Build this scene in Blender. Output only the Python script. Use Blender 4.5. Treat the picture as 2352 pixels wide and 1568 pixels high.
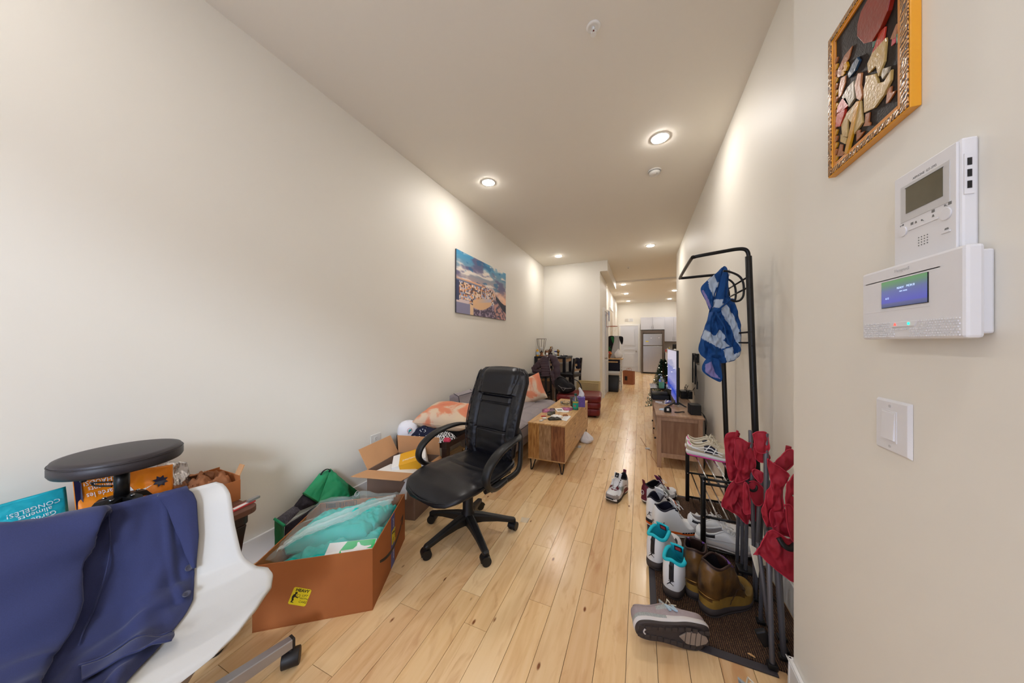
import bpy, bmesh, math, random
from mathutils import Vector as V, Matrix, Euler, noise
R = math.radians
PI = math.pi
for o in list(bpy.data.objects): bpy.data.objects.remove(o)
SC = bpy.context.scene
COL = SC.collection

# ---------------------------------------------------------------- camera
cam = bpy.data.cameras.new('camera'); cam.sensor_width = 36; cam.lens = 36*690/2352
cam.shift_y = 2/2352; cam.clip_start = .02; cam.clip_end = 60
camo = bpy.data.objects.new('camera', cam); COL.objects.link(camo)
camo.location = (0, 0, 1.3); camo.rotation_euler = (R(90), 0, R(23.148))
SC.camera = camo

# ---------------------------------------------------------------- world, daylight, exposure
SC.view_settings.view_transform = 'Standard'; SC.view_settings.look = 'None'
SC.view_settings.gamma = 1; SC.view_settings.use_curve_mapping = False
SC.view_settings.exposure = 1.15
wd = bpy.data.worlds.new('sky'); SC.world = wd; wd.use_nodes = True
wb = wd.node_tree.nodes['Background']; wb.inputs[0].default_value = (.62, .72, 1, 1); wb.inputs[1].default_value = 1.6
sun = bpy.data.lights.new('sun', 'SUN'); sun.energy = 1.15; sun.angle = R(11); sun.color = (.72, .83, 1)
so = bpy.data.objects.new('sun', sun); COL.objects.link(so); so.location = (3, -6, 5)
so.rotation_euler = V((-.60, 1, -.464)).to_track_quat('-Z', 'Y').to_euler()
LAMP = 125.0        # strength of the ceiling light diffusers

# ---------------------------------------------------------------- helpers
def L(c):
    return ((c/255+.055)/1.055)**2.4 if c > 10.3 else c/255/12.92
def rgb(r, g, b): return (L(r), L(g), L(b), 1)
MATS = {}
def mat(name, col=(200, 200, 200), rough=.5, metal=0, var=0, vs=8, stretch=(1, 1, 1), bump=0, bs=60, bd=.002,
        coat=0, trans=0, alpha=1, emit=0, ecol=None, sheen=0, ior=1.45, spec=.5, obj=False, rv=0, col2=None, tex='noise', rnd=0):
    m = bpy.data.materials.new(name); m.use_nodes = True; nt = m.node_tree; n = nt.nodes; p = n['Principled BSDF']
    c = rgb(*col); p.inputs['Base Color'].default_value = c; p.inputs['Roughness'].default_value = rough
    p.inputs['Metallic'].default_value = metal; p.inputs['IOR'].default_value = ior
    p.inputs['Specular IOR Level'].default_value = spec
    p.inputs['Coat Weight'].default_value = coat; p.inputs['Transmission Weight'].default_value = trans
    p.inputs['Alpha'].default_value = alpha; p.inputs['Sheen Weight'].default_value = sheen
    if emit:
        p.inputs['Emission Color'].default_value = rgb(*(ecol or col)); p.inputs['Emission Strength'].default_value = emit
    if var or bump or rv:
        tc = n.new('ShaderNodeTexCoord'); mp = n.new('ShaderNodeMapping'); mp.inputs['Scale'].default_value = stretch
        nt.links.new(tc.outputs['Object'], mp.inputs[0])
        vec = mp.outputs[0]
        if rnd:
            oi = n.new('ShaderNodeObjectInfo'); ma = n.new('ShaderNodeVectorMath'); ma.operation = 'ADD'
            mm = n.new('ShaderNodeMath'); mm.operation = 'MULTIPLY'; mm.inputs[1].default_value = 40
            nt.links.new(oi.outputs['Random'], mm.inputs[0]); nt.links.new(mm.outputs[0], ma.inputs[1])
            nt.links.new(vec, ma.inputs[0]); vec = ma.outputs[0]
        if var:
            t = n.new('ShaderNodeTexNoise'); t.inputs['Scale'].default_value = vs; t.inputs['Detail'].default_value = 5
            nt.links.new(vec, t.inputs['Vector'])
            rp = n.new('ShaderNodeValToRGB'); rp.color_ramp.elements[0].position = .32; rp.color_ramp.elements[1].position = .68
            c2 = rgb(*col2) if col2 else tuple(min(1, x*(1-var)) for x in c[:3])+(1,)
            rp.color_ramp.elements[0].color = c2
            rp.color_ramp.elements[1].color = c if col2 else tuple(min(1, x*(1+var*.5)) for x in c[:3])+(1,)
            nt.links.new(t.outputs[0], rp.inputs[0]); nt.links.new(rp.outputs[0], p.inputs['Base Color'])
        if bump:
            t2 = n.new('ShaderNodeTexNoise'); t2.inputs['Scale'].default_value = bs; t2.inputs['Detail'].default_value = 4
            nt.links.new(vec, t2.inputs['Vector'])
            b = n.new('ShaderNodeBump'); b.inputs['Strength'].default_value = bump; b.inputs['Distance'].default_value = bd
            nt.links.new(t2.outputs[0], b.inputs['Height']); nt.links.new(b.outputs[0], p.inputs['Normal'])
    MATS[name] = m
    return m

class G:
    """collects geometry; build() links it as one mesh object"""
    def __init__(s): s.v = []; s.f = []; s.m = []; s.sm = []; s.M = Matrix(); s.vc = None
    def at(s, loc=(0, 0, 0), rot=(0, 0, 0), sc=1):
        s.M = Matrix.Translation(loc) @ Euler(rot).to_matrix().to_4x4() @ (Matrix.Diagonal((*sc, 1)) if hasattr(sc, '__len__') else Matrix.Scale(sc, 4)); return s
    def mx(s, M): s.M = M; return s
    def raw(s, vs, fs, mi=0, smooth=False):
        k = len(s.v); s.v += [s.M @ V(p) for p in vs]
        for f in fs: s.f.append([i+k for i in f]); s.m.append(mi); s.sm.append(smooth)
        return s
    def box(s, a, b, mi=0, bev=0):
        x0, y0, z0 = a; x1, y1, z1 = b
        if bev:
            bm = bmesh.new(); bmesh.ops.create_cube(bm, size=1)
            bmesh.ops.scale(bm, vec=(x1-x0, y1-y0, z1-z0), verts=bm.verts)
            bmesh.ops.translate(bm, vec=((x0+x1)/2, (y0+y1)/2, (z0+z1)/2), verts=bm.verts)
            bmesh.ops.bevel(bm, geom=bm.edges[:], offset=bev, segments=2, affect='EDGES', profile=.5)
            bm.verts.index_update(); s.raw([v.co for v in bm.verts], [[v.index for v in f.verts] for f in bm.faces], mi, False); bm.free(); return s
        return s.raw([(x0,y0,z0),(x1,y0,z0),(x1,y1,z0),(x0,y1,z0),(x0,y0,z1),(x1,y0,z1),(x1,y1,z1),(x0,y1,z1)],
                     [(3,2,1,0),(4,5,6,7),(0,1,5,4),(1,2,6,5),(2,3,7,6),(3,0,4,7)], mi)
    def cb(s, c, d, mi=0, bev=0): return s.box([c[i]-d[i]/2 for i in range(3)], [c[i]+d[i]/2 for i in range(3)], mi, bev)
    def loft(s, rings, mi=0, caps=True, smooth=True, closed=True):
        n = len(rings[0]); vs = [p for r in rings for p in r]; fs = []
        for i in range(len(rings)-1):
            for j in range(n if closed else n-1):
                a = i*n+j; b = i*n+(j+1) % n; fs.append((a, b, b+n, a+n))
        s.raw(vs, fs, mi, smooth)
        if caps and closed:
            k = len(s.v)-len(vs)
            s.f.append([k+i for i in range(n)][::-1]); s.m.append(mi); s.sm.append(False)
            s.f.append([k+(len(rings)-1)*n+i for i in range(n)]); s.m.append(mi); s.sm.append(False)
        return s
    def tube(s, pts, r, seg=10, mi=0, caps=True, closed=False, flat=1):
        pts = [V(p) for p in pts]; n = len(pts); rings = []; up = None
        for i, p in enumerate(pts):
            if closed: d = pts[(i+1) % n]-pts[i-1]
            else: d = pts[min(i+1, n-1)]-pts[max(i-1, 0)]
            if d.length < 1e-9: d = V((0, 0, 1))
            d.normalize()
            if up is None:
                up = V((0, 0, 1)) if abs(d.z) < .9 else V((0, 1, 0))
            up = (up-d*up.dot(d))
            if up.length < 1e-6: up = d.orthogonal()
            up.normalize(); sd = d.cross(up)
            rr = r[i] if hasattr(r, '__len__') else r
            rings.append([p+(sd*math.cos(2*PI*k/seg)+up*math.sin(2*PI*k/seg)*flat)*rr for k in range(seg)])
        if closed: rings.append(rings[0])
        return s.loft(rings, mi, caps and not closed)
    def cyl(s, a, b, r, seg=20, mi=0, r2=None): return s.tube([a, b], [r, r if r2 is None else r2], seg, mi)
    def lathe(s, prof, seg=28, c=(0, 0, 0), mi=0, caps=True):
        return s.loft([[(c[0]+r*math.cos(2*PI*k/seg), c[1]+r*math.sin(2*PI*k/seg), c[2]+z) for k in range(seg)] for r, z in prof], mi, caps)
    def ball(s, c, r, seg=16, mi=0, nz=None):
        r = r if hasattr(r, '__len__') else (r, r, r); k = seg//2; rings = []
        for i in range(1, k):
            a = PI*i/k
            rg = []
            for j in range(seg):
                b = 2*PI*j/seg; d = V((math.sin(a)*math.cos(b), math.sin(a)*math.sin(b), -math.cos(a)))
                q = 1+(nz[0]*noise.noise(d*nz[1]+V(c)*9) if nz else 0)
                rg.append((c[0]+d.x*r[0]*q, c[1]+d.y*r[1]*q, c[2]+d.z*r[2]*q))
            rings.append(rg)
        return s.loft(rings, mi)
    def prism(s, poly, z0, z1, mi=0, smooth=False):
        n = len(poly)
        return s.raw([(x, y, z0) for x, y in poly]+[(x, y, z1) for x, y in poly],
                     [list(range(n))[::-1], [n+i for i in range(n)]]+[(i, (i+1) % n, (i+1) % n+n, i+n) for i in range(n)], mi, smooth)
    def grid(s, f, nu, nv, mi=0, smooth=True, cu=False, skip=None):
        vs = [f(i/nu, j/nv) for j in range(nv+1) for i in range(nu+1)]; fs = []; ms = []
        for j in range(nv):
            for i in range(nu):
                if skip and skip((i+.5)/nu, (j+.5)/nv): continue
                a = j*(nu+1)+i; fs.append((a, a+1, a+nu+2, a+nu+1)); ms.append(mi((i+.5)/nu, (j+.5)/nv) if callable(mi) else mi)
        k = len(s.m); s.raw(vs, fs, 0, smooth); s.m[k:] = ms; return s
    def text(s, t, size, mi=0, M=None, ext=.0004, align='CENTER', bold=0, sh=0):
        cu = bpy.data.curves.new('t', 'FONT'); cu.body = t; cu.size = size; cu.extrude = ext; cu.align_x = align; cu.align_y = 'CENTER'
        cu.resolution_u = 3; cu.offset = bold; cu.shear = sh
        o = bpy.data.objects.new('t', cu); me = o.to_mesh()
        k = s.M
        if M is not None: s.M = k @ M
        s.raw([v.co.copy() for v in me.vertices], [list(p.vertices) for p in me.polygons], mi); s.M = k
        o.to_mesh_clear(); bpy.data.objects.remove(o); bpy.data.curves.remove(cu); return s
    def build(s, name, m, parent=None, loc=None, rot=None, bevel=0, sub=0, solid=0, weld=True, fix=True, off=0, **tags):
        me = bpy.data.meshes.new(name); me.from_pydata([tuple(v) for v in s.v], [], s.f)
        for x in (m if isinstance(m, (list, tuple)) else [m]): me.materials.append(MATS[x] if isinstance(x, str) else x)
        me.polygons.foreach_set('material_index', s.m); me.polygons.foreach_set('use_smooth', s.sm)
        if weld or fix:
            bm = bmesh.new(); bm.from_mesh(me)
            if weld: bmesh.ops.remove_doubles(bm, verts=bm.verts, dist=1e-6)
            if fix: bmesh.ops.recalc_face_normals(bm, faces=bm.faces)
            bm.to_mesh(me); bm.free()
        o = bpy.data.objects.new(name, me); COL.objects.link(o)
        if parent is not None: o.parent = parent
        if loc: o.location = loc
        if rot: o.rotation_euler = rot
        if solid:
            q = o.modifiers.new('s', 'SOLIDIFY'); q.thickness = solid; q.offset = off
        if bevel:
            q = o.modifiers.new('b', 'BEVEL'); q.width = bevel; q.segments = 2; q.limit_method = 'ANGLE'; q.angle_limit = R(40)
        if sub:
            q = o.modifiers.new('u', 'SUBSURF'); q.levels = sub; q.render_levels = sub
        for k, v in tags.items(): o[{'cat': 'category'}.get(k, k)] = v
        return o
def thing(name, label, cat, loc=(0, 0, 0), rz=0, group=None, rot=None):
    o = bpy.data.objects.new(name, None); COL.objects.link(o); o.location = loc; o.rotation_euler = rot or (0, 0, rz)
    o.empty_display_size = .05; o['label'] = label; o['category'] = cat
    if group: o['group'] = group
    return o
def copytree(o, loc, rz=0, label=None, parent=None, rot=None):
    c = o.copy(); COL.objects.link(c); c.parent = parent
    if parent is None:
        c.location = loc; c.rotation_euler = rot or (0, 0, rz)
        if label: c['label'] = label
    for ch in list(o.children): copytree(ch, None, parent=c)
    return c
def rrect(w, h, r, n=5, cx=0, cy=0):
    o = []
    for qx, qy, a0 in ((1, 1, 0), (-1, 1, 90), (-1, -1, 180), (1, -1, 270)):
        for i in range(n+1):
            a = R(a0+90*i/n); o.append((cx+qx*(w/2-r)+r*math.cos(a), cy+qy*(h/2-r)+r*math.sin(a)))
    return o
def spl(pts, n=6, closed=False):
    pts = [V(p) for p in pts]; N = len(pts); out = []
    for i in range(N if closed else N-1):
        g = lambda k: pts[k % N] if closed else pts[max(0, min(N-1, k))]
        a, b, c, d = g(i-1), g(i), g(i+1), g(i+2)
        for j in range(n):
            t = j/n; out.append(.5*((2*b)+(c-a)*t+(2*a-5*b+4*c-d)*t*t+(3*b-a-3*c+d)*t**3))
    if not closed: out.append(pts[-1])
    return out
def interp(tab, t):
    for i in range(len(tab)-1):
        a, b = tab[i], tab[i+1]
        if t <= b[0]:
            k = (t-a[0])/(b[0]-a[0]); k = max(0, k)
            if hasattr(a[1], '__len__'): return [x+(y-x)*k for x, y in zip(a[1], b[1])]
            return a[1]+(b[1]-a[1])*k
    return tab[-1][1]
def sstep(a, b, x):
    t = max(0, min(1, (x-a)/(b-a))); return t*t*(3-2*t)
def nz(x, y, z=0): return noise.noise(V((x, y, z)))
# ---------------------------------------------------------------- materials
mat('wall', (231, 226, 214), .55, bump=.05, bs=25, bd=.001)
mat('ceiling', (236, 230, 218), .75)
mat('trim', (236, 234, 230), .35)
mat('doorwhite', (216, 218, 224), .35)
mat('black_metal', (16, 15, 15), .35, spec=.4)
mat('chrome', (190, 190, 192), .18, 1)
mat('steel', (176, 173, 169), .28, 1, var=.06, vs=3, stretch=(60, 60, 1))
mat('grey_metal', (165, 163, 165), .35, .7)
mat('black_plastic', (20, 20, 22), .42)
mat('dark_rubber', (28, 24, 24), .5)
mat('black_leather', (15, 15, 22), .33, bump=.25, bs=90, bd=.0015)
mat('white_plastic', (214, 211, 204), .32)
mat('device_white', (224, 222, 222), .55)
mat('device_grey', (196, 194, 192), .4)
mat('ink', (22, 20, 20), .5)
mat('grey_ink', (110, 110, 108), .5)
mat('paper', (236, 234, 230), .6)
mat('navy_cloth', (38, 44, 84), .85, bump=.35, bs=900, bd=.0006, sheen=.15, var=.12, vs=500)
mat('card', (166, 98, 50), .8, var=.08, vs=5, bump=.08, bs=40)
mat('card_in', (196, 148, 104), .82, var=.06, vs=5)
mat('card_grey', (128, 102, 86), .8, var=.06, vs=5)
mat('teal_cloth', (20, 190, 180), .75, var=.12, vs=9, bump=.3, bs=25, bd=.004)
mat('film', (235, 248, 248), .12, alpha=.14, spec=.9, bump=.5, bs=30, bd=.006)
mat('yellow', (222, 200, 30), .5)
mat('tape_blue', (62, 72, 150), .4)
mat('green_bag', (22, 150, 98), .6, bump=.3, bs=22, bd=.004, var=.1, vs=6)
mat('green_dark', (10, 100, 52), .6)
mat('tote_grey', (84, 80, 88), .9, var=.5, vs=70, stretch=(1, 4, 1))
mat('mustard', (232, 170, 30), .5)
mat('glossy_black', (12, 12, 14), .08, coat=.5)
mat('dark_wood', (48, 30, 24), .4, var=.2, vs=6, stretch=(8, 1, 1))
mat('walnut', (104, 66, 50), .5, var=.3, vs=5, stretch=(10, 1, 1))
mat('black_wood', (24, 20, 24), .4)
mat('sofa_grey', (156, 148, 150), .95, var=.12, vs=160, bump=.3, bs=300, bd=.001)
mat('sofa_dark', (70, 66, 72), .95)
mat('oxblood', (112, 28, 30), .35, bump=.2, bs=40, bd=.002, var=.15, vs=5)
mat('purple_puffer', (72, 54, 62), .5, bump=.3, bs=60, bd=.003)
mat('black_cloth', (20, 18, 24), .85)
mat('cap_white', (232, 232, 238), .8)
mat('teal_ink', (20, 140, 140), .6)
mat('red_ink', (200, 70, 70), .6)
mat('red_cloth', (158, 24, 44), .7, bump=.25, bs=500, bd=.0008, var=.12, vs=7)
mat('red_cloth_light', (180, 40, 62), .7)
mat('pole_grey', (104, 104, 110), .38, .5)
mat('glass', (235, 240, 238), .04, trans=1, ior=1.45)
mat('clear_plastic', (225, 235, 235), .08, trans=.95, ior=1.3)
mat('green_liquid', (120, 214, 160), .15, trans=.35)
mat('pine', (34, 66, 40), .7)
mat('bulb_warm', (255, 240, 210), .4, emit=2.2)
mat('lampglow', (255, 250, 240), .4, emit=LAMP, ecol=(255, 250, 245))
mat('lampglow_rear', (255, 250, 240), .4, emit=LAMP*.85, ecol=(255, 250, 245)); mat('lampglow_hall', (255, 250, 240), .4, emit=LAMP*1.12, ecol=(255, 250, 245))
mat('lamp_trim', (240, 238, 232), .4)
mat('brushed_gold', (150, 112, 58), .3, .8)
mat('purple_print', (104, 84, 168), .5, var=.2, vs=60)
mat('tissue', (240, 240, 244), .8)
mat('wicker', (196, 172, 122), .8)
mat('kraft', (150, 96, 60), .8, var=.2, vs=12, bump=.5, bs=30, bd=.004)
mat('foil', (190, 186, 186), .22, .9, bump=1, bs=35, bd=.006)
mat('teal_bag', (30, 176, 196), .3, .2, bump=.6, bs=14, bd=.008)
mat('orange_bag', (236, 134, 14), .35, .1, bump=.6, bs=14, bd=.008)
mat('bag_white', (240, 240, 242), .45, bump=.6, bs=22, bd=.01)
mat('cab_white', (204, 205, 212), .35)
mat('cab_dark', (104, 90, 80), .5)
mat('counter', (196, 184, 168), .3, var=.15, vs=40)
mat('bag_brown', (152, 92, 62), .75, var=.12, vs=10, bump=.4, bs=20, bd=.004)
mat('orange_flower', (236, 140, 60), .7)
mat('pink_cloth', (210, 60, 90), .8)
mat('copper', (190, 120, 96), .3, .8)

def nodes_of(name, col=(200, 200, 200), rough=.5):
    m = mat(name, col, rough); nt = m.node_tree; return m, nt, nt.nodes['Principled BSDF']
def N(nt, t, **k):
    n = nt.nodes.new('ShaderNode'+t)
    for a, b in k.items():
        if a.startswith('i_'): n.inputs[int(a[2:])].default_value = b
        else: setattr(n, a, b)
    return n
def ramp(nt, stops, src, interp='LINEAR'):
    r = nt.nodes.new('ShaderNodeValToRGB'); r.color_ramp.interpolation = interp
    e = r.color_ramp.elements
    while len(e) < len(stops): e.new(.5)
    for i, (p, c) in enumerate(stops): e[i].position = p; e[i].color = rgb(*c)
    nt.links.new(src, r.inputs[0]); return r.outputs[0]
def mixc(nt, fac, a, b, mode='MIX'):
    m = nt.nodes.new('ShaderNodeMix'); m.data_type = 'RGBA'; m.blend_type = mode
    for i, x in ((0, fac), (6, a), (7, b)):
        if isinstance(x, (int, float)): m.inputs[i].default_value = x
        elif isinstance(x, tuple): m.inputs[i].default_value = x
        else: nt.links.new(x, m.inputs[i])
    return m.outputs[2]

# maple planks: one material, each plank shifts and tints it by its own random number
m, nt, p = nodes_of('maple', (220, 182, 134), .2)
tc = N(nt, 'NewGeometry'); oi = N(nt, 'ObjectInfo')
mul = N(nt, 'Math', operation='MULTIPLY', i_1=57.0); nt.links.new(oi.outputs['Random'], mul.inputs[0])
add = N(nt, 'VectorMath', operation='ADD'); nt.links.new(tc.outputs['Position'], add.inputs[0]); nt.links.new(mul.outputs[0], add.inputs[1])
mp = N(nt, 'Mapping'); mp.inputs['Scale'].default_value = (14, 1.1, 1); nt.links.new(add.outputs[0], mp.inputs[0])
g1 = N(nt, 'TexNoise'); g1.inputs['Scale'].default_value = 2.2; g1.inputs['Detail'].default_value = 6; g1.inputs['Distortion'].default_value = .6; nt.links.new(mp.outputs[0], g1.inputs['Vector'])
c1 = ramp(nt, [(.28, (208, 160, 108)), (.52, (234, 198, 148)), (.78, (242, 212, 168))], g1.outputs[0])
tint = ramp(nt, [(0, (236, 196, 140)), (.22, (250, 222, 174)), (.45, (224, 180, 130)), (.65, (244, 208, 154)), (.84, (212, 166, 122)), (1, (246, 216, 166))], oi.outputs['Random'])
c2 = mixc(nt, .55, c1, tint)
mp2 = N(nt, 'Mapping'); mp2.inputs['Scale'].default_value = (11, 4.5, 1); nt.links.new(add.outputs[0], mp2.inputs[0])
vo = N(nt, 'TexVoronoi'); vo.inputs['Scale'].default_value = 1.0; nt.links.new(mp2.outputs[0], vo.inputs['Vector'])
kn = ramp(nt, [(0, (255, 255, 255)), (.045, (255, 255, 255)), (.09, (0, 0, 0))], vo.outputs['Distance'])
kr = N(nt, 'SeparateColor'); nt.links.new(vo.outputs['Color'], kr.inputs[0])
gt = N(nt, 'Math', operation='GREATER_THAN', i_1=.38); nt.links.new(kr.outputs[0], gt.inputs[0])
km = N(nt, 'Math', operation='MULTIPLY'); nt.links.new(kn, km.inputs[0]); nt.links.new(gt.outputs[0], km.inputs[1])
c3 = mixc(nt, km.outputs[0], c2, rgb(128, 76, 42))
# broad swirls round bigger knots
mp3 = N(nt, 'Mapping'); mp3.inputs['Scale'].default_value = (9, 2.0, 1); nt.links.new(add.outputs[0], mp3.inputs[0])
g3 = N(nt, 'TexNoise'); g3.inputs['Scale'].default_value = 1.3; g3.inputs['Detail'].default_value = 8; g3.inputs['Distortion'].default_value = 2.2; nt.links.new(mp3.outputs[0], g3.inputs['Vector'])
sw = ramp(nt, [(.56, (0, 0, 0)), (.70, (180, 180, 180))], g3.outputs[0])
c4 = mixc(nt, sw, c3, rgb(196, 140, 92))
nt.links.new(c4, p.inputs['Base Color'])
g4 = N(nt, 'TexNoise'); g4.inputs['Scale'].default_value = 3; nt.links.new(tc.outputs['Position'], g4.inputs['Vector'])
rr = N(nt, 'MapRange', i_3=.16, i_4=.27); nt.links.new(g4.outputs[0], rr.inputs[0]); nt.links.new(rr.outputs[0], p.inputs['Roughness'])
bp = N(nt, 'Bump'); bp.inputs['Strength'].default_value = .05; bp.inputs['Distance'].default_value = .002
nt.links.new(g1.outputs[0], bp.inputs['Height']); nt.links.new(bp.outputs[0], p.inputs['Normal'])
mat('plank_gap', (74, 44, 26), .8)

# ribbed entrance mat
m, nt, p = nodes_of('mat_rib', (60, 40, 28), .95)
tc = N(nt, 'NewGeometry'); mp = N(nt, 'Mapping'); mp.inputs['Scale'].default_value = (1, 1, 1); nt.links.new(tc.outputs['Position'], mp.inputs[0])
w = N(nt, 'TexWave'); w.bands_direction = 'X'; w.inputs['Scale'].default_value = 38; w.inputs['Distortion'].default_value = .6; nt.links.new(mp.outputs[0], w.inputs['Vector'])
nn = N(nt, 'TexNoise'); nn.inputs['Scale'].default_value = 260; nn.inputs['Detail'].default_value = 3; nt.links.new(mp.outputs[0], nn.inputs['Vector'])
a = ramp(nt, [(.3, (56, 36, 26)), (.5, (98, 68, 48)), (.72, (156, 118, 80))], nn.outputs[0])
b = mixc(nt, w.outputs[0], rgb(34, 24, 20), a); nt.links.new(b, p.inputs['Base Color'])
bp = N(nt, 'Bump'); bp.inputs['Strength'].default_value = .7; bp.inputs['Distance'].default_value = .004
nt.links.new(w.outputs[0], bp.inputs['Height']); nt.links.new(bp.outputs[0], p.inputs['Normal'])
mat('mat_edge', (62, 58, 62), .6)

def woodmat(name, cols, rough=.5, sx=(1, 1, 1), sc=4):
    m, nt, p = nodes_of(name, cols[0], rough)
    tc = N(nt, 'TexCoord'); mp = N(nt, 'Mapping'); mp.inputs['Scale'].default_value = sx; nt.links.new(tc.outputs['Object'], mp.inputs[0])
    g = N(nt, 'TexNoise'); g.inputs['Scale'].default_value = sc; g.inputs['Detail'].default_value = 7; g.inputs['Distortion'].default_value = .5; nt.links.new(mp.outputs[0], g.inputs['Vector'])
    nt.links.new(ramp(nt, [(.3, cols[1]), (.55, cols[0]), (.75, cols[2])], g.outputs[0]), p.inputs['Base Color'])
woodmat('oak_top', [(206, 164, 108), (176, 128, 78), (222, 184, 130)], .4, (12, 1.5, 12))
woodmat('board_honey', [(196, 146, 84), (150, 98, 50), (216, 172, 108)], .55, (14, 14, 2))
woodmat('board_pale', [(176, 140, 102), (140, 104, 70), (204, 172, 132)], .6, (20, 20, 3))
woodmat('board_brown', [(150, 96, 58), (104, 60, 36), (176, 120, 78)], .6, (14, 14, 2))
woodmat('stand_wood', [(172, 138, 112), (158, 124, 98), (182, 148, 122)], .45, (12, 12, 2), 3)
woodmat('stand_panel', [(146, 110, 84), (130, 94, 70), (158, 122, 94)], .5, (12, 12, 1.5), 3)
woodmat('stand_top', [(168, 134, 106), (150, 116, 90), (182, 148, 120)], .4, (14, 2, 2), 3)
woodmat('butcher', [(214, 176, 124), (196, 152, 100), (228, 196, 148)], .45, (4, 20, 4))

# ikat cushion print
m, nt, p = nodes_of('ikat', (222, 130, 98), .9)
tc = N(nt, 'TexCoord'); mp = N(nt, 'Mapping'); nt.links.new(tc.outputs['Object'], mp.inputs[0])
g = N(nt, 'TexNoise'); g.inputs['Scale'].default_value = 2.6; g.inputs['Detail'].default_value = 5; g.inputs['Distortion'].default_value = .5; nt.links.new(mp.outputs[0], g.inputs['Vector'])
nt.links.new(ramp(nt, [(.30, (192, 98, 88)), (.38, (216, 128, 98)), (.47, (222, 142, 108)), (.51, (222, 198, 172)), (.66, (226, 204, 172)), (.74, (190, 150, 144))], g.outputs[0]), p.inputs['Base Color'])
# woven check scarf
m, nt, p = nodes_of('check_cloth', (235, 235, 235), .9)
tc = N(nt, 'TexCoord'); ck = N(nt, 'TexChecker', i_3=70); ck.inputs[1].default_value = rgb(232, 232, 232); ck.inputs[2].default_value = rgb(20, 20, 24)
nt.links.new(tc.outputs['Object'], ck.inputs[0]); nt.links.new(ck.outputs[0], p.inputs['Base Color'])
m, nt, p = nodes_of('navy_print', (24, 28, 50), .9)
tc = N(nt, 'TexCoord'); g = N(nt, 'TexVoronoi', i_2=45); nt.links.new(tc.outputs['Object'], g.inputs['Vector'])
nt.links.new(ramp(nt, [(0, (220, 222, 226)), (.18, (220, 222, 226)), (.22, (22, 26, 52))], g.outputs['Distance'], 'CONSTANT'), p.inputs['Base Color'])
# TV picture: pale lavender menu over a blue band
m, nt, p = nodes_of('tv_screen', (16, 16, 24), .06)
tc = N(nt, 'TexCoord'); sx = N(nt, 'SeparateXYZ'); nt.links.new(tc.outputs['Object'], sx.inputs[0])
cr = ramp(nt, [(0, (150, 140, 200)), (.20, (30, 70, 190)), (.34, (150, 150, 220)), (.36, (168, 168, 222)), (.62, (150, 154, 210)), (.64, (186, 184, 212)), (1, (190, 186, 208))], sx.outputs[2])
mr = N(nt, 'MapRange', i_1=-.33, i_2=.33); nt.links.new(sx.outputs[2], mr.inputs[0]); nt.links.new(mr.outputs[0], cr.node.inputs[0])
nt.links.new(cr, p.inputs['Emission Color']); p.inputs['Emission Strength'].default_value = .36
# alarm screen
m, nt, p = nodes_of('alarm_screen', (40, 50, 80), .12)
tc = N(nt, 'TexCoord'); sx = N(nt, 'SeparateXYZ'); nt.links.new(tc.outputs['Object'], sx.inputs[0])
mr = N(nt, 'MapRange', i_1=.0, i_2=.055); nt.links.new(sx.outputs[2], mr.inputs[0])
cr = ramp(nt, [(0, (70, 76, 110)), (.12, (90, 92, 130)), (.18, (84, 84, 176)), (.6, (96, 104, 150)), (.8, (96, 128, 100)), (1, (92, 150, 70))], mr.outputs[0])
nt.links.new(cr, p.inputs['Emission Color']); p.inputs['Emission Strength'].default_value = .45
mat('lcd_olive', (104, 98, 80), .15, var=.2, vs=12)
mat('led_red', (255, 60, 50), .4, emit=1.2); mat('led_green', (30, 230, 170), .4, emit=1.0)
mat('screen_glyph', (170, 190, 230), .4, emit=.5)

# vertex-painted print
m, nt, p = nodes_of('canvas_print', (200, 200, 200), .6)
at = N(nt, 'VertexColor'); at.layer_name = 'print'; nt.links.new(at.outputs[0], p.inputs['Base Color'])
mat('teal_liquid', (24, 168, 140), .15); mat('bottle_label', (30, 170, 142), .35); mat('label_gold', (190, 176, 70), .4)
mat('glass_green_cap', (20, 90, 80), .3); mat('dark_glass', (40, 30, 32), .1, coat=.5); mat('pink_red', (214, 70, 80), .3)
mat('pale_blue', (190, 205, 220), .8); mat('film_thick', (240, 248, 248), .14, alpha=.32, spec=.9, bump=.6, bs=40, bd=.006)
mat('dark_edge', (60, 60, 70), .7); mat('side_print', (150, 150, 196), .5, var=.5, vs=45, col2=(90, 150, 160))
mat('paper_cream', (226, 218, 196), .7)
mat('stool_leather', (46, 40, 42), .42, bump=.35, bs=160, bd=.0008)
mat('sofa_light', (168, 166, 172), .9, var=.25, vs=12)
mat('cage_brown', (96, 78, 66), .4, .5); mat('wicker_light', (206, 186, 138), .8); mat('navy_dark', (24, 24, 40), .85); mat('boot_dark2', (120, 84, 60), .6, var=.3, vs=30)
mat('poster_blue', (50, 70, 120), .6, var=.6, vs=14)
mat('tote_dark', (46, 42, 50), .9, var=.4, vs=80)
mat('button_grey', (58, 58, 74), .35)
mat('chair_white', (196, 193, 187), .34)
mat('cab_dark2', (170, 170, 176), .5)
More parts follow.
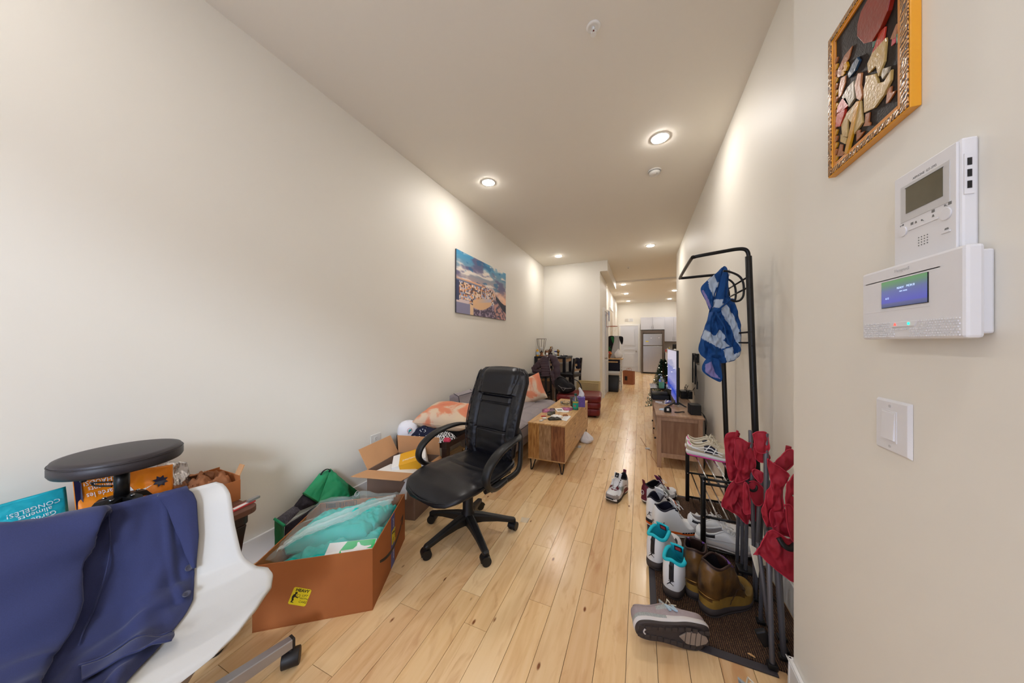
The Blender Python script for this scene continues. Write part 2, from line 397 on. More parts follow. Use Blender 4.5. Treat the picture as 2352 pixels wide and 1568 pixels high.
# ================================================================ THE SETTING
def struct(name, a, b, m='wall', parent=None, bevel=0):
    g = G().box(a, b); o = g.build(name, m, parent, bevel=bevel)
    if parent is None: o['kind'] = 'structure'
    return o
XL, XR, XN, CE, CK = -2.1, .675, .51, 3.09, 3.04
YE, YB = 6.83, 14.45
struct('wall_left', (XL-.15, -1.75, 0), (XL, YE, CE))
g = G().box((XL-.15, YE, 0), (-.82, 8.26, CE)); g.box((XL-.15, 8.26, 0), (-.95, YB+.15, CE)).build('wall_end', 'wall')['kind'] = 'structure'
struct('wall_right', (XR, 1.40, 0), (2.75, 6.95, CE))
struct('wall_entry', (XN, -1.75, 0), (XR+.6, 1.40, CE))
struct('wall_kitchen_back', (-.95, YB, 0), (2.75, YB+.15, CE))
struct('wall_kitchen_right', (2.75, 6.9, 0), (2.9, YB+.15, CE))
g = G().box((XL-.15, -1.75, CE), (2.9, 9.3, CE+.1)); g.box((XL-.15, 9.3, CK), (2.9, YB+.15, CE+.1)); g.build('ceiling', 'ceiling')['kind'] = 'structure'
struct('trim_soffit', (-.82, YE, 2.86), (-.66, 9.3, CE))
# rear wall with the window the daylight comes through
g = G().box((XL-.15, -1.75, 0), (-1.75, -1.6, CE)); g.box((.3, -1.75, 0), (XN, -1.6, CE)); g.box((-1.75, -1.75, 0), (.3, -1.6, .45)); g.box((-1.75, -1.75, 2.79), (.3, -1.6, CE))
g.build('wall_rear', 'wall')['kind'] = 'structure'
g = G()
for x in (-1.75, -.755, .25): g.box((x, -1.72, .45), (x+.05, -1.64, 2.79))
g.box((-1.75, -1.72, .45), (.3, -1.64, .5)).box((-1.75, -1.72, 2.74), (.3, -1.64, 2.79))
w = g.build('window_1', 'trim', bevel=.004); w['kind'] = 'structure'
mat('window_glass', (240, 248, 248), .02, alpha=.1)
G().box((-1.7, -1.685, .5), (.25, -1.68, 2.74)).build('pane', 'window_glass', w)

# floor: dark subfloor, every plank its own part
fl = struct('floor', (XL-.15, -1.75, -.06), (2.9, YB+.15, -.018), 'plank_gap')
random.seed(11)
PL = []
for k in range(-20, 26):
    x1 = -.0535-.1165*k; x0 = x1-.1165
    if x1 < XL-.1 or x0 > 2.85: continue
    y = -1.75-random.random()*.9
    while y < YB:
        l = random.choice([.45, .62, .8, .95, 1.1, 1.35]); y2 = y+l
        ym = (y+y2)/2; xm = (x0+x1)/2
        inside = (XL-.02 < xm < XR+.05 and y < YE) or (xm < 2.8 and xm > -1.0 and y2 > 6.8)
        if ym < 1.2 and xm > XN+.05: inside = False
        if inside: PL.append((x0, x1, y, min(y2, YB)))
        y = y2
def vis(p):
    x, y = (p[0]+p[1])/2, (p[2]+p[3])/2
    zc = -x*.393+y*.9195; xc = x*.9195+y*.393
    if zc < .9 or abs(xc/zc) > 1.8 or (xm_hidden(x, y)): return 1e6+zc
    return zc
def xm_hidden(x, y): return y > 6.9 and (x > -.1+y*.09)
PL.sort(key=vis)
rest = G()
for i, (x0, x1, y0, y1) in enumerate(PL):
    q = ((x0+.0010, y0+.0010, -.018), (x1-.0010, y1-.0010, 0))
    if i < 298:
        o = G().box((q[0][0]-(x0+x1)/2, q[0][1]-(y0+y1)/2, -.018), (q[1][0]-(x0+x1)/2, q[1][1]-(y0+y1)/2, 0)).build('plank', 'maple', fl, loc=((x0+x1)/2, (y0+y1)/2, 0), fix=False, weld=False)
    else: rest.box(*q)
# remaining far planks, tinted per strip
o = rest.build('plank_field', 'maple', fl, fix=False, weld=False); o['kind'] = 'stuff'

def baseboard(name, pts, h=.15, t=.014):
    g = G()
    for (x0, y0), (x1, y1) in pts:
        a = (min(x0, x1), min(y0, y1)); b = (max(x0, x1), max(y0, y1))
        g.box((a[0], a[1], 0), (b[0], b[1], h))
    o = g.build(name, 'trim', bevel=.004); o['kind'] = 'structure'
baseboard('baseboard_left', [((XL, -1.6), (XL+.014, YE))])
baseboard('baseboard_right', [((XR-.014, 1.40), (XR, 6.95))])
baseboard('baseboard_entry', [((XN-.014, -1.6), (XN, 1.414)), ((XN-.014, 1.40), (XR, 1.414))])
baseboard('baseboard_end', [((XL, YE-.014), (-.82, YE)), ((-.82, YE-.014), (-.806, 7.3))])
baseboard('baseboard_kitchen', [((-.95, YB-.014), (2.7, YB)), ((-.95, 8.9), (-.936, YB))])

def panel_door(name, w, h, M, knob, mi='doorwhite', panels=((.12, .52, .62, .92), (.12, .52, .08, .40), (.12, .52, .45, .58)), full=True):
    """door slab built in a local frame: x across, y out of the wall, z up"""
    g = G().mx(M); g.box((0, 0, .012), (w, .03, h))
    d = g.build(name, mi, bevel=.002); d['kind'] = 'structure'
    for (a, b, c, e) in panels:
        q = G().mx(M); x0, x1, z0, z1 = w*.16, w*.84, h*c, h*e
        q.box((x0, .03, z0), (x1, .038, z1)); q.box((x0+.05, .038, z0+.05), (x1-.05, .052, z1-.05)); q.build('panel', mi, d, bevel=.003)
    f = G().mx(M); t = .07
    f.box((-t, -.005, 0), (0, .045, h+t)).box((w, -.005, 0), (w+t, .045, h+t)).box((0, -.005, h), (w, .045, h+t)); f.build('casing', 'trim', d, bevel=.003)
    kx, kz = knob
    k = G().mx(M); k.cyl((kx, .03, kz), (kx, .045, kz), .028).cyl((kx, .045, kz), (kx, .07, kz), .01)
    k.ball((kx, .085, kz), (.027, .02, .027)); k.build('door_knob', 'steel', d)
    return d
# hall door in the wall on the left: x runs along +Y, face towards +X
Mh = Matrix(((0, 1, 0, -.82), (1, 0, 0, 7.38), (0, 0, 1, 0), (0, 0, 0, 1)))
panel_door('door_1', .80, 2.05, Mh, (.09, .92), panels=((0, 0, .52, .95), (0, 0, .06, .44)))
Mk = Matrix(((1, 0, 0, -.83), (0, -1, 0, YB), (0, 0, 1, 0), (0, 0, 0, 1)))
panel_door('door_2', .74, 2.04, Mk, (.66, .91), panels=((0, 0, .55, .94), (0, 0, .07, .42), (0, 0, .45, .52)))
# window recess in the hall wall beyond
g = G(); g.box((-.95, 10.5, 1.0), (-.93, 10.56, 2.45)).box((-.95, 11.7, 1.0), (-.93, 11.76, 2.45)).box((-.95, 10.5, 2.42), (-.93, 11.76, 2.48)).box((-.95, 10.5, .96), (-.925, 11.76, 1.0))
w2 = g.build('window_2', 'trim', bevel=.003); w2['kind'] = 'structure'
mat('shade_cloth', (190, 178, 160), .8)
G().box((-.949, 10.56, 1.0), (-.943, 11.7, 2.42)).build('shade', 'shade_cloth', w2)

# ---------------------------------------------------------------- ceiling lamps
def downlight(x, y, z, label, m='lampglow'):
    t = thing('downlight', label, 'ceiling light', (x, y, z), group='round recessed ceiling lights')
    G().lathe([(.062, -.001), (.064, -.006), (.078, -.004), (.080, 0)], 32, caps=False).build('trim_ring', 'lamp_trim', t, fix=False)
    G().lathe([(.0635, 0), (.062, -.006), (.052, -.011), (.03, -.0145), (.002, -.0155)], 32, caps=True).build('diffuser', m, t)
    return t
downlight(.157, 2.93, CE, 'bright round ceiling light nearest the right wall, in front of the smoke detector')
downlight(-1.565, 2.99, CE, 'bright round ceiling light above the office chair, nearest the left wall')
downlight(.17, 6.11, CE, 'smaller round ceiling light near the right wall, beyond the smoke detector')
downlight(-1.563, 6.11, CE, 'round ceiling light over the dining table in the corner alcove')
downlight(-.474, 9.62, CK, 'hallway ceiling light on the left, first beyond the ceiling step', 'lampglow_hall')
downlight(-.472, 11.45, CK, 'hallway ceiling light on the left, middle of the row of three', 'lampglow_hall')
downlight(-.472, 13.54, CK, 'hallway ceiling light on the left, last before the back door', 'lampglow_hall')
downlight(1.05, 11.42, CK, 'kitchen ceiling light on the right, half cut by the wall edge', 'lampglow_hall')
downlight(1.07, 13.5, CK, 'kitchen ceiling light in front of the upper cabinets', 'lampglow_hall')
downlight(1.05, 9.62, CK, 'kitchen ceiling light hidden behind the right wall')
downlight(.16, -.25, CE, 'ceiling light above the entry, behind the camera on the right', 'lampglow_rear')
downlight(-1.565, -.25, CE, 'ceiling light behind the camera on the left', 'lampglow_rear')

t = thing('smoke_detector', 'white round smoke detector on the ceiling beside the bright light', 'smoke detector', (.135, 3.47, CE))
G().lathe([(.066, 0), (.066, -.008), (.06, -.012)], 32).build('base', 'white_plastic', t)
G().lathe([(.058, -.012), (.058, -.016)], 32).build('vent_gap', 'grey_ink', t)
G().lathe([(.057, -.016), (.055, -.030), (.04, -.042), (.02, -.045)], 32).build('cover', 'white_plastic', t)
G().cyl((.02, -.03, -.034), (.02, -.032, -.043), .004).build('test_button', 'grey_ink', t)
def sprinkler(x, y, z, lab):
    t = thing('sprinkler', lab, 'sprinkler', (x, y, z))
    G().lathe([(.040, 0), (.038, -.004), (.024, -.007), (.022, -.004)], 28, caps=True).build('escutcheon', 'lamp_trim', t)
    g = G(); g.lathe([(.010, -.004), (.009, -.02)], 16); g.tube([(.009, 0, -.018), (.013, 0, -.028), (.004, 0, -.042)], .0025, 8).tube([(-.009, 0, -.018), (-.013, 0, -.028), (-.004, 0, -.042)], .0025, 8)
    g.build('body', 'lamp_trim', t)
    G().cyl((0, 0, -.02), (0, 0, -.038), .004, 10).build('glass_bulb', 'red_glass', t)
    G().lathe([(.016, -.042), (.016, -.044)], 20).build('deflector', 'lamp_trim', t)
mat('red_glass', (120, 20, 10), .1)
sprinkler(-.245, 1.75, CE, 'white fire sprinkler head with a red bulb, on the ceiling nearest the camera')
sprinkler(-.266, 7.65, CE, 'tiny fire sprinkler head far down the corridor ceiling')
# ================================================================ ENTRY WALL: carved picture, intercom, alarm, switch
# frame of reference on this wall: prism polygons are (y, z); they are turned to face -X
MW = lambda x: Matrix(((0, 0, -1, x), (1, 0, 0, 0), (0, 1, 0, 0), (0, 0, 0, 1)))   # local (a,b,c) -> (x-c, a, b)
art = thing('carved_picture', 'carved and painted wooden relief picture in an orange frame, above the intercom', 'picture', (XN, 1.0, 1.96))
MA = Matrix.Translation((-XN, -1.0, -1.96))
yl, yr, zb, zt = 1.145, .861, 1.768, 2.16
fo = G().mx(MA)
mat('frame_wood', (214, 134, 34), .28, coat=.4, var=.15, vs=20)
mat('frame_side', (226, 156, 30), .35, coat=.3)
def carved(name='carved_rim', flat=(200, 128, 50)):
    m, nt, p = nodes_of(name, flat, .22)
    tc = N(nt, 'TexCoord'); w = N(nt, 'TexWave'); w.bands_direction = 'DIAGONAL'; w.inputs['Scale'].default_value = 55; w.inputs['Distortion'].default_value = 9; w.inputs['Detail'].default_value = 2
    nt.links.new(tc.outputs['Object'], w.inputs['Vector'])
    nt.links.new(ramp(nt, [(.25, (70, 34, 18)), (.5, (186, 120, 56)), (.8, (214, 160, 96))], w.outputs[0]), p.inputs['Base Color'])
    bp = N(nt, 'Bump'); bp.inputs['Strength'].default_value = 1; bp.inputs['Distance'].default_value = .002; nt.links.new(w.outputs[0], bp.inputs['Height']); nt.links.new(bp.outputs[0], p.inputs['Normal'])
    p.inputs['Coat Weight'].default_value = .8
carved()
def bar(poly, x0, x1, m, name):
    return G().mx(MA @ MW(0)).prism(poly, -x1, -x0).build(name, m, art, bevel=.001)
for nm, (a0, a1, b0, b1) in {'l': (yl-.020, yl, zb, zt), 'r': (yr, yr+.026, zb, zt), 'b': (yr+.026, yl-.020, zb, zb+.020), 't': (yr+.026, yl-.020, zt-.020, zt)}.items():
    G().mx(MA).box((.4935, a0, b0), (.5095, a1, b1)).build('frame_rail', 'frame_side', art, bevel=.001)
    G().mx(MA).box((.4915, a0+(.003 if nm in 'lr' else 0), b0+.003), (.4940, a1-(.003 if nm in 'lr' else 0), b1-.003)).build('carved_rim', 'carved_rim', art, bevel=.0008)
    e = {'l': (a0-.009, a0, zb+.02, zt-.02), 'r': (a1, a1+.009, zb+.02, zt-.02), 'b': (yr+.035, yl-.029, b1, b1+.008), 't': (yr+.035, yl-.029, b0-.008, b0)}[nm]
    G().mx(MA).box((.4948, e[0], e[2]), (.507, e[1], e[3])).build('inner_lip', 'frame_wood', art, bevel=.001)
mat('art_ground', (30, 20, 15), .55, bump=1, bs=220, bd=.001, spec=.25)
G().mx(MA).box((.4985, yr+.026, zb+.02), (.507, yl-.02, zt-.02)).build('carved_ground', 'art_ground', art)
AC = {'a_cream': (212, 176, 104), 'a_skin': (206, 138, 88), 'a_red': (206, 60, 34), 'a_deep': (150, 34, 14), 'a_teal': (18, 120, 96), 'a_blue': (52, 84, 110), 'a_yel': (224, 160, 28), 'a_brown': (178, 104, 50), 'a_pink': (214, 70, 80), 'a_grey': (176, 160, 130)}
for k, c in AC.items(): mat(k, tuple(int(x*.88) for x in c), .3, coat=.35, bump=.8, bs=140, bd=.0012, var=.12, vs=60)
POLY = [
 ('gourd', 'a_deep', .017, [(.974,2.105),(1.000,2.100),(1.013,2.081),(1.014,2.054),(.99,2.013),(.962,1.992),(.936,1.999),(.915,2.015),(.905,2.04),(.903,2.075),(.93,2.11)]),
 ('leaf', 'a_teal', .006, [(.972,2.001),(.947,2.001),(.962,1.985),(.971,1.983)]),
 ('raised_arm', 'a_red', .008, [(.947,1.999),(.93,1.994),(.936,1.97),(.954,1.952),(.97,1.941),(.986,1.94),(.974,1.969)]),
 ('sleeve', 'a_cream', .009, [(.986,1.96),(.97,1.971),(.928,1.968),(.927,1.959),(.932,1.919),(.95,1.9),(.958,1.931),(.982,1.934)]),
 ('tunic', 'a_cream', .010, [(.992,1.92),(.99,1.935),(.958,1.914),(.95,1.886),(.932,1.875),(.911,1.884),(.913,1.862),(.932,1.846),(.962,1.838),(.996,1.851),(.998,1.907)]),
 ('figure_head', 'a_grey', .010, [(.936,1.907),(.918,1.896),(.923,1.886),(.936,1.883),(.941,1.895)]),
 ('skirt', 'a_cream', .009, [(1.023,1.899),(1.009,1.889),(1.003,1.832),(1.034,1.823),(1.036,1.846),(1.058,1.879),(1.063,1.835),(1.083,1.851),(1.086,1.882),(1.063,1.898)]),
 ('vest', 'a_grey', .010, [(1.083,1.954),(1.058,1.962),(1.034,1.959),(1.032,1.912),(1.053,1.906)]),
 ('drummer', 'a_skin', .009, [(1.032,1.945),(1.02,1.966),(1.007,1.956),(1.011,1.929),(1.003,1.899),(1.011,1.891),(1.025,1.907)]),
 ('blue_hat', 'a_blue', .011, [(1.056,1.995),(1.039,2.005),(1.02,2.006),(1.012,1.991),(1.029,1.979),(1.052,1.979)]),
 ('yellow_face', 'a_yel', .010, [(1.077,2.019),(1.073,2.034),(1.063,2.031),(1.058,2.015),(1.066,2.009)]),
 ('red_bundle', 'a_red', .012, [(1.108,1.909),(1.102,1.922),(1.068,1.912),(1.071,1.9),(1.089,1.88),(1.108,1.891)]),
 ('red_bundle', 'a_red', .010, [(1.104,1.925),(1.102,1.943),(1.083,1.949),(1.066,1.941),(1.054,1.915),(1.058,1.912),(1.083,1.916)]),
 ('drumstick', 'a_yel', .012, [(1.025,1.899),(1.011,1.892),(1.039,1.826),(1.058,1.789),(1.071,1.796),(1.044,1.854)]),
 ('foot', 'a_brown', .007, [(1.094,1.835),(1.083,1.827),(1.086,1.811),(1.073,1.801),(1.081,1.796),(1.108,1.809)]),
 ('shin', 'a_cream', .007, [(1.091,1.86),(1.063,1.832),(1.071,1.821),(1.093,1.841)]),
 ('foot', 'a_brown', .007, [(1.027,1.828),(1.014,1.822),(1.016,1.815),(.998,1.808),(1.011,1.803),(1.027,1.801)]),
 ('foot', 'a_brown', .007, [(.994,1.847),(.98,1.841),(.984,1.821),(.978,1.815),(.98,1.809),(1.002,1.822),(.996,1.828)]),
 ('foot', 'a_brown', .007, [(.925,1.853),(.913,1.85),(.915,1.838),(.901,1.831),(.923,1.821),(.929,1.823)]),
 ('yellow_arm', 'a_yel', .007, [(1.089,2.015),(1.086,2.029),(1.076,2.021),(1.073,2.009),(1.083,2.009)]),
 ('dancer', 'a_brown', .006, [(.918,1.954),(.901,1.971),(.894,1.967),(.898,1.948),(.904,1.942)]),
 ('dancer_skirt', 'a_pink', .006, [(.915,1.936),(.913,1.949),(.901,1.946),(.904,1.934)]),
 ('dancer_sash', 'a_teal', .006, [(.901,1.949),(.894,1.947),(.894,1.927),(.901,1.928)]),
 ('hut_roof', 'a_brown', .006, [(1.108,2.043),(1.076,2.058),(1.044,2.055),(1.058,2.034),(1.083,2.03),(1.089,2.015),(1.108,2.023)]),
 ('hut_wall', 'a_skin', .006, [(1.102,1.987),(1.091,2.011),(1.071,2.001),(1.073,1.984),(1.089,1.964),(1.102,1.964)]),
]
for nm, mm, h, poly in POLY:
    G().mx(MA @ MW(.4985)).prism(poly, 0, h*.5).build(nm, mm, art, bevel=.0009)
for k in range(16):
    z = 1.80+k*.018; G().mx(MA @ MW(.4985)).prism([(1.116, z), (1.110, z), (1.104, z+.008), (1.110, z+.014), (1.116, z+.012)], 0, .003).build('border_leaf', 'a_brown' if k % 2 else 'a_yel', art)

# video intercom
ic = thing('video_intercom', 'white video intercom handset panel with dark screen, above the alarm keypad', 'intercom', (XN, .822, 1.52))
MI = Matrix.Translation((-XN, -.822, -1.52))
G().mx(MI).box((.4905, .752, 1.4575), (.5095, .893, 1.640)).build('body', 'device_white', ic, bevel=.0035)
G().mx(MI).box((.487, .756, 1.4575), (.4906, .889, 1.636)).build('front_plate', 'device_white', ic, bevel=.001)
G().mx(MI).box((.4862, .767, 1.541), (.4871, .872, 1.613)).build('screen_bezel', 'device_grey', ic, bevel=.0003)
G().mx(MI).box((.4855, .779, 1.5555), (.4863, .858, 1.606)).build('screen', 'lcd_olive', ic)
for a, b in ((.859, .7785),): G().mx(MI).box((.4853, b-.001, 1.6058), (.4860, a+.001, 1.6066)).build('screen_edge', 'ink', ic)
for y, z, r in ((.866, 1.5225, .0098), (.7735, 1.5225, .0105)):
    G().mx(MI).cyl((.4871, y, z), (.4848, y, z), r, 28).build('round_button', 'device_white', ic, bevel=.0006)
G().mx(MI).box((.4855, .788, 1.5195), (.4871, .853, 1.5225)).build('long_button', 'device_white', ic, bevel=.0006)
G().mx(MI).box((.4852, .765, 1.4895), (.4871, .782, 1.4925)).build('small_button', 'device_white', ic, bevel=.0006)
g = G().mx(MI)
for i in range(4):
    for j in range(4): g.cyl((.4871, .811+i*.0063, 1.484+j*.005), (.4866, .811+i*.0063, 1.484+j*.005), .0012, 8)
g.build('speaker_grille', 'grey_ink', ic)['kind'] = 'stuff'
g = G().mx(MI @ MW(.4868))
Tm = lambda y, z: Matrix(((-1, 0, 0, y), (0, 1, 0, z), (0, 0, 1, 0), (0, 0, 0, 1)))
g.text('AIPHONE  GT-1M3', .0062, M=Tm(.818, 1.6178), ext=.0001)
def pict(g, y, z, kind):
    P = lambda a, b: (y-a, z+b)
    if kind == 'key': g.prism([P(-.006, 0), P(.001, 0), P(.001, .0008), P(-.006, .0008)], 0, .0002); g.prism([P(.0015+.002*math.cos(k), .0004+.002*math.sin(k)) for k in [i*.785 for i in range(8)]], 0, .0002); g.prism([P(-.006, 0), P(-.005, 0), P(-.005, -.0015), P(-.006, -.0015)], 0, .0002)
    elif kind == 'bell': g.prism([P(-.003, 0), P(.003, 0), P(.002, .001), P(.0015, .0035), P(0, .0045), P(-.0015, .0035), P(-.002, .001)], 0, .0002)
    elif kind == 'box': g.prism([P(-.003, 0), P(.003, 0), P(.003, .005), P(-.003, .005)], 0, .0002)
    elif kind == 'zoom': g.prism([P(.0018*math.cos(k*.785), .002+.0018*math.sin(k*.785)) for k in range(8)], 0, .0002); g.prism([P(.001, .001), P(.004, -.001), P(.0045, -.0003), P(.0015, .0017)], 0, .0002)
    else: g.prism([P(-.004, 0), P(.004, 0), P(.003, .003), P(-.003, .003)], 0, .0002)
for a in ((.868, 1.536, 'key'), (.845, 1.529, 'box'), (.836, 1.529, 'bell'), (.823, 1.528, 'zoom'), (.799, 1.527, 'bell'), (.799, 1.535, 'box'), (.776, 1.536, 'zoom'), (.767, 1.536, 'box'), (.773, 1.495, 'tv')): pict(g, *a)
g.build('marking', 'grey_ink', ic, weld=False)['kind'] = 'stuff'
for z in (1.598, 1.579, 1.560): G().mx(MI).box((.4955, .7498, z-.006), (.5005, .7515, z+.006)).build('side_slot', 'ink', ic)
G().mx(MI).box((.4925, .7505, 1.545), (.5035, .7522, 1.612)).build('side_recess', 'device_white', ic)

# alarm keypad
al = thing('alarm_keypad', 'white alarm keypad with blue green screen, mounted below the intercom', 'alarm panel', (XN, .84, 1.38))
MK = Matrix.Translation((-XN, -.84, -1.38))
G().mx(MK).box((.490, .728, 1.314), (.5095, .945, 1.448)).build('back_box', 'device_white', al, bevel=.003)
def kp(y, z):                     # front face leans back to the top and bows a little
    return .4745-.0045*(1-((y-.838)/.12)**2)+(.004 if z > 1.41 else 0)*(z-1.41)/.045
ys = [.716, .722]+[.73+i*.0215 for i in range(11)]+[.953, .958]; zs = [1.306, 1.312, 1.342, 1.36, 1.38, 1.41, 1.44, 1.452, 1.456]
g = G().mx(MK)
g.box((.4712, .7165, 1.3065), (.4925, .9575, 1.4555), bev=.005)
g.build('housing', 'device_white', al, bevel=0)
G().mx(MK).box((.4698, .7820, 1.371), (.4716, .893, 1.4255)).build('screen_frame', 'ink', al)
sc = G(); sc.box((-.0006, -.0548, 0), (0, .0548, .0530)); s_ = sc.build('screen', 'alarm_screen', al, loc=(.4698-XN, .8376-.84, 1.372-1.38))
g = G().mx(MK @ MW(.4690))
for t_, y, z, s in (('READY', .842, 1.4075, .0055), ('MON 8', .818, 1.4085, .006), ('6:12', .876, 1.390, .0055), ('ARM  HOME', .835, 1.4005, .0035)): g.text(t_, s, M=Tm(y, z), ext=.0001)
g.build('screen_glyph', 'screen_glyph', al, weld=False)['kind'] = 'stuff'
G().mx(MK).box((.4708, .780, 1.364), (.4722, .950, 1.3665)).build('lower_groove', 'device_white', al, bevel=.0006)
G().mx(MK).box((.4712, .760, 1.428), (.4735, .945, 1.431)).build('upper_groove', 'device_white', al, bevel=.0006)
g = G().mx(MK)
for i in range(44):
    for j in range(7):
        y = .7245+i*.0051+(.0026 if j % 2 else 0); z = 1.311+j*.0046
        if .803 < y < .872 and z > 1.329: continue
        if .822 < y < .858 and z < 1.322: continue
        x = .4712; g.box((x-.0014, y, z), (x+.001, y+.0032, z+.0021))
g.build('speaker_ribs', 'device_white', al)['kind'] = 'stuff'
G().mx(MK @ MW(.4704)).prism([(.870, .0+1.3405), (.804, 1.3405), (.811, 1.3305), (.866, 1.3305)], -.002, .0014).build('light_bar', 'device_white', al, bevel=.0006)
G().mx(MK @ MW(.4689)).prism([(.858, 1.3335), (.852, 1.3335), (.855, 1.3388)], 0, .0006).build('red_light', 'led_red', al)
G().mx(MK @ MW(.4689)).prism([(.822+.0026*math.cos(k*.628), 1.336+.0026*math.sin(k*.628)) for k in range(10)], 0, .0006).build('green_light', 'led_green', al)
G().mx(MK @ MW(.4708)).text('Honeywell', .0085, M=Tm(.842, 1.4425), ext=.0003).build('raised_lettering', 'device_grey', al, weld=False)

# light switch
sw = thing('light_switch', 'white rocker light switch on the wall below the alarm keypad', 'switch', (XN, .930, 1.115))
MS = Matrix.Translation((-XN, -.930, -1.115))
g = G().mx(MS); ys_, zs_ = (.8810, .9785), (1.058, 1.174)
g.raw([(.5095, ys_[0], zs_[0]), (.5095, ys_[1], zs_[0]), (.5095, ys_[1], zs_[1]), (.5095, ys_[0], zs_[1]), (.504, ys_[0]+.006, zs_[0]+.005), (.504, ys_[1]-.004, zs_[0]+.005), (.504, ys_[1]-.004, zs_[1]-.005), (.504, ys_[0]+.006, zs_[1]-.005)],
      [(3, 2, 1, 0), (4, 5, 6, 7), (0, 1, 5, 4), (1, 2, 6, 5), (2, 3, 7, 6), (3, 0, 4, 7)])
g.build('cover_plate', 'device_white', sw, bevel=.0008)
G().mx(MS).box((.5028, .9135, 1.082), (.5042, .9580, 1.150)).build('rocker_frame', 'device_white', sw, bevel=.0005)
G().mx(MS).raw([(.5035, .917, 1.086), (.5035, .954, 1.086), (.5035, .954, 1.147), (.5035, .917, 1.147), (.4995, .917, 1.087), (.4995, .954, 1.087), (.5022, .954, 1.146), (.5022, .917, 1.146)],
      [(3, 2, 1, 0), (4, 5, 6, 7), (0, 1, 5, 4), (1, 2, 6, 5), (2, 3, 7, 6), (3, 0, 4, 7)]).build('rocker', 'device_white', sw, bevel=.0006)
for z in (1.160, 1.072):
    G().mx(MS).cyl((.5041, .9335, z), (.5032, .9335, z), .0032, 14).build('screw', 'device_grey', sw)
# ================================================================ OFFICE CHAIR
oc = thing('office_chair', 'black leather high-back office chair on five casters, in the middle of the floor', 'chair', (-1.075, 1.755, 0), R(-14))
def caster(parent, x, y, a, r=.028, name='caster', spread=.016, mk='black_plastic'):
    c, s = math.cos(a), math.sin(a)
    g = G().at((x, y, 0), (0, 0, a))
    for q in (-spread, spread): g.cyl((0, q-.010, r), (0, q+.010, r), r, 22)
    g.cyl((0, -.008, r), (0, .008, r), r*.5, 12)
    g.loft([[(-.004+rr*math.cos(t), w, r+rr*math.sin(t)) for t in [k*PI/8 for k in range(0, 9)]]+[(-.004+rr*.8*math.cos(t), w, r+rr*.8*math.sin(t)) for t in [k*PI/8 for k in range(8, -1, -1)]] for w, rr in ((-spread-.012, r*1.08), (spread+.012, r*1.08))], 0, True, False)
    g.cyl((.012, 0, r), (.012, 0, r*2.35), .008, 10)
    return g.build(name, mk, parent)
A0 = R(33+14)
for k in range(5):
    a = A0+k*R(72); d = V((math.cos(a), math.sin(a), 0)); n = V((-d.y, d.x, 0))
    def ring(t, w, zt, zb): p = d*t; return [p+n*w+V((0, 0, zb)), p+n*w+V((0, 0, (zt*.75+zb*.25))), p+n*w*.7+V((0, 0, zt)), p-n*w*.7+V((0, 0, zt)), p-n*w+V((0, 0, (zt*.75+zb*.25))), p-n*w+V((0, 0, zb))]
    G().loft([ring(.035, .030, .150, .085), ring(.10, .027, .138, .088), ring(.20, .022, .112, .078), ring(.28, .020, .090, .062), ring(.315, .019, .082, .056), ring(.328, .012, .076, .058)], 0, True, False).build('base_arm', 'black_plastic', oc, bevel=.004)
    caster(oc, d.x*.312, d.y*.312, a+R([50, 140, 20, 160, 80][k]))
G().lathe([(.045, .08), (.048, .10), (.045, .150), (.036, .165), (.034, .30), (.026, .302), (.026, .40)], 28).build('gas_column', 'black_plastic', oc, bevel=.002)
g = G(); g.box((-.10, -.13, .385), (.10, .12, .415), bev=.01).box((-.22, -.02, .395), (.22, .03, .412), bev=.004); g.tube([(.10, -.05, .40), (.22, -.06, .40), (.27, -.06, .39)], .006)
g.build('tilt_mechanism', 'black_metal', oc)
# seat cushion: rings across the depth
def seat_ring(v):
    y = -.372+.642*v
    w = interp([(0, .12), (.03, .19), (.10, .24), (.3, .268), (.6, .262), (.85, .24), (.95, .22), (1, .19)], v)
    top = interp([(0, .385), (.04, .415), (.12, .445), (.3, .472), (.7, .476), (1, .486)], v); bot = interp([(0, .375), (.1, .398), (.9, .412), (1, .425)], v)
    out = []
    for k in range(40):
        a = 2*PI*k/40; c, s = math.cos(a), math.sin(a)
        X_ = w*math.copysign(abs(c)**.55, c); e = abs(s)**.6
        z = (top+bot)/2+math.copysign(e, s)*(top-bot)/2
        u = X_/.265
        if s > 0:
            z -= .010*math.exp(-((abs(u)-.60)/.05)**2)*sstep(.1, .3, v)
            z -= .012*math.exp(-((v-.55)/.018)**2)*(abs(u) < .62)
            z += .007*nz(u*2.2, v*5, 3)*s+.004*nz(u*6, v*12, 1)
            z -= .012*math.exp(-(u**2)/.25-((v-.75)/.16)**2)
        out.append((X_, y, z))
    return out
g = G(); g.loft([seat_ring(i/36) for i in range(37)]); g.build('seat', 'black_leather', oc)
g = G(); g.tube([(p[0], p[1], p[2]) for p in spl([(-.19, .255, .455), (-.235, .2, .452), (-.268, 0, .446), (-.262, -.20, .434), (-.20, -.33, .412), (0, -.378, .392), (.20, -.33, .412), (.262, -.20, .434), (.268, 0, .446), (.235, .2, .452), (.19, .255, .455)], 5)], .0045, 8)
g.build('seat_piping', 'black_leather', oc)
g = G(); g.prism([(x, y) for x, y in [(-.20, .22), (-.215, -.1), (-.17, -.24), (0, -.27), (.17, -.24), (.215, -.1), (.20, .22)]], .392, .412); g.build('seat_shell', 'black_plastic', oc, bevel=.004)
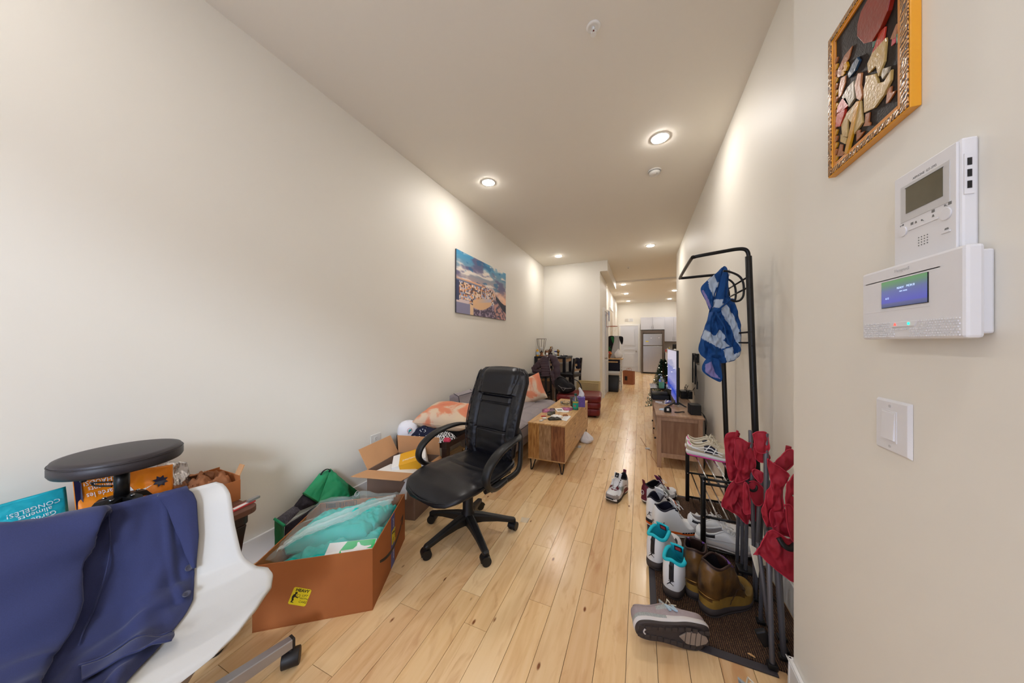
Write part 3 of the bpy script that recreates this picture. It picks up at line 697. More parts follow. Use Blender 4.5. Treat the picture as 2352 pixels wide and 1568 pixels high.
# backrest
def back_ring(v):
    w = interp([(0, .205), (.05, .225), (.3, .238), (.6, .245), (.85, .244), (.95, .228), (1, .19)], v)
    yc = .225+.035*math.sin(PI*min(1, v*1.2))*-1+.17*v; z = .47+.63*v
    th = interp([(0, .03), (.06, .05), (.5, .058), (.9, .062), (.97, .045), (1, .015)], v)
    out = []
    for k in range(110):
        a = 2*PI*k/110; c, s = math.cos(a), math.sin(a)
        X_ = w*math.copysign(abs(c)**.5, c); u = X_/w; y = yc-math.copysign(abs(s)**.55, s)*th*.5
        if s > 0:
            bol = sstep(.55, .8, abs(u)); y -= .014*bol*(1-.6*sstep(.9, 1, v))
            hd = sstep(.69, .72, v)*(1-bol*.95)*(1-sstep(.93, 1.0, v)*.5); y -= .036*hd
            y += .020*math.exp(-((abs(u)-(.60+.16*sstep(.72, 1, v)))/.022)**2)*(1-.5*sstep(.9, 1, v))
            for s0 in (.30, .60, .685): y += .018*math.exp(-((v-s0)/.007)**2)*(abs(u) < .63)
            y += .005*nz(u*3, v*7, 5)+.006*abs(nz(u*9, v*26, 2))*sstep(.55, .65, abs(u))
            y += .004*nz(u*4, v*14, 9)*(v < .6)
        out.append((X_, y, z+(.012*(1-u*u) if v > .9 else 0)))
    return out
g = G(); g.loft([back_ring(i/130) for i in range(131)]); g.build('backrest', 'black_leather', oc)
for sx in (-1, 1):
    g = G(); pts = []
    for i in range(2, 36):
        v = i/36; w = interp([(0, .205), (.05, .225), (.3, .238), (.6, .245), (.85, .244), (.95, .228), (1, .19)], v)
        pts.append((sx*w*.985, .225-.035*math.sin(PI*min(1, v*1.2))+.17*v-.022-.012, .47+.63*v))
    g.tube(pts, .004, 8); g.build('back_piping', 'black_leather', oc)
    # gathered leather ticks on the bolster
    # arm: C loop
    arm = spl([(sx*.275, .07, .415), (sx*.295, -.06, .42), (sx*.31, -.135, .455), (sx*.315, -.168, .51), (sx*.315, -.14, .575), (sx*.312, -.05, .630), (sx*.305, .07, .657), (sx*.29, .18, .662), (sx*.255, .245, .655)], 5)
    n = len(arm); rings = []
    for i, p in enumerate(arm):
        d = (arm[min(i+1, n-1)]-arm[max(i-1, 0)]).normalized(); sd = V((1, 0, 0)); up = d.cross(sd).normalized()
        t = i/(n-1); w = interp([(0, .016), (.25, .025), (.6, .034), (.85, .030), (1, .014)], t); h = interp([(0, .015), (.5, .017), (1, .011)], t)
        rings.append([p+sd*w*math.copysign(abs(math.cos(a))**.7, math.cos(a))+up*h*math.sin(a) for a in [2*PI*k/14 for k in range(14)]])
    G().loft(rings).build('armrest', 'black_plastic', oc)
    br = spl([(sx*.245, -.10, .405), (sx*.262, .05, .408), (sx*.262, .18, .415), (sx*.258, .238, .445), (sx*.250, .262, .52), (sx*.235, .285, .62), (sx*.20, .30, .68)], 5)
    G().tube(br, .016, 10, flat=1.3).build('side_bracket', 'black_plastic', oc)
    G().cyl((sx*.275, -.02, .417), (sx*.288, -.02, .417), .007, 12).build('bolt', 'black_metal', oc)
g = G(); g.loft([[(x*w, .225-.035*math.sin(PI*min(1, v*1.2))+.17*v+.022+q, .47+.63*v) for x, q in ((-1, 0), (-.9, .012), (.9, .012), (1, 0))] for v, w in ((.02, .19), (.3, .215), (.6, .225), (.9, .21), (.97, .18))], 0, True, False)
g.build('back_shell', 'black_plastic', oc, bevel=.003)

# ================================================================ COFFEE TABLE
ct = thing('coffee_table', 'long wooden coffee table with mixed plank ends on black hairpin legs', 'table', (-.87, 3.61, 0))
x0, x1, y0, y1, z0, z1 = -.190, .190, -.71, .68, .125, .470
G().box((x0-.002, y0-.004, z1), (x1+.002, y1+.004, z1+.014)).build('top', 'oak_top', ct, bevel=.0015)
G().box((x0, y0, z0-.012), (x1, y1, z0)).build('bottom_panel', 'oak_top', ct, bevel=.001)
W = x1-x0
for a, b, mm in ((0, .31, 'board_honey'), (.31, .64, 'board_pale'), (.64, .885, 'board_brown'), (.885, 1, 'board_brown')):
    G().box((x0+a*W+.0006, y0, z0), (x0+b*W-.0006, y0+.014, z1)).build('board', mm, ct, bevel=.0008)
    G().box((x0+a*W+.0006, y1-.014, z0), (x0+b*W-.0006, y1, z1)).build('board', mm, ct, bevel=.0008)
for a, b in ((y0+.014, y0+.45), (y0+.452, y0+.93), (y0+.932, y1-.014)):
    G().box((x1-.014, a, z0), (x1-.001, b, z1)).build('door', 'oak_top', ct, bevel=.001)
G().box((x0, y0+.014, z0), (x0+.012, y1-.014, z1)).build('back_panel', 'oak_top', ct)
for y, z in ((-.203, .381), (-.184, .227), (.53, .271), (.53, .40)):
    G().cyl((x1-.002, y, z), (x1+.0004, y, z), .011, 20).build('finger_hole', 'ink', ct)
def hairpin(x, y, sx, sy):
    G().tube(spl([(x-.028, y, z0-.012), (x-.012+sx*.006, y+sy*.01, .05), (x+sx*.010-.006, y+sy*.02, .004), (x+sx*.010+.006, y+sy*.02, .004), (x+.018+sx*.006, y+sy*.01, .05), (x+.03, y, z0-.012)], 5), .006, 10).build('hairpin_leg', 'black_metal', ct)
for sx in (-1, 1):
    for sy in (-1, 1): hairpin(sx*.148, sy*.66-.015, sx, sy)
ZT = .4842
# items on the coffee table
def solid_thing(g, name, m, label, cat, loc, rz=0, group=None, **k):
    o = g.build(name, m, None, loc=loc, rot=(0, 0, rz), **k); o['label'] = label; o['category'] = cat
    if group: o['group'] = group
    return o
G_ = G
t = thing('mouthwash_bottle', 'clear plastic bottle of teal liquid standing on the coffee table', 'bottle', (-.725, 3.66, ZT))
G().lathe([(.030, 0), (.033, .004), (.033, .088), (.029, .10)], 24).build('liquid', 'teal_liquid', t)
G().lathe([(.0335, .0), (.0335, .09), (.032, .112), (.026, .14), (.014, .160), (.014, .172)], 24, caps=False).build('bottle', 'clear_plastic', t)
G().lathe([(.0342, .022), (.0342, .082)], 24, caps=False).build('body_label', 'bottle_label', t)
G().lathe([(.0346, .084), (.0346, .100)], 24, caps=False).build('gold_band', 'label_gold', t)
G().cyl((.0, -.0343, .050), (.0, -.0348, .050), .010, 16).build('round_emblem', 'red_ink', t)
G().lathe([(.0165, .170), (.0165, .192), (.014, .195)], 20).build('cap', 'glass_green_cap', t)
t = thing('tissue_box', 'purple patterned tissue box with a white tissue standing up', 'tissue box', (-.70, 3.87, ZT), R(10))
G().box((-.048, -.052, 0), (.052, .062, .122)).build('carton', 'purple_print', t, bevel=.003)
G().box((.0521, -.050, .004), (.0526, .060, .118)).build('side_print', 'side_print', t)
G().loft([[(r_*math.cos(a), .6*r_*math.sin(a)+.005, .1225+.0) for a in [k*PI/10 for k in range(20)]] for r_ in (.001, .028)]).build('opening', 'tissue', t)
def tis(u, v): return ((u-.5)*(.075-.03*v)+.012*math.sin(v*4), .014*math.sin(u*7+v*3)+.008, .120+.125*v-.05*abs(u-.35)*v)
G().grid(tis, 14, 14).build('tissue', 'tissue', t, solid=.001)
t = thing('glass_ashtray', 'round cut-glass ashtray on the far end of the coffee table', 'ashtray', (-.90, 3.90, ZT))
G().lathe([(.055, 0), (.068, .012), (.070, .034), (.062, .036), (.055, .014), (.002, .010)], 24).build('bowl', 'glass', t)
for k in range(6):
    a = k*PI/3; G().at((0, 0, 0), (0, 0, a)).box((.058, -.007, .028), (.072, .007, .040), bev=.002).build('facet', 'glass', t)
t = thing('tumbler', 'dark drinking tumbler behind the teal bottle', 'cup', (-.79, 3.80, ZT))
G().lathe([(.026, 0), (.034, .125), (.031, .125), (.024, .006), (.001, .006)], 24).build('cup_body', 'dark_glass', t)
def jar(x, y, lab, h, r):
    t = thing('glass_jar', lab, 'jar', (x, y, ZT), group='glass jars on the coffee table')
    G().lathe([(r*.9, 0), (r, .004), (r, h*.72), (r*.85, h*.8), (r*.85, h), (r*.78, h), (r*.78, h*.78), (r*.93, h*.7), (r*.93, .006), (.001, .006)], 22).build('jar_body', 'clear_plastic', t)
    G().ball((0, 0, h*.3), (r*.8, r*.8, h*.28), 12, nz=(.5, 4)).build('contents', 'herb', t)
mat('herb', (116, 102, 64), .9, var=.4, vs=60)
jar(-.925, 3.34, 'small clear glass jar of dried herb among the clutter on the table', .058, .034)
jar(-.935, 3.27, 'lower clear glass jar in front of the taller one, beside the pouches', .036, .030)
def pouch(name, lab, x, y, rz, w, l, h, m, seed, ztop=ZT):
    def f(u, v):
        a, b = u*2-1, v*2-1; e = max(0, 1-a**4)*max(0, 1-b**4)
        return (a*w/2*(1+.06*nz(b*3, seed)), b*l/2*(1+.06*nz(a*3, seed+4)), h*e**.6*(.75+.5*nz(a*2.4, b*2.4, seed))+.0015+.003*abs(nz(a*6, b*6, seed)))
    g = G(); g.grid(f, 18, 18); g.grid(lambda u, v: (f(u, v)[0], f(u, v)[1], 0), 18, 18)
    return solid_thing(g, name, m, lab, 'pouch', (x, y, ztop), rz)
mat('pink_foil', (170, 90, 130), .35, .4, var=.5, vs=22, bump=.7, bs=30, bd=.004)
mat('dark_foil', (64, 60, 52), .25, .6, bump=1, bs=40, bd=.005, var=.4, vs=20)
pouch('foil_pouch', 'crumpled pink foil pouch at the left edge of the coffee table', -1.0, 3.44, R(20), .15, .14, .028, 'pink_foil', 1)
pouch('foil_pouch', 'pink foil pouch lying behind the white cards on the table', -.83, 3.63, R(-15), .15, .12, .022, 'pink_foil', 4)
pouch('tobacco_pouch', 'dark crumpled metallic pouch at the front of the coffee table', -.835, 3.10, R(30), .14, .075, .028, 'dark_foil', 8)
pouch('white_wrapper', 'torn white paper wrapper lying against the dark pouch', -.845, 3.22, R(-10), .12, .09, .022, 'paper', 11)
pouch('brown_leaf', 'small dark brown scrap lying on the white letter', -.765, 3.30, R(40), .055, .04, .016, 'kraft', 14, ZT+.0025)
def sheet(name, lab, pts, m, z=ZT, cat='paper', curl=.003, sd=0):
    cx = sum(p[0] for p in pts)/4; cy = sum(p[1] for p in pts)/4; P = [V((p[0]-cx, p[1]-cy)) for p in pts]
    def f(u, v):
        q = (P[0]*(1-u)+P[1]*u)*(1-v)+(P[3]*(1-u)+P[2]*u)*v
        return (q.x, q.y, .001+curl*(abs(u-.5)**2*3+.4*abs(nz(u*3, v*3, sd))))
    return solid_thing(G().grid(f, 10, 10), name, m, lab, cat, (cx, cy, z), solid=.0008)
sh = sheet('letter', 'white printed letter overhanging the right edge of the coffee table', [(-.768, 3.107), (-.700, 3.075), (-.700, 3.29), (-.775, 3.37)], 'paper', curl=.004)
g = G()
for k in range(9): g.box((-.03, -.08+k*.018, .0042), (.022-.01*(k % 3), -.078+k*.018, .0044))
g.build('print_line', 'grey_ink', sh)['kind'] = 'stuff'
o = G().box((-.028, -.045, 0), (.028, .045, .012)); 
t = thing('card_box', 'folded white card leaning among the jars on the coffee table', 'card', (-.872, 3.50, ZT+.001), R(35))
G().at((0, 0, 0), (R(14), 0, 0)).box((-.045, -.07, .0), (.045, .07, .003)).build('card_face', 'paper', t)
G().at((0, 0, .004), (R(14), 0, 0)).box((-.03, .01, 0), (.03, .04, .0006)).build('printing', 'grey_ink', t)
sheet('receipt', 'curled receipt with a red line right of the white card', [(-.86, 3.44), (-.765, 3.47), (-.785, 3.56), (-.85, 3.52)], 'paper', curl=.008, sd=3)
t = thing('lighter', 'red pocket lighter at the front left of the coffee table', 'lighter', (-.975, 3.17, ZT), R(30))
G().at((0, 0, .0065), (0, R(90), 0)).lathe([(.006, -.03), (.0065, -.028), (.0065, .018)], 14).build('body', 'pink_red', t)
G().box((.018, -.005, .001), (.031, .005, .012)).build('metal_hood', 'chrome', t, bevel=.001)
solid_thing(G().lathe([(.02, 0), (.024, .003), (.024, .012), (.02, .016)], 24), 'pill_case', 'white_plastic', 'oval white case behind the small white block on the coffee table', 'case', (-.94, 3.08, ZT), bevel=.001)
solid_thing(G().box((-.014, -.025, 0), (.014, .025, .012), bev=.003), 'plastic_block', 'white_plastic', 'small white block near the front corner of the coffee table', 'case', (-.945, 2.985, ZT), R(-10))
solid_thing(G().lathe([(.014, 0), (.014, .010), (.012, .012)], 20), 'white_token', 'white_plastic', 'small white disc lying left of the teal bottle', 'disc', (-.80, 3.75, ZT))

# white plastic bag and power cable on the floor
def sack(name, lab, loc, r, h, m, seed, cat='bag', rz=0):
    def f(u, v):
        a = u*2*PI; q = math.sin(PI*min(1, .12+v*.88))**.6*(1-.55*v)
        rr = r*q*(1+.22*nz(math.cos(a)*1.6, math.sin(a)*1.6, seed+v*2)+.12*nz(math.cos(a)*5, math.sin(a)*5, seed+v*5))
        return (rr*math.cos(a), rr*math.sin(a)*.8, max(.001, h*v*(1+.2*nz(math.cos(a)*2, math.sin(a)*2, seed))))
    g = G(); g.grid(f, 40, 20); g.raw([(f(i/40, 0)) for i in range(40)], [list(range(40))])
    return solid_thing(g, name, m, lab, cat, loc, rz)
sack('plastic_bag', 'scrunched white plastic bag on the floor beside the coffee table', (-.655, 3.98, 0), .115, .13, 'bag_white', 3)
t = thing('charger_cable', 'white cable with a small white plug on the floor beside the coffee table', 'cable', (-.72, 3.74, 0))
G().tube(spl([(-.09, -.28, .003), (-.05, -.12, .003), (-.02, -.02, .003), (.01, 0, .004)], 6), .003, 8).build('cord', 'white_plastic', t)
G().box((.01, -.015, 0), (.045, .02, .022), bev=.003).build('plug', 'white_plastic', t)
sheet('plastic_scrap', 'thin clear plastic scrap on the floor right of the office chair', [(-.80, 2.02), (-.745, 2.03), (-.75, 2.09), (-.81, 2.08)], 'film', z=.0005, cat='litter', curl=.004, sd=7)

# ================================================================ TV STAND
ts = thing('tv_stand', 'low brown wooden television bench with square legs against the right wall', 'tv stand', (.365, 4.11, 0))
x0, x1, y0, y1 = -.205, .205, -.635, .64
G().box((x0-.012, y0-.015, .532), (x1+.012, y1+.015, .55)).build('top', 'stand_top', ts, bevel=.002)
for x in (x0, x1-.04):
    for y in (y0, y1-.04):
        G().box((x, y, 0), (x+.04, y+.04, .532)).build('leg', 'stand_wood', ts, bevel=.0015)
for y, s in ((y0, 1), (y1-.02, 1)):
    G().box((x0+.04, (y+.016 if y < 0 else y), .15), (x1-.04, (y+.022 if y < 0 else y+.006), .49)).build('end_panel', 'stand_panel', ts)
    G().box((x0+.04, y+.004, .49), (x1-.04, y+.02, .532)).build('top_rail', 'stand_wood', ts, bevel=.001)
    G().box((x0+.04, y+.004, .108), (x1-.04, y+.02, .15)).build('bottom_rail', 'stand_wood', ts, bevel=.001)
G().box((x0+.01, y0+.04, .12), (x1-.02, y1-.04, .135)).build('bottom_board', 'stand_wood', ts)
G().box((x0+.01, y0+.04, .33), (x1-.02, y1-.04, .345)).build('shelf', 'stand_wood', ts)
G().box((x1-.02, y0+.04, .12), (x1-.012, y1-.04, .532)).build('back_board', 'stand_wood', ts)
for k in range(3):
    a = y0+.045+k*.40
    G().box((x0, a, .14), (x0+.018, a+.39, .325)).build('drawer', 'stand_wood', ts, bevel=.002)
    d = ts.children[-1] if False else None
    G().cyl((x0, a+.195, .235), (x0-.018, a+.195, .235), .010, 14).build('drawer_knob', 'black_metal', ts)
ZS = .5502
tv = thing('television', 'large flat television seen almost edge-on with a pale blue screen lit', 'television', (.385, 4.50, ZS))
g = G(); g.box((-.006, -.60, .045), (.018, .60, .655), bev=.004); g.build('panel_housing', 'black_plastic', tv)
G().box((.018, -.45, .10), (.045, .45, .45), bev=.012).build('back_housing', 'black_plastic', tv)
s_ = G().box((-.0075, -.593, -.297), (-.0062, .593, .297)).build('screen', 'tv_screen', tv, loc=(0, 0, .350))
for sy in (-1, 1):
    G().loft([[(a, sy*.50+b, .075) for a, b in ((-.012, -.012), (.022, -.012), (.022, .012), (-.012, .012))], [(a, sy*.50+b, .02) for a, b in ((-.02, -.02), (.03, -.02), (.03, .02), (-.02, .02))]], 0, True, False).build('neck', 'black_plastic', tv)
    for sx in (-1, 1):
        G().tube([(.005, sy*.50, .045), (.005+sx*.03, sy*.505, .038), (.005+sx*.085, sy*.53, .008), (.005+sx*.098, sy*.535, .006)], [.012, .011, .007, .005], 8).build('stand_foot', 'black_plastic', tv)
t = thing('loudspeaker', 'small black cube loudspeaker on the near right corner of the TV bench', 'speaker', (.522, 3.63, ZS), R(4))
G().box((-.048, -.05, 0), (.048, .08, .105)).build('cabinet', 'black_plastic', t, bevel=.004)
G().box((-.052, -.044, .006), (-.048, .074, .099)).build('grille_cloth', 'black_cloth', t, bevel=.001)
t = thing('tape_measure', 'black tape measure with a white label on the near end of the TV bench', 'tape measure', (.268, 3.62, ZS), R(5))
G().at((0, 0, .032), (R(90), 0, 0)).prism([(-.033, -.032), (.030, -.032), (.036, -.02), (.034, .01), (.02, .03), (-.01, .033), (-.03, .02), (-.035, 0)], -.016, .016).build('case', 'black_plastic', t, bevel=.004)
G().at((0, -.0165, .032), (R(90), 0, 0)).box((-.011, -.013, 0), (.012, .013, .0008)).build('white_label', 'paper', t)
G().box((.028, -.018, 0), (.040, .018, .006)).build('hook_end', 'steel', t, bevel=.001)
t = thing('pocket_knife', 'thin black folded strap lying beside the loudspeaker', 'strap', (.38, 3.64, ZS), R(16))
G().tube(spl([(-.05, 0, .006), (-.01, -.008, .008), (.03, 0, .012), (.055, .012, .008)], 5), [.004]+[.009]*14+[.004], 8, flat=.6).build('strap_body', 'black_cloth', t)
t = thing('riser_shelf', 'glossy black riser shelf on the far half of the TV bench', 'shelf', (.245, 4.47, ZS))
G().box((-.125, -.20, .150), (.115, .27, .162)).build('glass_top', 'glossy_black', t, bevel=.001)
for sx in (-.118, .104): G().box((sx, -.19, 0), (sx+.008, .26, .150)).build('side_panel', 'black_plastic', t)
G().box((-.105, -.10, 0), (.095, .25, .06)).build('console_box', 'black_plastic', t, bevel=.003)
def soap(x, y, z, lab):
    t = thing('soap_bottle', lab, 'bottle', (x, y, z))
    G().lathe([(.028, .0), (.030, .004), (.030, .080)], 22).build('liquid', 'green_liquid', t)
    G().lathe([(.031, 0), (.032, .004), (.032, .10), (.026, .118), (.013, .126), (.013, .135)], 22, caps=False).build('bottle', 'clear_plastic', t)
    g = G(); g.lathe([(.015, .133), (.015, .148), (.005, .150), (.005, .172)], 16); g.tube([(0, 0, .172), (0, -.002, .176), (-.03, -.006, .174), (-.038, -.007, .166)], [.007, .007, .005, .004], 8); g.build('pump', 'clear_plastic', t)
soap(.25, 4.19+.12, ZS+.1625, 'pump bottle of green soap standing on the black riser in front of the screen')
t = thing('white_figurine', 'tiny white and red figurine beside the green soap bottle', 'figurine', (.315, 4.36, ZS+.1625))
G().lathe([(.011, 0), (.012, .02), (.008, .04)], 14).build('body', 'white_plastic', t); G().ball((0, 0, .050), .010, 12).build('head', 'white_plastic', t); G().lathe([(.011, .055), (.004, .075)], 12).build('red_hat', 'red_ink', t)
t = thing('remote_pad', 'pale round pad with a stick lying on the TV bench under the screen', 'pad', (.30, 4.02, ZS))
G().lathe([(.045, 0), (.045, .006), (.040, .010)], 28).build('pad', 'board_pale', t)
G().tube([(-.10, .03, .005), (-.02, .0, .012)], .004, 8).build('stick', 'white_plastic', t)
pouch('silver_wrapper', 'crumpled silver blue wrapper on the TV bench in front of the screen', .305, 4.16, R(20), .10, .07, .04, 'foil', 21, ZS)
sheet('white_note', 'white paper lying on the TV bench just before the black riser', [(.17, 4.15), (.25, 4.13), (.26, 4.22), (.175, 4.25)], 'paper', z=ZS, curl=.003, sd=9)
pouch('blue_tissue', 'pale blue crumpled tissue left of the tape measure on the bench', .235, 3.72, R(0), .09, .05, .018, 'pale_blue', 23, ZS)
t = thing('router_box', 'black set-top box with tangled cables on the bench behind the television', 'set-top box', (.57, 4.62, ZS), R(3))
G().box((-.075, -.05, 0), (.06, .12, .10)).build('case', 'black_plastic', t, bevel=.004)
random.seed(5)
for k in range(5):
    p = [(-.05+random.random()*.1, -.06, .04+random.random()*.08)]
    for j in range(5): p.append((p[-1][0]+random.uniform(-.02, .02), p[-1][1]-.07*random.random(), max(.006, p[-1][2]+random.uniform(-.06, .06))))
    G().tube(spl(p, 5), .003, 6).build('cable', 'black_plastic', t)
t = thing('tangled_cables', 'black cables hanging down behind the near corner of the TV bench', 'cable', (.60, 3.62, .0))
for dx, dy in ((0, 0), (.02, -.015), (-.006, .02)):
    G().tube(spl([(-.06+dx, .2, .56), (-.01, .05+dy, .565), (.012+dx*.4, dy, .50), (.015, dy, .35), (.01+dx*.5, .01, .15), (.0, -.02+dy, .01)], 6), .003, 6).build('cable', 'black_plastic', t)
t = thing('phone_charger', 'thin brown charging cable with a white plug on the floor left of the TV bench', 'cable', (.10, 3.9, 0))
G().tube(spl([(-.10, .55, .004), (-.02, .12, .004), (.02, 0, .02), (.01, -.18, .03), (.05, -.34, .02), (.075, -.42, .004)], 6), .0022, 6).build('cord', 'kraft', t)
G().box((-.045, .10, 0), (.005, .125, .016), bev=.003).build('plug', 'white_plastic', t)

# ---- Christmas tree
tr = thing('christmas_tree', 'small green Christmas tree with warm lights behind the television', 'christmas tree', (.335, 5.36, 0))
G().lathe([(.11, 0), (.11, .12), (.10, .125)], 20).build('pot', 'kraft', tr)
G().cyl((0, 0, .1), (0, 0, 1.02), .014, 10).build('trunk', 'kraft', tr)
random.seed(3); g = G(); gl = []
for i in range(230):
    h = .28+.74*(i/230)**.9; rad = .25*(1.06-h)/.78+.02; a = i*2.4
    d = V((math.cos(a), math.sin(a), -.12)); tip = V((0, 0, h))+d*rad
    for s in range(5):
        p = V((0, 0, h))+d*rad*(.35+.65*s/4)
        for q in range(6):
            b = q*PI/3+s; e = (d*.5+V((math.cos(b), math.sin(b), .3+.5*math.sin(b*2)))*.6).normalized()*.040
            n = e.cross(V((0, 0, 1))).normalized()*.0065
            g.raw([p-n, p+n, p+e], [(0, 1, 2)])
    g.tube([V((0, 0, h)), tip], .003, 4)
    if i % 9 == 1: gl.append(tip)
g.build('needles', 'pine', tr, fix=False, weld=False)['kind'] = 'stuff'
for p in gl[:34]: G().ball(p, .0065, 8).build('fairy_light', 'bulb_warm', tr)
G().tube(spl([p*1.02+V((0, 0, .004)) for p in gl], 3), .0012, 5).build('light_wire', 'pine', tr)

# TV wall bracket on the wall
t = thing('wall_bracket', 'black articulated television wall bracket on the wall behind the coat rack', 'wall bracket', (XR, 4.45, 1.0))
for z in (.045, .135): G().box((-.035, -.10, z), (-.02, .22, z+.022)).build('rail', 'black_metal', t, bevel=.002)
for y in (-.08, .19): G().box((-.03, y, .045), (0, y+.02, .157)).build('end_plate', 'black_metal', t, bevel=.002)
for y in (-.10, .08): G().box((-.06, y-.05, -.22), (-.045, y-.03, .16)).build('hanging_arm', 'black_metal', t, bevel=.002)
G().tube(spl([(-.05, -.20, .02), (-.055, -.25, -.10), (-.05, -.27, -.20)], 6), .005, 8).build('pull_strap', 'black_cloth', t)
G().box((-.058, -.285, -.26), (-.044, -.26, -.17)).build('buckle', 'black_plastic', t, bevel=.002)
G().cyl((0, 0, .09), (-.04, 0, .09), .02, 16).build('swivel', 'black_metal', t)
# ================================================================ CARTONS
def carton(name, label, A, d1, d2, w, l, h, m='card', mi='card_in', t=.005, flaps=(), loc_label=None):
    """open box with corner A, sides along unit vectors d1 (length w) and d2 (length l)"""
    o = thing(name, label, 'cardboard box', (A[0], A[1], 0))
    d1 = V((*d1, 0)).normalized(); d2 = V((*d2, 0)).normalized()
    M = Matrix((( d1.x, d2.x, 0, 0), (d1.y, d2.y, 0, 0), (0, 0, 1, 0), (0, 0, 0, 1)))
    o['_M'] = 0; del o['_M']
    G().mx(M).box((0, 0, 0), (w, l, t)).build('bottom', m, o)
    for a, b, c, d in ((0, 0, w, t), (0, l-t, w, l), (0, t, t, l-t), (w-t, t, w, l-t)):
        G().mx(M).box((a, b, t), (c, d, h)).build('side_wall', m, o, bevel=.0012)
    return o, M
# big box of teal gowns
A_ = (-1.195, 1.075)
bx, BM = carton('large_carton', 'large open brown shipping box full of teal gowns, with a yellow heavy-lift sticker', A_, (-.805, -.593), (-.45, .893), .50, .533, .298)
BMi = BM.copy()
# local frame: a runs along the front face, b along the right face; front face is b=0 (outward -b), right face a=0
FF = BM @ Matrix(((1, 0, 0, 0), (0, 0, 1, -.0006), (0, 1, 0, 0), (0, 0, 0, 1)))     # poly (a, z), extrude -> b
st = G().mx(FF)
ca, cz = .311, .127
cs, sn = math.cos(R(-21)), math.sin(R(-21))
# sticker is tilted: its right edge (towards a=0) sits a little lower
def stp(x, y):      # x to the reader's right (decreasing a)
    return (ca-(x*cs-y*sn), cz+(x*sn+y*cs))
st.prism([stp(x, y) for x, y in rrect(.076, .078, .008)], -.0008, 0); st.build('heavy_sticker', 'yellow', bx)
TS = FF @ Matrix(((-cs, sn, 0, ca), (sn, cs, 0, cz), (0, 0, 1, -.0011), (0, 0, 0, 1)))
g = G().mx(TS)
FLIP = Matrix.Identity(4)
g.text('HEAVY', .0185, M=Matrix.Translation((.002, .028, 0)), ext=.0002, bold=.0006)
for k, w_ in enumerate(('LIFT', 'WITH', 'CARE')): g.text(w_, .0135, M=Matrix.Translation((.019, .008-k*.0145, 0)), ext=.0002, sh=.2)
# little lifting figure with a box
g.prism([(-.020+.0055*math.cos(k*.7), .014+.0055*math.sin(k*.7)) for k in range(9)], 0, .0003)
g.prism([(-.032, -.004), (-.029, .006), (-.022, .010), (-.017, .006), (-.019, -.002), (-.022, -.008), (-.030, -.012)], 0, .0003)
g.prism([(-.020, .002), (-.019, -.004), (-.006, -.008), (-.006, -.005)], 0, .0003)
g.prism([(-.031, -.010), (-.024, -.008), (-.020, -.018), (-.024, -.026), (-.018, -.028), (-.0165, -.030), (-.030, -.030), (-.028, -.020)], 0, .0003)
g.raw([(-.014, -.004, 0), (0, -.002, 0), (0, .010, 0), (-.014, .009, 0), (-.0125, -.0025, .0003), (-.0015, -.0005, .0003), (-.0015, .0085, .0003), (-.0125, .0075, .0003)], [(0, 1, 5, 4), (1, 2, 6, 5), (2, 3, 7, 6), (3, 0, 4, 7)])
g.build('sticker_print', 'ink', bx, weld=False, fix=False)['kind'] = 'stuff'
RF = BM @ Matrix(((0, 0, -1, -.0004), (1, 0, 0, 0), (0, 1, 0, 0), (0, 0, 0, 1)))    # poly (b, z), extrude -> -a
g = G().mx(RF)
def cv(pts): return [(p.x, p.y) for p in spl([(a, b, 0) for a, b in pts], 5)]
g.prism(cv([(.090, .176), (.17, .140), (.26, .114), (.35, .112), (.43, .138), (.487, .180)])+cv([(.484, .166), (.43, .122), (.35, .094), (.26, .094), (.17, .122), (.095, .160)]), 0, .0006)
g.build('curved_arrow_print', 'ink', bx)
G().mx(RF).prism([(.492, .186), (.440, .176), (.436, .170), (.482, .174), (.474, .128), (.480, .126)], 0, .0006).build('arrow_head', 'ink', bx)
for z0_, z1_ in ((.002, .296),):
    G().mx(RF).prism([(.262, z0_), (.322, z0_), (.322, z1_), (.262, z1_)], 0, .0004).build('blue_tape', 'tape_blue', bx)
G().mx(RF).prism(rrect(.060, .078, .006, cx=.302, cy=.168), .0004, .0014).build('yellow_sticker', 'yellow', bx)
TR = RF @ Matrix(((0, 1, 0, .302), (-1, 0, 0, .168), (0, 0, 1, .0015), (0, 0, 0, 1)))
g = G().mx(TR); g.text('HEAVY', .017, M=Matrix.Translation((-.003, .022, 0)), ext=.0002, bold=.0005)
for k, w_ in enumerate(('LIFT', 'WITH', 'CARE')): g.text(w_, .012, M=Matrix.Translation((.019, .006-k*.013, 0)), ext=.0002, sh=.2)
g.prism([(-.020+.005*math.cos(k*.7), .010+.005*math.sin(k*.7)) for k in range(9)], 0, .0003); g.prism([(-.030, -.006), (-.027, .004), (-.018, .004), (-.020, -.008), (-.022, -.026), (-.032, -.026)], 0, .0003)
g.build('sticker_print', 'ink', bx, weld=False, fix=False)['kind'] = 'stuff'
g = G().mx(RF @ Matrix(((0, 1, 0, .302), (-1, 0, 0, .245), (0, 0, 1, .0006), (0, 0, 0, 1))))
g.text('prime', .022, ext=.0001); g.build('tape_lettering', 'paper', bx, weld=False)['kind'] = 'stuff'
g = G().mx(RF @ Matrix(((0, 1, 0, .302), (-1, 0, 0, .065), (0, 0, 1, .0006), (0, 0, 0, 1))))
g.text('prime', .022, ext=.0001); g.build('tape_lettering', 'paper', bx, weld=False)['kind'] = 'stuff'
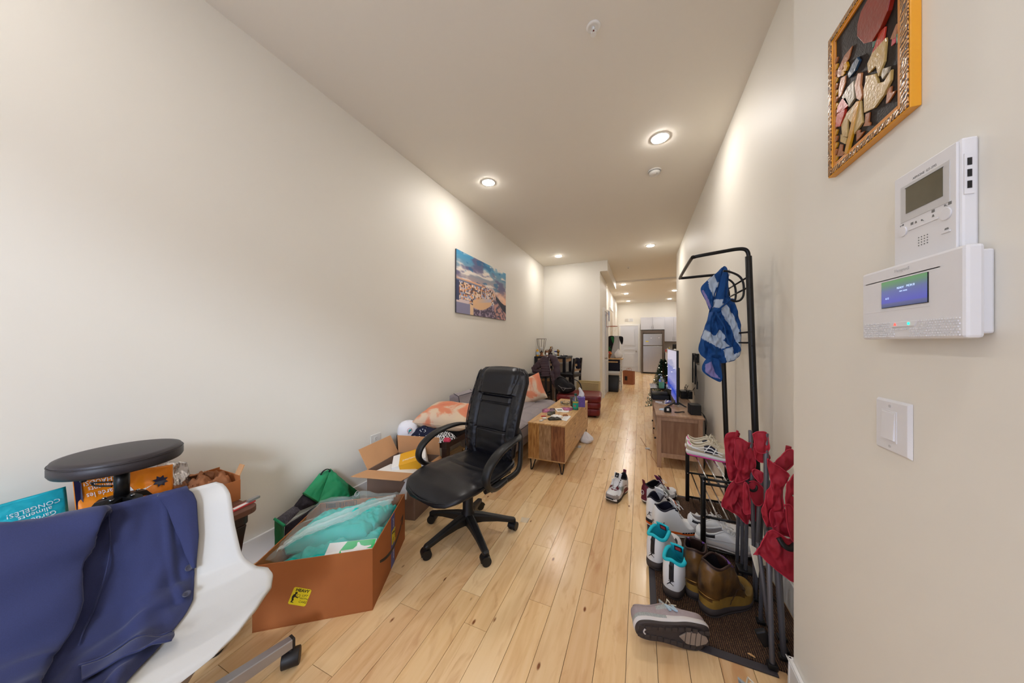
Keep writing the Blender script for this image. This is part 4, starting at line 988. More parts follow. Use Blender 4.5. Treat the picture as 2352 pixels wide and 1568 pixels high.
# barcode print on the far inner wall
IN = BM @ Matrix(((1, 0, 0, 0), (0, 0, 1, .5268), (0, 1, 0, 0), (0, 0, 0, 1)))
g = G().mx(IN); random.seed(8)
x = .30
while x < .46:
    w_ = random.choice((.002, .003, .005)); g.prism([(x, .262), (x+w_, .262), (x+w_, .290), (x, .290)], 0, .0005); x += w_+random.choice((.002, .004))
g.prism([(.29, .240), (.293, .240), (.293, .294), (.29, .294)], 0, .0006); g.prism([(.29, .2925), (.47, .2925), (.47, .295), (.29, .295)], 0, .0006)
g.build('barcode_print', 'ink', bx, weld=False)['kind'] = 'stuff'
# gowns: folded teal packs, each its own thing
BM3 = BM
random.seed(4)
def gown(cx, cy, cz, w, l, h, rot, lab, seed):
    def f(u, v):
        a, b = u*2-1, v*2-1; e = (max(0, 1-abs(a)**5)*max(0, 1-abs(b)**5))**.5
        fold = .008*math.sin(a*7+seed+1.5*nz(a*2, b*2, seed))*(.4+abs(nz(b*2, seed)))+.014*nz(a*2.2, b*2.6, seed)+.014*(.5-abs(nz(a*3+b, b*4-a*2, seed+9))*1.8)+.006*(.5-abs(nz(a*9, b*8, seed+2))*2)
        return (a*w/2*(1+.08*nz(b*2, seed)), b*l/2*(1+.08*nz(a*2, seed+3)), h*(.5+.5*e)+fold*(.2+e))
    RM = Matrix.Translation((cx, cy, 0)) @ Euler(rot).to_matrix().to_4x4()
    def cl(p):
        q = RM @ V(p); k = .006+.004*abs(nz(q.x*9, q.y*9, seed)); q.x = max(k, min(.50-k-.002, q.x)); q.y = max(k, min(.533-k-.002, q.y)); return BM3 @ q
    g = G(); F_ = lambda u, v: cl(f(u, v)); B_ = lambda u, v: cl((f(u, v)[0]*.97, f(u, v)[1]*.97, 0)); g.grid(F_, 44, 44); g.grid(B_, 44, 44)
    for e0 in (lambda t: (t, 0), lambda t: (t, 1), lambda t: (0, t), lambda t: (1, t)):
        g.grid(lambda u, v: F_(*e0(u))*(1-v)+B_(*e0(u))*v, 44, 3)
    o = g.build('surgical_gown', 'teal_cloth', None)
    o.location = (A_[0], A_[1], cz); o['label'] = lab; o['category'] = 'gown'; o['group'] = 'folded teal gowns in the large box'
gown(.25, .265, .006, .485, .515, .12, (0, 0, 0), 'lowest folded teal gown filling the bottom of the large box', 1)
gown(.25, .265, .125, .485, .515, .095, (0, 0, 0), 'folded teal gown in the middle of the stack in the large box', 5)
gown(.28, .34, .210, .40, .33, .085, (R(-4), R(3), R(3)), 'crumpled teal gown bulging above the far rim of the large box', 9)
gown(.20, .15, .195, .37, .26, .055, (R(3), 0, R(-5)), 'flat folded teal gown nearest the front rim of the large box', 13)
gown(.155, .37, .24, .20, .24, .075, (R(-8), R(-6), R(12)), 'teal gown with a standing fold at the back right corner of the box', 17)
# plastic film over the gowns
def ff(u, v):
    a, b = u*2-1, v*2-1
    x = .25+a*.235+.02*nz(b*3, 2.2); y = .285+b*.225+.02*nz(a*3, 7.1)
    e = (max(0, 1-a**6)*max(0, 1-b**6))**.4
    r = abs(nz(u*3+v*5, v*2.0-u*4, 3))
    z = .262+.058*e+.035*sstep(.35, 1, v)+.022*nz(u*3.2, v*4, 1)+.016*(1-r*2.4)+.006*nz(u*14, v*16, 2)
    return BM @ V((x, y, max(z, .255)))
g = G().grid(ff, 80, 80)
o = g.build('plastic_film', 'film', None, loc=(A_[0], A_[1], 0), fix=False); o['label'] = 'clear crinkled plastic film draped over the teal gowns in the large box'; o['category'] = 'plastic film'
def ff2(u, v):
    w = .045+.03*math.sin(PI*u); x = .44-.40*u+.02*math.sin(u*9); y = .10+.36*u+(v-.5)*w*2
    return BM @ V((x, y, .312+.03*math.sin(PI*u)+.012*math.sin(v*14+u*5)+.008*nz(u*20, v*9)))
o = G().grid(ff2, 60, 18).build('plastic_film', 'film_thick', None, loc=(A_[0], A_[1], 0), fix=False)
o['label'] = 'thick bunched band of clear plastic running diagonally across the gowns'; o['category'] = 'plastic film'
# product leaflet with the glove picture
lf = thing('glove_leaflet', 'white and green card with a glove picture at the front rim of the large box', 'leaflet', (0, 0, 0))
lf.matrix_world = Matrix.Translation((A_[0], A_[1], 0)) @ BM @ Matrix.Translation((.125, .045, .268)) @ Euler((R(20), 0, 0)).to_matrix().to_4x4()
G().box((-.115, -.035, 0), (.11, .06, .0015)).build('card_sheet', 'paper', lf)
mat('leaf_green', (60, 190, 110), .5)
G().prism([(-.112, -.033)]+[(.035+.012*math.sin(k), -.033+k*.023) for k in range(5)]+[(-.112, .058)], .0015, .002).build('green_field', 'leaf_green', lf)
hand = [(-.075, -.022), (-.035, -.022), (-.010, -.024), (.012, -.030), (.020, -.028), (.004, -.016), (.026, -.018), (.028, -.013), (.006, -.006), (.028, -.004), (.029, .001), (.004, .004), (.022, .010), (.021, .015), (-.004, .014), (-.020, .020), (-.030, .034), (-.036, .032), (-.034, .018), (-.045, .006), (-.09, .004)]
G().prism([(-x*1.25-.07, y*1.25+.008) for x, y in hand][::-1], .002, .0026).build('glove_picture', 'paper', lf)

# second carton with the shoe boxes
bx2, BM2 = carton('small_carton', 'open brown carton with raised flaps between the outlet and the office chair', (-1.512, 1.735), (-.972, -.235), (-.14, .99), .385, .38, .342, m='card_grey')
# flaps
G().mx(BM2 @ Matrix.Translation((0, .38, .342)) @ Euler((R(6), 0, 0)).to_matrix().to_4x4()).box((.002, -.004, 0), (.385, 0, .155)).build('flap', 'card_in', bx2, bevel=.001)
G().mx(BM2 @ Matrix.Translation((.385, 0, .342)) @ Euler((0, R(28), 0)).to_matrix().to_4x4()).box((-.004, .005, 0), (0, .375, .165)).build('flap', 'card_in', bx2, bevel=.001)
G().mx(BM2 @ Matrix.Translation((0, 0, .342)) @ Euler((R(84), 0, 0)).to_matrix().to_4x4()).box((.002, 0, 0), (.385, .004, .16)).build('flap', 'card_in', bx2, bevel=.001)
G().mx(BM2 @ Matrix.Translation((0, 0, .342)) @ Euler((0, R(-150), 0)).to_matrix().to_4x4()).box((0, .01, 0), (.004, .37, .12)).build('flap', 'card_in', bx2, bevel=.001)
G().mx(BM2).box((.345, -.0006, .305), (.378, 0, .318)).build('hand_hole', 'ink', bx2)
def loc2(x, y, z): p = BM2 @ V((x, y, 0)); return (-1.512+p.x, 1.735+p.y, z)
RZ2 = math.atan2(-.235, -.972)
yb = thing('yellow_box', 'white and mustard yellow product box tilted in the open carton', 'box', loc2(.17, .255, .225), rot=(R(-6), R(12), RZ2+R(25)))
G().box((-.13, -.10, 0), (.13, .10, .15)).build('carton_body', 'paper', yb, bevel=.0015)
G().box((-.085, -.1008, .002), (.075, .1008, .1508)).build('mustard_band', 'mustard', yb)
g = G().mx(Matrix.Translation((-.005, .03, .1512)) @ Euler((0, 0, PI)).to_matrix().to_4x4()); g.text('peyland', .036, ext=.0002); g.build('white_lettering', 'paper', yb, weld=False)['kind'] = 'stuff'
wb2 = thing('white_box', 'plain white lidded box in front of the yellow one in the open carton', 'box', loc2(.21, .095, .155), rot=(R(4), R(-3), RZ2+R(-8)))
G().box((-.15, -.075, 0), (.13, .085, .145)).build('box_base', 'paper', wb2, bevel=.001); G().box((-.152, -.077, .125), (.132, .087, .16)).build('lid', 'paper', wb2, bevel=.0015)
G().cyl((.0, -.0772, .146), (.0, -.0785, .146), .011, 16).build('finger_notch', 'ink', wb2)
fb = thing('packing_carton', 'plain brown filler box lying under the boxes inside the open carton', 'box', loc2(.19, .19, .007), rot=(0, 0, RZ2)); G().box((-.17, -.175, 0), (.17, .175, .145)).build('carton_body', 'card', fb, bevel=.002)

# ================================================================ GREEN BAG AND GREY TOTE against the left wall
gb = thing('green_shopping_bag', 'green reusable shopping bag tipped over against the wall behind the large box', 'bag', (-1.98, 1.42, 0))
# world points from the wall
def slab(pts, th, name, m, parent, seed=0, amp=.008, nrm=None):
    """cloth quad through 4 world-ish local corners with thickness towards +x"""
    P = [V(p) for p in pts]
    def f(u, v):
        q = (P[0]*(1-u)+P[1]*u)*(1-v)+(P[3]*(1-u)+P[2]*u)*v
        n = (P[1]-P[0]).cross(P[3]-P[0]).normalized()
        return q+n*(amp*(nz(u*3, v*3, seed)+.5*nz(u*8, v*7, seed))+.02*math.sin(PI*u)*math.sin(PI*v))
    return G().grid(f, 24, 24).build(name, m, parent, solid=th)
def W3(pts, o): return [(x-o[0], y-o[1], z) for x, y, z in pts]
go = (-1.98, 1.42); to = (-1.98, 1.14)
slab(W3([(-1.90, 1.28, .271), (-1.92, 1.525, .193), (-2.03, 1.594, .237), (-2.06, 1.481, .387)], go), .003, 'front_panel', 'green_bag', gb, 2)
slab(W3([(-1.90, 1.28, .271), (-2.06, 1.481, .387), (-2.06, 1.40, .385), (-1.93, 1.207, .36)], go), .003, 'front_panel', 'green_bag', gb, 3, .004)
slab(W3([(-1.96, 1.25, .25), (-1.99, 1.50, .17), (-2.07, 1.58, .22), (-2.08, 1.42, .37)], go), .003, 'back_panel', 'green_bag', gb, 5)
slab(W3([(-1.92, 1.525, .193), (-2.03, 1.594, .237), (-2.0, 1.676, .137), (-1.93, 1.62, .09)], go), .003, 'side_gusset', 'green_dark', gb, 3, .003)
slab(W3([(-1.90, 1.28, .271), (-1.92, 1.525, .193), (-1.93, 1.62, .06), (-1.93, 1.30, .06)], go), .003, 'bottom_panel', 'green_dark', gb, 8, .004)
G().tube(spl(W3([(-2.04, 1.384, .36), (-2.03, 1.40, .40), (-2.035, 1.437, .405), (-2.04, 1.463, .385), (-2.045, 1.45, .375)], go), 6), .006, 8, flat=.5).build('handle', 'black_cloth', gb)
G().tube(W3([(-1.93, 1.207, .363), (-1.90, 1.285, .272)], go), .005, 8).build('hem', 'green_dark', gb)
G().tube([(.012+.002*math.sin(k*.524), .205+.020*math.cos(k*.524), .158+.018*math.sin(k*.524)) for k in range(12)], .003, 6, closed=True).build('round_logo', 'paper', gb)
tb = thing('grey_tote', 'grey woven tote bag with green trim leaning on the wall left of the green bag', 'bag', (-1.98, 1.14, 0))
slab(W3([(-1.91, 1.287, .268), (-1.94, 1.214, .352), (-1.95, 1.168, .300), (-1.92, 1.185, .268)], to), .004, 'upper_panel', 'tote_dark', tb, 6, .004)
slab(W3([(-1.92, 1.185, .271), (-1.95, 1.168, .300), (-1.96, 1.073, .266), (-1.90, 1.088, .236)], to), .004, 'front_panel', 'tote_grey', tb, 4, .004)
slab(W3([(-1.90, 1.29, .262), (-1.90, 1.088, .232), (-1.92, 1.08, .0), (-1.93, 1.28, .0)], to), .003, 'side_gusset', 'tote_dark', tb, 9, .003)
slab(W3([(-1.97, 1.072, .262), (-1.895, 1.080, .240), (-1.91, 1.075, .02), (-1.97, 1.07, .02)], to), .003, 'end_panel', 'green_dark', tb, 9, .003)
G().tube(W3([(-1.97, 1.070, .268), (-1.89, 1.080, .240)], to), .007, 8).build('trim', 'green_bag', tb)

# ---- outlet
t = thing('wall_outlet', 'white double wall outlet low on the left wall above the carton flap', 'outlet', (XL, 1.918, .450))
G().box((0, -.052, -.060), (.006, .052, .060)).build('cover_plate', 'white_plastic', t, bevel=.002)
for z in (.022, -.022):
    G().at((0, 0, z), (0, R(90), 0)).prism(rrect(.034, .036, .008), .006, .0085).build('socket_face', 'white_plastic', t)
    g = G()
    for y in (-.007, .007): g.box((.0084, y-.0012, z+.001), (.0088, y+.0012, z+.010))
    g.cyl((.0084, 0, z-.008), (.0088, 0, z-.008), .0028, 10); g.build('slots', 'ink', t)['kind'] = 'stuff'

# ================================================================ CANVAS PRINT
cv_ = thing('canvas_print', 'canvas print of a white hillside village under a cloudy sunset sky on the left wall', 'picture', (XL, 3.862, 2.06))
G().box((.004, -.738, -.392), (.020, .738, .392)).build('stretcher', 'dark_edge', cv_)
NU, NV = 220, 130
g = G().grid(lambda u, v: (.0205, -.738+u*1.476, -.392+v*.784), NU, NV, smooth=False)
o = g.build('printed_canvas', 'canvas_print', cv_, fix=False, weld=False)
me = o.data; ca_ = me.color_attributes.new('print', 'FLOAT_COLOR', 'POINT')
def lerp(a, b, t): t = max(0, min(1, t)); return tuple(x+(y-x)*t for x, y in zip(a, b))
def fbm(x, y, z=0): return nz(x, y, z)+.5*nz(x*2.1, y*2.1, z+3)+.25*nz(x*4.3, y*4.3, z+5)
random.seed(2)
CELL = {}
def paint(u, v):          # u left to right, v bottom to top
    hz = .47-.10*u+.05*math.sin(u*7)        # skyline of the village
    if v > .555+.02*math.sin(u*5)-.22*sstep(.55, 1, u):
        c = lerp((206, 160, 150), (70, 150, 190), (v-.5)*2.2)
        k = fbm(u*4+1, v*7, 2)
        c = lerp(c, (236, 226, 214), sstep(.05, .45, fbm(u*3.2, v*6, 9)))
        c = lerp(c, (96, 92, 128), sstep(.0, .5, k)*.85)
        c = lerp(c, (30, 100, 150), sstep(.25, .5, fbm(u*6, v*9, 14))*.6)
        if u > .6: c = lerp(c, (250, 196, 160), sstep(.62, .95, u)*sstep(.62, .40, v)*.9)
        return c
    if v > .52 and u < .45: return lerp((236, 180, 140), (90, 110, 150), sstep(.56, .52, v))
    if u < .045 and v > .20: return (60, 70, 104)
    # terrace wall and dome at the lower left
    if v < .17 and u < .22: return (140, 138, 166)
    if v < .23 and u < .20: return (224, 204, 202)
    if .21 < u < .28 and v < .19-(u-.21)*.4: return (236, 200, 160)
    cy_ = .17+.28*(u-.27)
    if .27 < u < .64 and cy_-.10*math.sin(PI*(u-.22)/.46) < v < cy_+.085+.02*math.sin((u-.27)*8): return lerp((236, 190, 140), (200, 190, 200), sstep(.27, .64, u) if v > cy_+.03 else .1)
    if u > .70 and v < .42-(u-.70)*1.0+.05*nz(u*8, v*8): return lerp((200, 150, 140), (90, 80, 100), sstep(-.2, .3, fbm(u*20, v*14, 4)))
    if u > .74: return lerp((36, 40, 60), (120, 84, 90), sstep(.1, .5, fbm(u*8, v*8, 3))) if v < .47 else (236, 170, 140)
    if v < .20+.1*(u-.3): return lerp((84, 72, 92), (170, 150, 170), sstep(-.1, .4, fbm(u*26, v*20, 6)))
    key = (int(u*52), int(v*38))
    if key not in CELL: CELL[key] = random.choice([(236, 206, 184), (226, 190, 150), (200, 190, 200), (120, 84, 70), (190, 120, 84), (240, 226, 214), (84, 80, 96), (232, 170, 120), (150, 160, 190), (110, 90, 84)])
    return CELL[key]
buf = []
for v_ in me.vertices:
    u = (v_.co.y+.738)/1.476; w_ = (v_.co.z+.392)/.784
    buf += rgb(*paint(u, w_))
ca_.data.foreach_set('color', buf)
# ================================================================ ENTRANCE MAT, RACK
dm = thing('door_mat', 'dark brown ribbed entrance mat with a grey rubber edge under the shoes', 'mat', (0, 0, 0))
G().box((.075, 1.51, .0004), (XR-.02, 2.86, .009)).build('ribbed_pile', 'mat_rib', dm)
for a, b in (((.044, 1.475, 0), (.075, 2.895, .0055)), ((.075, 1.475, 0), (XN-.016, 1.51, .0055)), ((.075, 2.86, 0), (XR-.016, 2.895, .0055))):
    G().box(a, b).build('rubber_edge', 'mat_edge', dm, bevel=.001)
ck = thing('shoe_rack', 'black metal coat rack with a low chromed shoe bench against the right wall', 'coat rack', (0, 0, 0))
YN, YF, XF, XW = 2.145, 2.815, .352, .622
for x, y, h, lean in ((XF, YN, .475, 0), (XF, YF, .515, 0), (XW, YN, 1.80, -.045), (XW, YF, 1.80, -.045)):
    r = .0145 if h < 1 else .0165
    G().tube([(x, y, .009), (x+lean*.05, y, .45), (x+lean, y, h)] if h > 1 else [(x, y, .009), (x, y, h)], r, 20).build('post', 'black_metal', ck, bevel=.002)
    if h < 1:
        G().lathe([(.0155, h), (.0155, h+.006), (.012, h+.009)], 20, c=(x, y, 0)).build('end_cap', 'black_plastic', ck)
    for z in (.24, .46): G().cyl((x, y-.0135, z), (x, y-.0165, z), .004, 10).build('bolt', 'chrome', ck)
    if h > 1:
        for z in (1.05, 1.28, 1.36, 1.62, 1.68, 1.77): G().cyl((x+lean*z/1.8-.002, y-.015, z), (x+lean*z/1.8-.002, y-.018, z), .004, 10).build('bolt', 'black_plastic', ck)
for y in (YN, YF):
    for z in (.468, .440, .240, .045): G().cyl((XF+.008, y, z), (XW, y, z), .0075, 12).build('cross_bar', 'black_metal', ck)
for z in (.447, .232, .040):
    for k in range(5):
        x = XF+.03+k*.052; G().cyl((x, YN, z), (x, YF, z), .0045, 12).build('shelf_tube', 'chrome', ck)
loop = spl([(XW-.045, YN, 1.79), (XW-.047, YN, 1.82), (XW-.062, YN, 1.842), (XW-.10, YN, 1.848), (.45, YN, 1.842), (.33, YN, 1.83), (.308, YN+.012, 1.828), (.295, YN+.06, 1.827), (.295, YF-.06, 1.825), (.305, YF-.012, 1.826), (.33, YF, 1.827), (.50, YF, 1.832), (XW-.062, YF, 1.828), (XW-.047, YF, 1.80)], 6)
G().tube(loop, .0105, 14).build('hat_rail', 'black_metal', ck)
for z0_, nm in ((1.655, 'upper'), (1.33, 'lower')):
    for dz in (.030, -.032): G().cyl((XW-.04, YN, z0_+dz), (XW-.04, YF, z0_+dz), .0055, 10).build('hook_bar', 'black_metal', ck)
    for y in ((2.25, 2.42, 2.58, 2.72) if nm == 'upper' else (2.43, 2.53, 2.63, 2.73)):
        G().tube(spl([(XW-.145, y, z0_+.092), (XW-.115, y, z0_+.085), (XW-.066, y, z0_+.055), (XW-.043, y, z0_+.01), (XW-.041, y, z0_-.06), (XW-.056, y, z0_-.094), (XW-.082, y, z0_-.102), (XW-.105, y, z0_-.090)], 6), .0062, 10).build('coat_hook', 'black_metal', ck)

# ---------------------------------------------------------------- cloth lumps from outlines in the x-z plane
def star(poly, n=4):
    P = spl([(a, 0, b) for a, b in poly], n, closed=True); c = sum(P, V())/len(P); return P, c
def clothlump(poly, y, th, amp, seed, name, m, parent, my=0, hem=None, n=4, paint=None, rings=12, fq=30, hemr=.0022, kf=1.0):
    """soft folded cloth: outline in x,z at depth y, bulging th to both sides, folds of height amp"""
    P, c = star(poly, n); N_ = len(P); g = G(); o0 = len(g.m)
    for sd in (-1, 1):
        def f(i, r):
            p = c+(P[i % N_]-c)*r
            b = (1-r**3); yy = y+sd*th*b**.7+amp*(nz(p.x*fq, p.z*fq*.45, seed)+.6*nz(p.x*fq*2, p.z*fq, seed+4))*(1 if sd < 0 else .6)+my*(p.z-c.z)
            return (p.x, yy, p.z)
        vs = [f(i, r/rings) for r in range(1, rings+1) for i in range(N_)]; vs.append((c.x, f(0, 0)[1], c.z)); fs = []; ms = []
        for r in range(rings-1):
            for i in range(N_): a = r*N_+i; b = r*N_+(i+1) % N_; fs.append((a, b, b+N_, a+N_))
        for i in range(N_): fs.append((len(vs)-1, (i+1) % N_, i))
        k = len(g.m); g.raw(vs, fs, 0, True)
        if paint:
            for q, fa in enumerate(fs):
                x = sum(vs[j][0] for j in fa)/len(fa); z = sum(vs[j][2] for j in fa)/len(fa); g.m[k+q] = paint(x, z, sd)
    o = g.build(name, m, parent)
    if hem:
        pts = [(p.x, y+amp*(nz(p.x*fq, p.z*fq*.45, seed)+.6*nz(p.x*fq*2, p.z*fq, seed+4))-.002+my*(p.z-c.z), p.z) for p in P]
        G().tube(pts, hemr, 6, closed=True).build('hem', hem, parent)
    return o
def inpoly(x, z, poly):
    r = False; n = len(poly); j = n-1
    for i in range(n):
        xi, zi = poly[i]; xj, zj = poly[j]
        if (zi > z) != (zj > z) and x < (xj-xi)*(z-zi)/(zj-zi)+xi: r = not r
        j = i
    return r
# ---------------------------------------------------------------- striped flag on the rack
FLAG = [(.493,1.79),(.522,1.781),(.532,1.612),(.563,1.561),(.594,1.399),(.594,1.246),(.568,1.19),(.517,1.167),(.485,1.163),(.488,1.05),(.448,1.054),(.383,1.106),(.389,1.167),(.361,1.256),(.394,1.397),(.416,1.499),(.399,1.569),(.369,1.654),(.405,1.709),(.459,1.756)]
STR = [[(.408,1.709),(.445,1.744),(.459,1.686),(.44,1.599),(.416,1.658)],[(.443,1.58),(.49,1.577),(.477,1.521),(.44,1.529)],[(.48,1.553),(.511,1.545),(.553,1.475),(.594,1.326),(.594,1.258),(.561,1.32),(.532,1.407),(.485,1.496)],
 [(.394,1.384),(.453,1.342),(.475,1.383),(.511,1.339),(.496,1.314),(.532,1.276),(.49,1.257),(.453,1.273),(.378,1.327)],[(.496,1.251),(.548,1.273),(.555,1.224),(.594,1.246),(.573,1.193),(.517,1.167)],[(.459,1.69),(.470,1.69),(.463,1.655),(.455,1.66)]]
LIL = [[(.372,1.648),(.389,1.64),(.427,1.536),(.421,1.517),(.399,1.569)],[(.397,1.154),(.427,1.174),(.453,1.099),(.48,1.062),(.432,1.073),(.397,1.103)]]
mat('flag_blue', (8, 68, 130), .8, bump=.3, bs=700, bd=.0006, var=.1, vs=12); mat('flag_white', (176, 190, 206), .8, bump=.25, bs=700, bd=.0006); mat('flag_lilac', (132, 124, 176), .8)
fg = thing('striped_flag', 'blue and white striped cloth flag hanging from the hooks of the coat rack', 'flag', (0, 0, 0))
def fp(x, z, sd):
    if any(inpoly(x, z, p) for p in STR): return 1
    if any(inpoly(x, z, p) for p in LIL): return 2
    return 0
UP = [p for p in FLAG if 0]
clothlump([(.493,1.79),(.522,1.781),(.532,1.612),(.563,1.561),(.594,1.399),(.594,1.246),(.568,1.19),(.517,1.167),(.470,1.165),(.40,1.19),(.361,1.256),(.394,1.397),(.422,1.50),(.455,1.62),(.470,1.72)], 2.36, .026, .034, 3, 'cloth_body', ['flag_blue', 'flag_white', 'flag_lilac'], fg, paint=fp, rings=54, n=12, fq=30)
clothlump([(.490,1.785),(.459,1.756),(.405,1.709),(.369,1.654),(.399,1.569),(.421,1.510),(.440,1.54),(.452,1.62),(.475,1.70)], 2.335, .010, .016, 7, 'left_fold', ['flag_blue', 'flag_white', 'flag_lilac'], fg, paint=fp, rings=30, n=8)
clothlump([(.470,1.19),(.486,1.17),(.488,1.05),(.448,1.054),(.383,1.106),(.389,1.167),(.42,1.20)], 2.35, .012, .020, 9, 'lower_corner', ['flag_blue', 'flag_white', 'flag_lilac'], fg, paint=fp, rings=24, n=8)
clothlump([(.493,1.77),(.515,1.76),(.50,1.62),(.492,1.53),(.462,1.495),(.438,1.505),(.445,1.56),(.462,1.64)], 2.318, .011, .006, 5, 'front_roll', ['flag_blue', 'flag_white', 'flag_lilac'], fg, paint=fp, rings=24, n=8)
G().tube(spl([(.472, 2.30, 1.52), (.50, 2.31, 1.545), (.53, 2.32, 1.575), (.55, 2.33, 1.575)], 5), .005, 8).build('seam_cord', 'flag_blue', fg)
G().tube(spl([(.446, 2.31, 1.50), (.47, 2.305, 1.45), (.495, 2.305, 1.40), (.505, 2.31, 1.34), (.535, 2.315, 1.27)], 6), .0045, 8).build('seam_cord', 'flag_blue', fg)
G().box((.512, 2.36, 1.735), (.538, 2.365, 1.775)).build('fabric_tag', 'paper', fg)

# ================================================================ FOLDED CAMP CHAIRS
def rod(parent, a, b, r=.0085, name='pole', m='pole_grey'): return G().cyl(a, b, r, 16).build(name, m, parent, bevel=.001)
ca1 = thing('camp_chair', 'folded red camping chair nearest the shoe rack, with a black cup-holder ring', 'camping chair', (0, 0, 0))
tops = [((.486, 1.90, .60), (.504, 1.98, .018)), ((.497, 1.86, .66), (.506, 1.93, .018)), ((.476, 1.92, .53), (.488, 2.01, .018)), ((.505, 1.85, .86), (.531, 1.87, .02)), ((.540, 1.84, .62), (.530, 1.86, .02)), ((.575, 1.90, .60), (.571, 1.97, .018)), ((.59, 1.86, .62), (.60, 1.90, .018))]
for a, b in tops:
    rod(ca1, a, b)
    G().at((b[0], b[1], 0)).box((-.016, -.012, .0095), (.016, .012, .024), bev=.004).build('foot_cap', 'black_plastic', ca1)
G().at((.50, 1.95, .10)).box((-.03, -.05, 0), (.04, .01, .016), bev=.003).build('hub_bracket', 'black_plastic', ca1)
for k, (poly, y, th, am) in enumerate([([(.41,.82),(.465,.835),(.467,.803),(.49,.756),(.492,.702),(.479,.629),(.434,.584),(.417,.625),(.408,.744)], 1.885, .022, .008),
    ([(.445,.811),(.49,.803),(.528,.786),(.52,.733),(.522,.66),(.506,.627),(.47,.601),(.44,.595),(.454,.649),(.44,.697)], 1.845, .022, .010),
    ([(.428,.575),(.391,.459),(.405,.438),(.451,.42),(.498,.384),(.512,.45),(.508,.56),(.479,.60)], 1.87, .018, .012),
    ([(.50,.62),(.535,.60),(.55,.45),(.545,.40),(.52,.385),(.505,.45)], 1.90, .020, .008)]):
    clothlump(poly, y, th*.45, am*2.2, 20+k, 'fabric_panel', 'red_cloth', ca1, hem='red_cloth_light', fq=34, rings=24, n=6)
clothlump([(.481,.593),(.517,.619),(.562,.568),(.546,.508),(.517,.505),(.495,.561)], 1.83, .008, .006, 31, 'arm_panel', 'red_cloth', ca1, hem='red_cloth_light', hemr=.003)
G().mx(Matrix.Translation((.503, 1.822, .592)) @ Euler((R(60), 0, R(10))).to_matrix().to_4x4()).tube([(.020*math.cos(t), .020*math.sin(t), 0) for t in [k*PI/12 for k in range(24)]], .006, 10, closed=True).build('cup_ring', 'black_plastic', ca1)
G().box((.489, 1.822, .775), (.493, 1.826, .782)).build('rivet', 'chrome', ca1)
G().tube([(.448, 1.86, .81), (.456, 1.862, .85), (.462, 1.864, .832)], [.008, .006, .004], 8).build('corner_tip', 'red_cloth', ca1)

cb1 = thing('camp_chair', 'folded red camping chair nearest the camera, half hidden by the entry wall', 'camping chair', (0, 0, 0))
for a, b, r in [((.497, 1.60, .50), (.482, 1.505, .012), .0095), ((.522, 1.62, .55), (.538, 1.56, .014), .0105), ((.475, 1.64, .42), (.502, 1.60, .10), .0085), ((.545, 1.66, .60), (.55, 1.60, .014), .009), ((.508, 1.655, .90), (.512, 1.66, .40), .0095), ((.56, 1.70, .70), (.565, 1.66, .014), .009), ((.51, 1.70, .40), (.508, 1.72, .014), .0085), ((.535, 1.63, .72), (.545, 1.62, .45), .0105)]:
    rod(cb1, a, b, r)
    if b[2] < .02: G().at((b[0], b[1], 0)).box((-.017, -.014, .0095 if b[1] > 1.52 else .0058), (.017, .014, .026), bev=.004).build('foot_cap', 'black_plastic', cb1)
G().at((.468, 1.545, .085), (0, R(60), 0)).box((-.03, -.01, -.02), (.03, .012, .02), bev=.005).build('hub_bracket', 'black_plastic', cb1)
for k, (nm, poly, y, th, am) in enumerate([('arm_cap', [(.461,.896),(.501,.908),(.512,.884),(.517,.835),(.501,.815),(.472,.82),(.463,.877)], 1.65, .018, .006),
    ('fabric_panel', [(.472,.83),(.503,.825),(.53,.785),(.501,.76),(.479,.78)], 1.68, .018, .006),
    ('fabric_panel', [(.58,.835),(.598,.838),(.60,.781),(.553,.728),(.54,.775)], 1.65, .020, .006),
    ('fabric_panel', [(.498,.80),(.514,.791),(.571,.749),(.562,.73),(.553,.688),(.549,.63),(.544,.557),(.51,.518),(.498,.513),(.482,.558),(.479,.596),(.501,.678),(.512,.724)], 1.61, .026, .012),
    ('fabric_panel', [(.562,.73),(.593,.775),(.60,.725),(.60,.629),(.576,.607),(.551,.631),(.555,.717)], 1.585, .016, .006),
    ('fabric_panel', [(.472,.717),(.51,.709),(.503,.664),(.479,.686)], 1.70, .012, .006),
    ('seat_flap', [(.488,.516),(.504,.526),(.544,.506),(.579,.489),(.579,.352),(.539,.347),(.456,.413),(.439,.408),(.469,.473)], 1.565, .012, .008),
    ('webbing_strap', [(.535,.646),(.562,.636),(.577,.514),(.553,.518),(.539,.626)], 1.55, .008, .004),
    ('fabric_panel', [(.45,.631),(.469,.616),(.475,.508),(.469,.495),(.45,.5)], 1.74, .012, .006),
    ('fabric_panel', [(.500,.58),(.56,.60),(.585,.52),(.560,.49),(.52,.505)], 1.60, .016, .010)]):
    clothlump(poly, y, th*.45, am*2.0, 50+k, nm, 'red_cloth', cb1, hem='red_cloth_light', fq=34, rings=24, n=6)
G().tube(spl([(.602, 1.70, .842), (.595, 1.70, .80), (.575, 1.70, .775), (.556, 1.70, .752)], 5), [.010]*15+[.012], 12).build('rolled_strap', 'red_cloth', cb1)
G().tube(spl([(.512, 1.535, .514), (.525, 1.525, .492), (.545, 1.525, .485), (.57, 1.54, .497)], 6), .012, 8, flat=.7).build('hinge_clamp', 'black_plastic', cb1)
G().cyl((.569, 1.568, .68), (.569, 1.562, .68), .004, 12).build('snap_button', 'chrome', cb1)
pb = thing('paper_sheet', 'creased cream paper sheet stuck behind the red chair fabric', 'paper', (0, 0, 0))
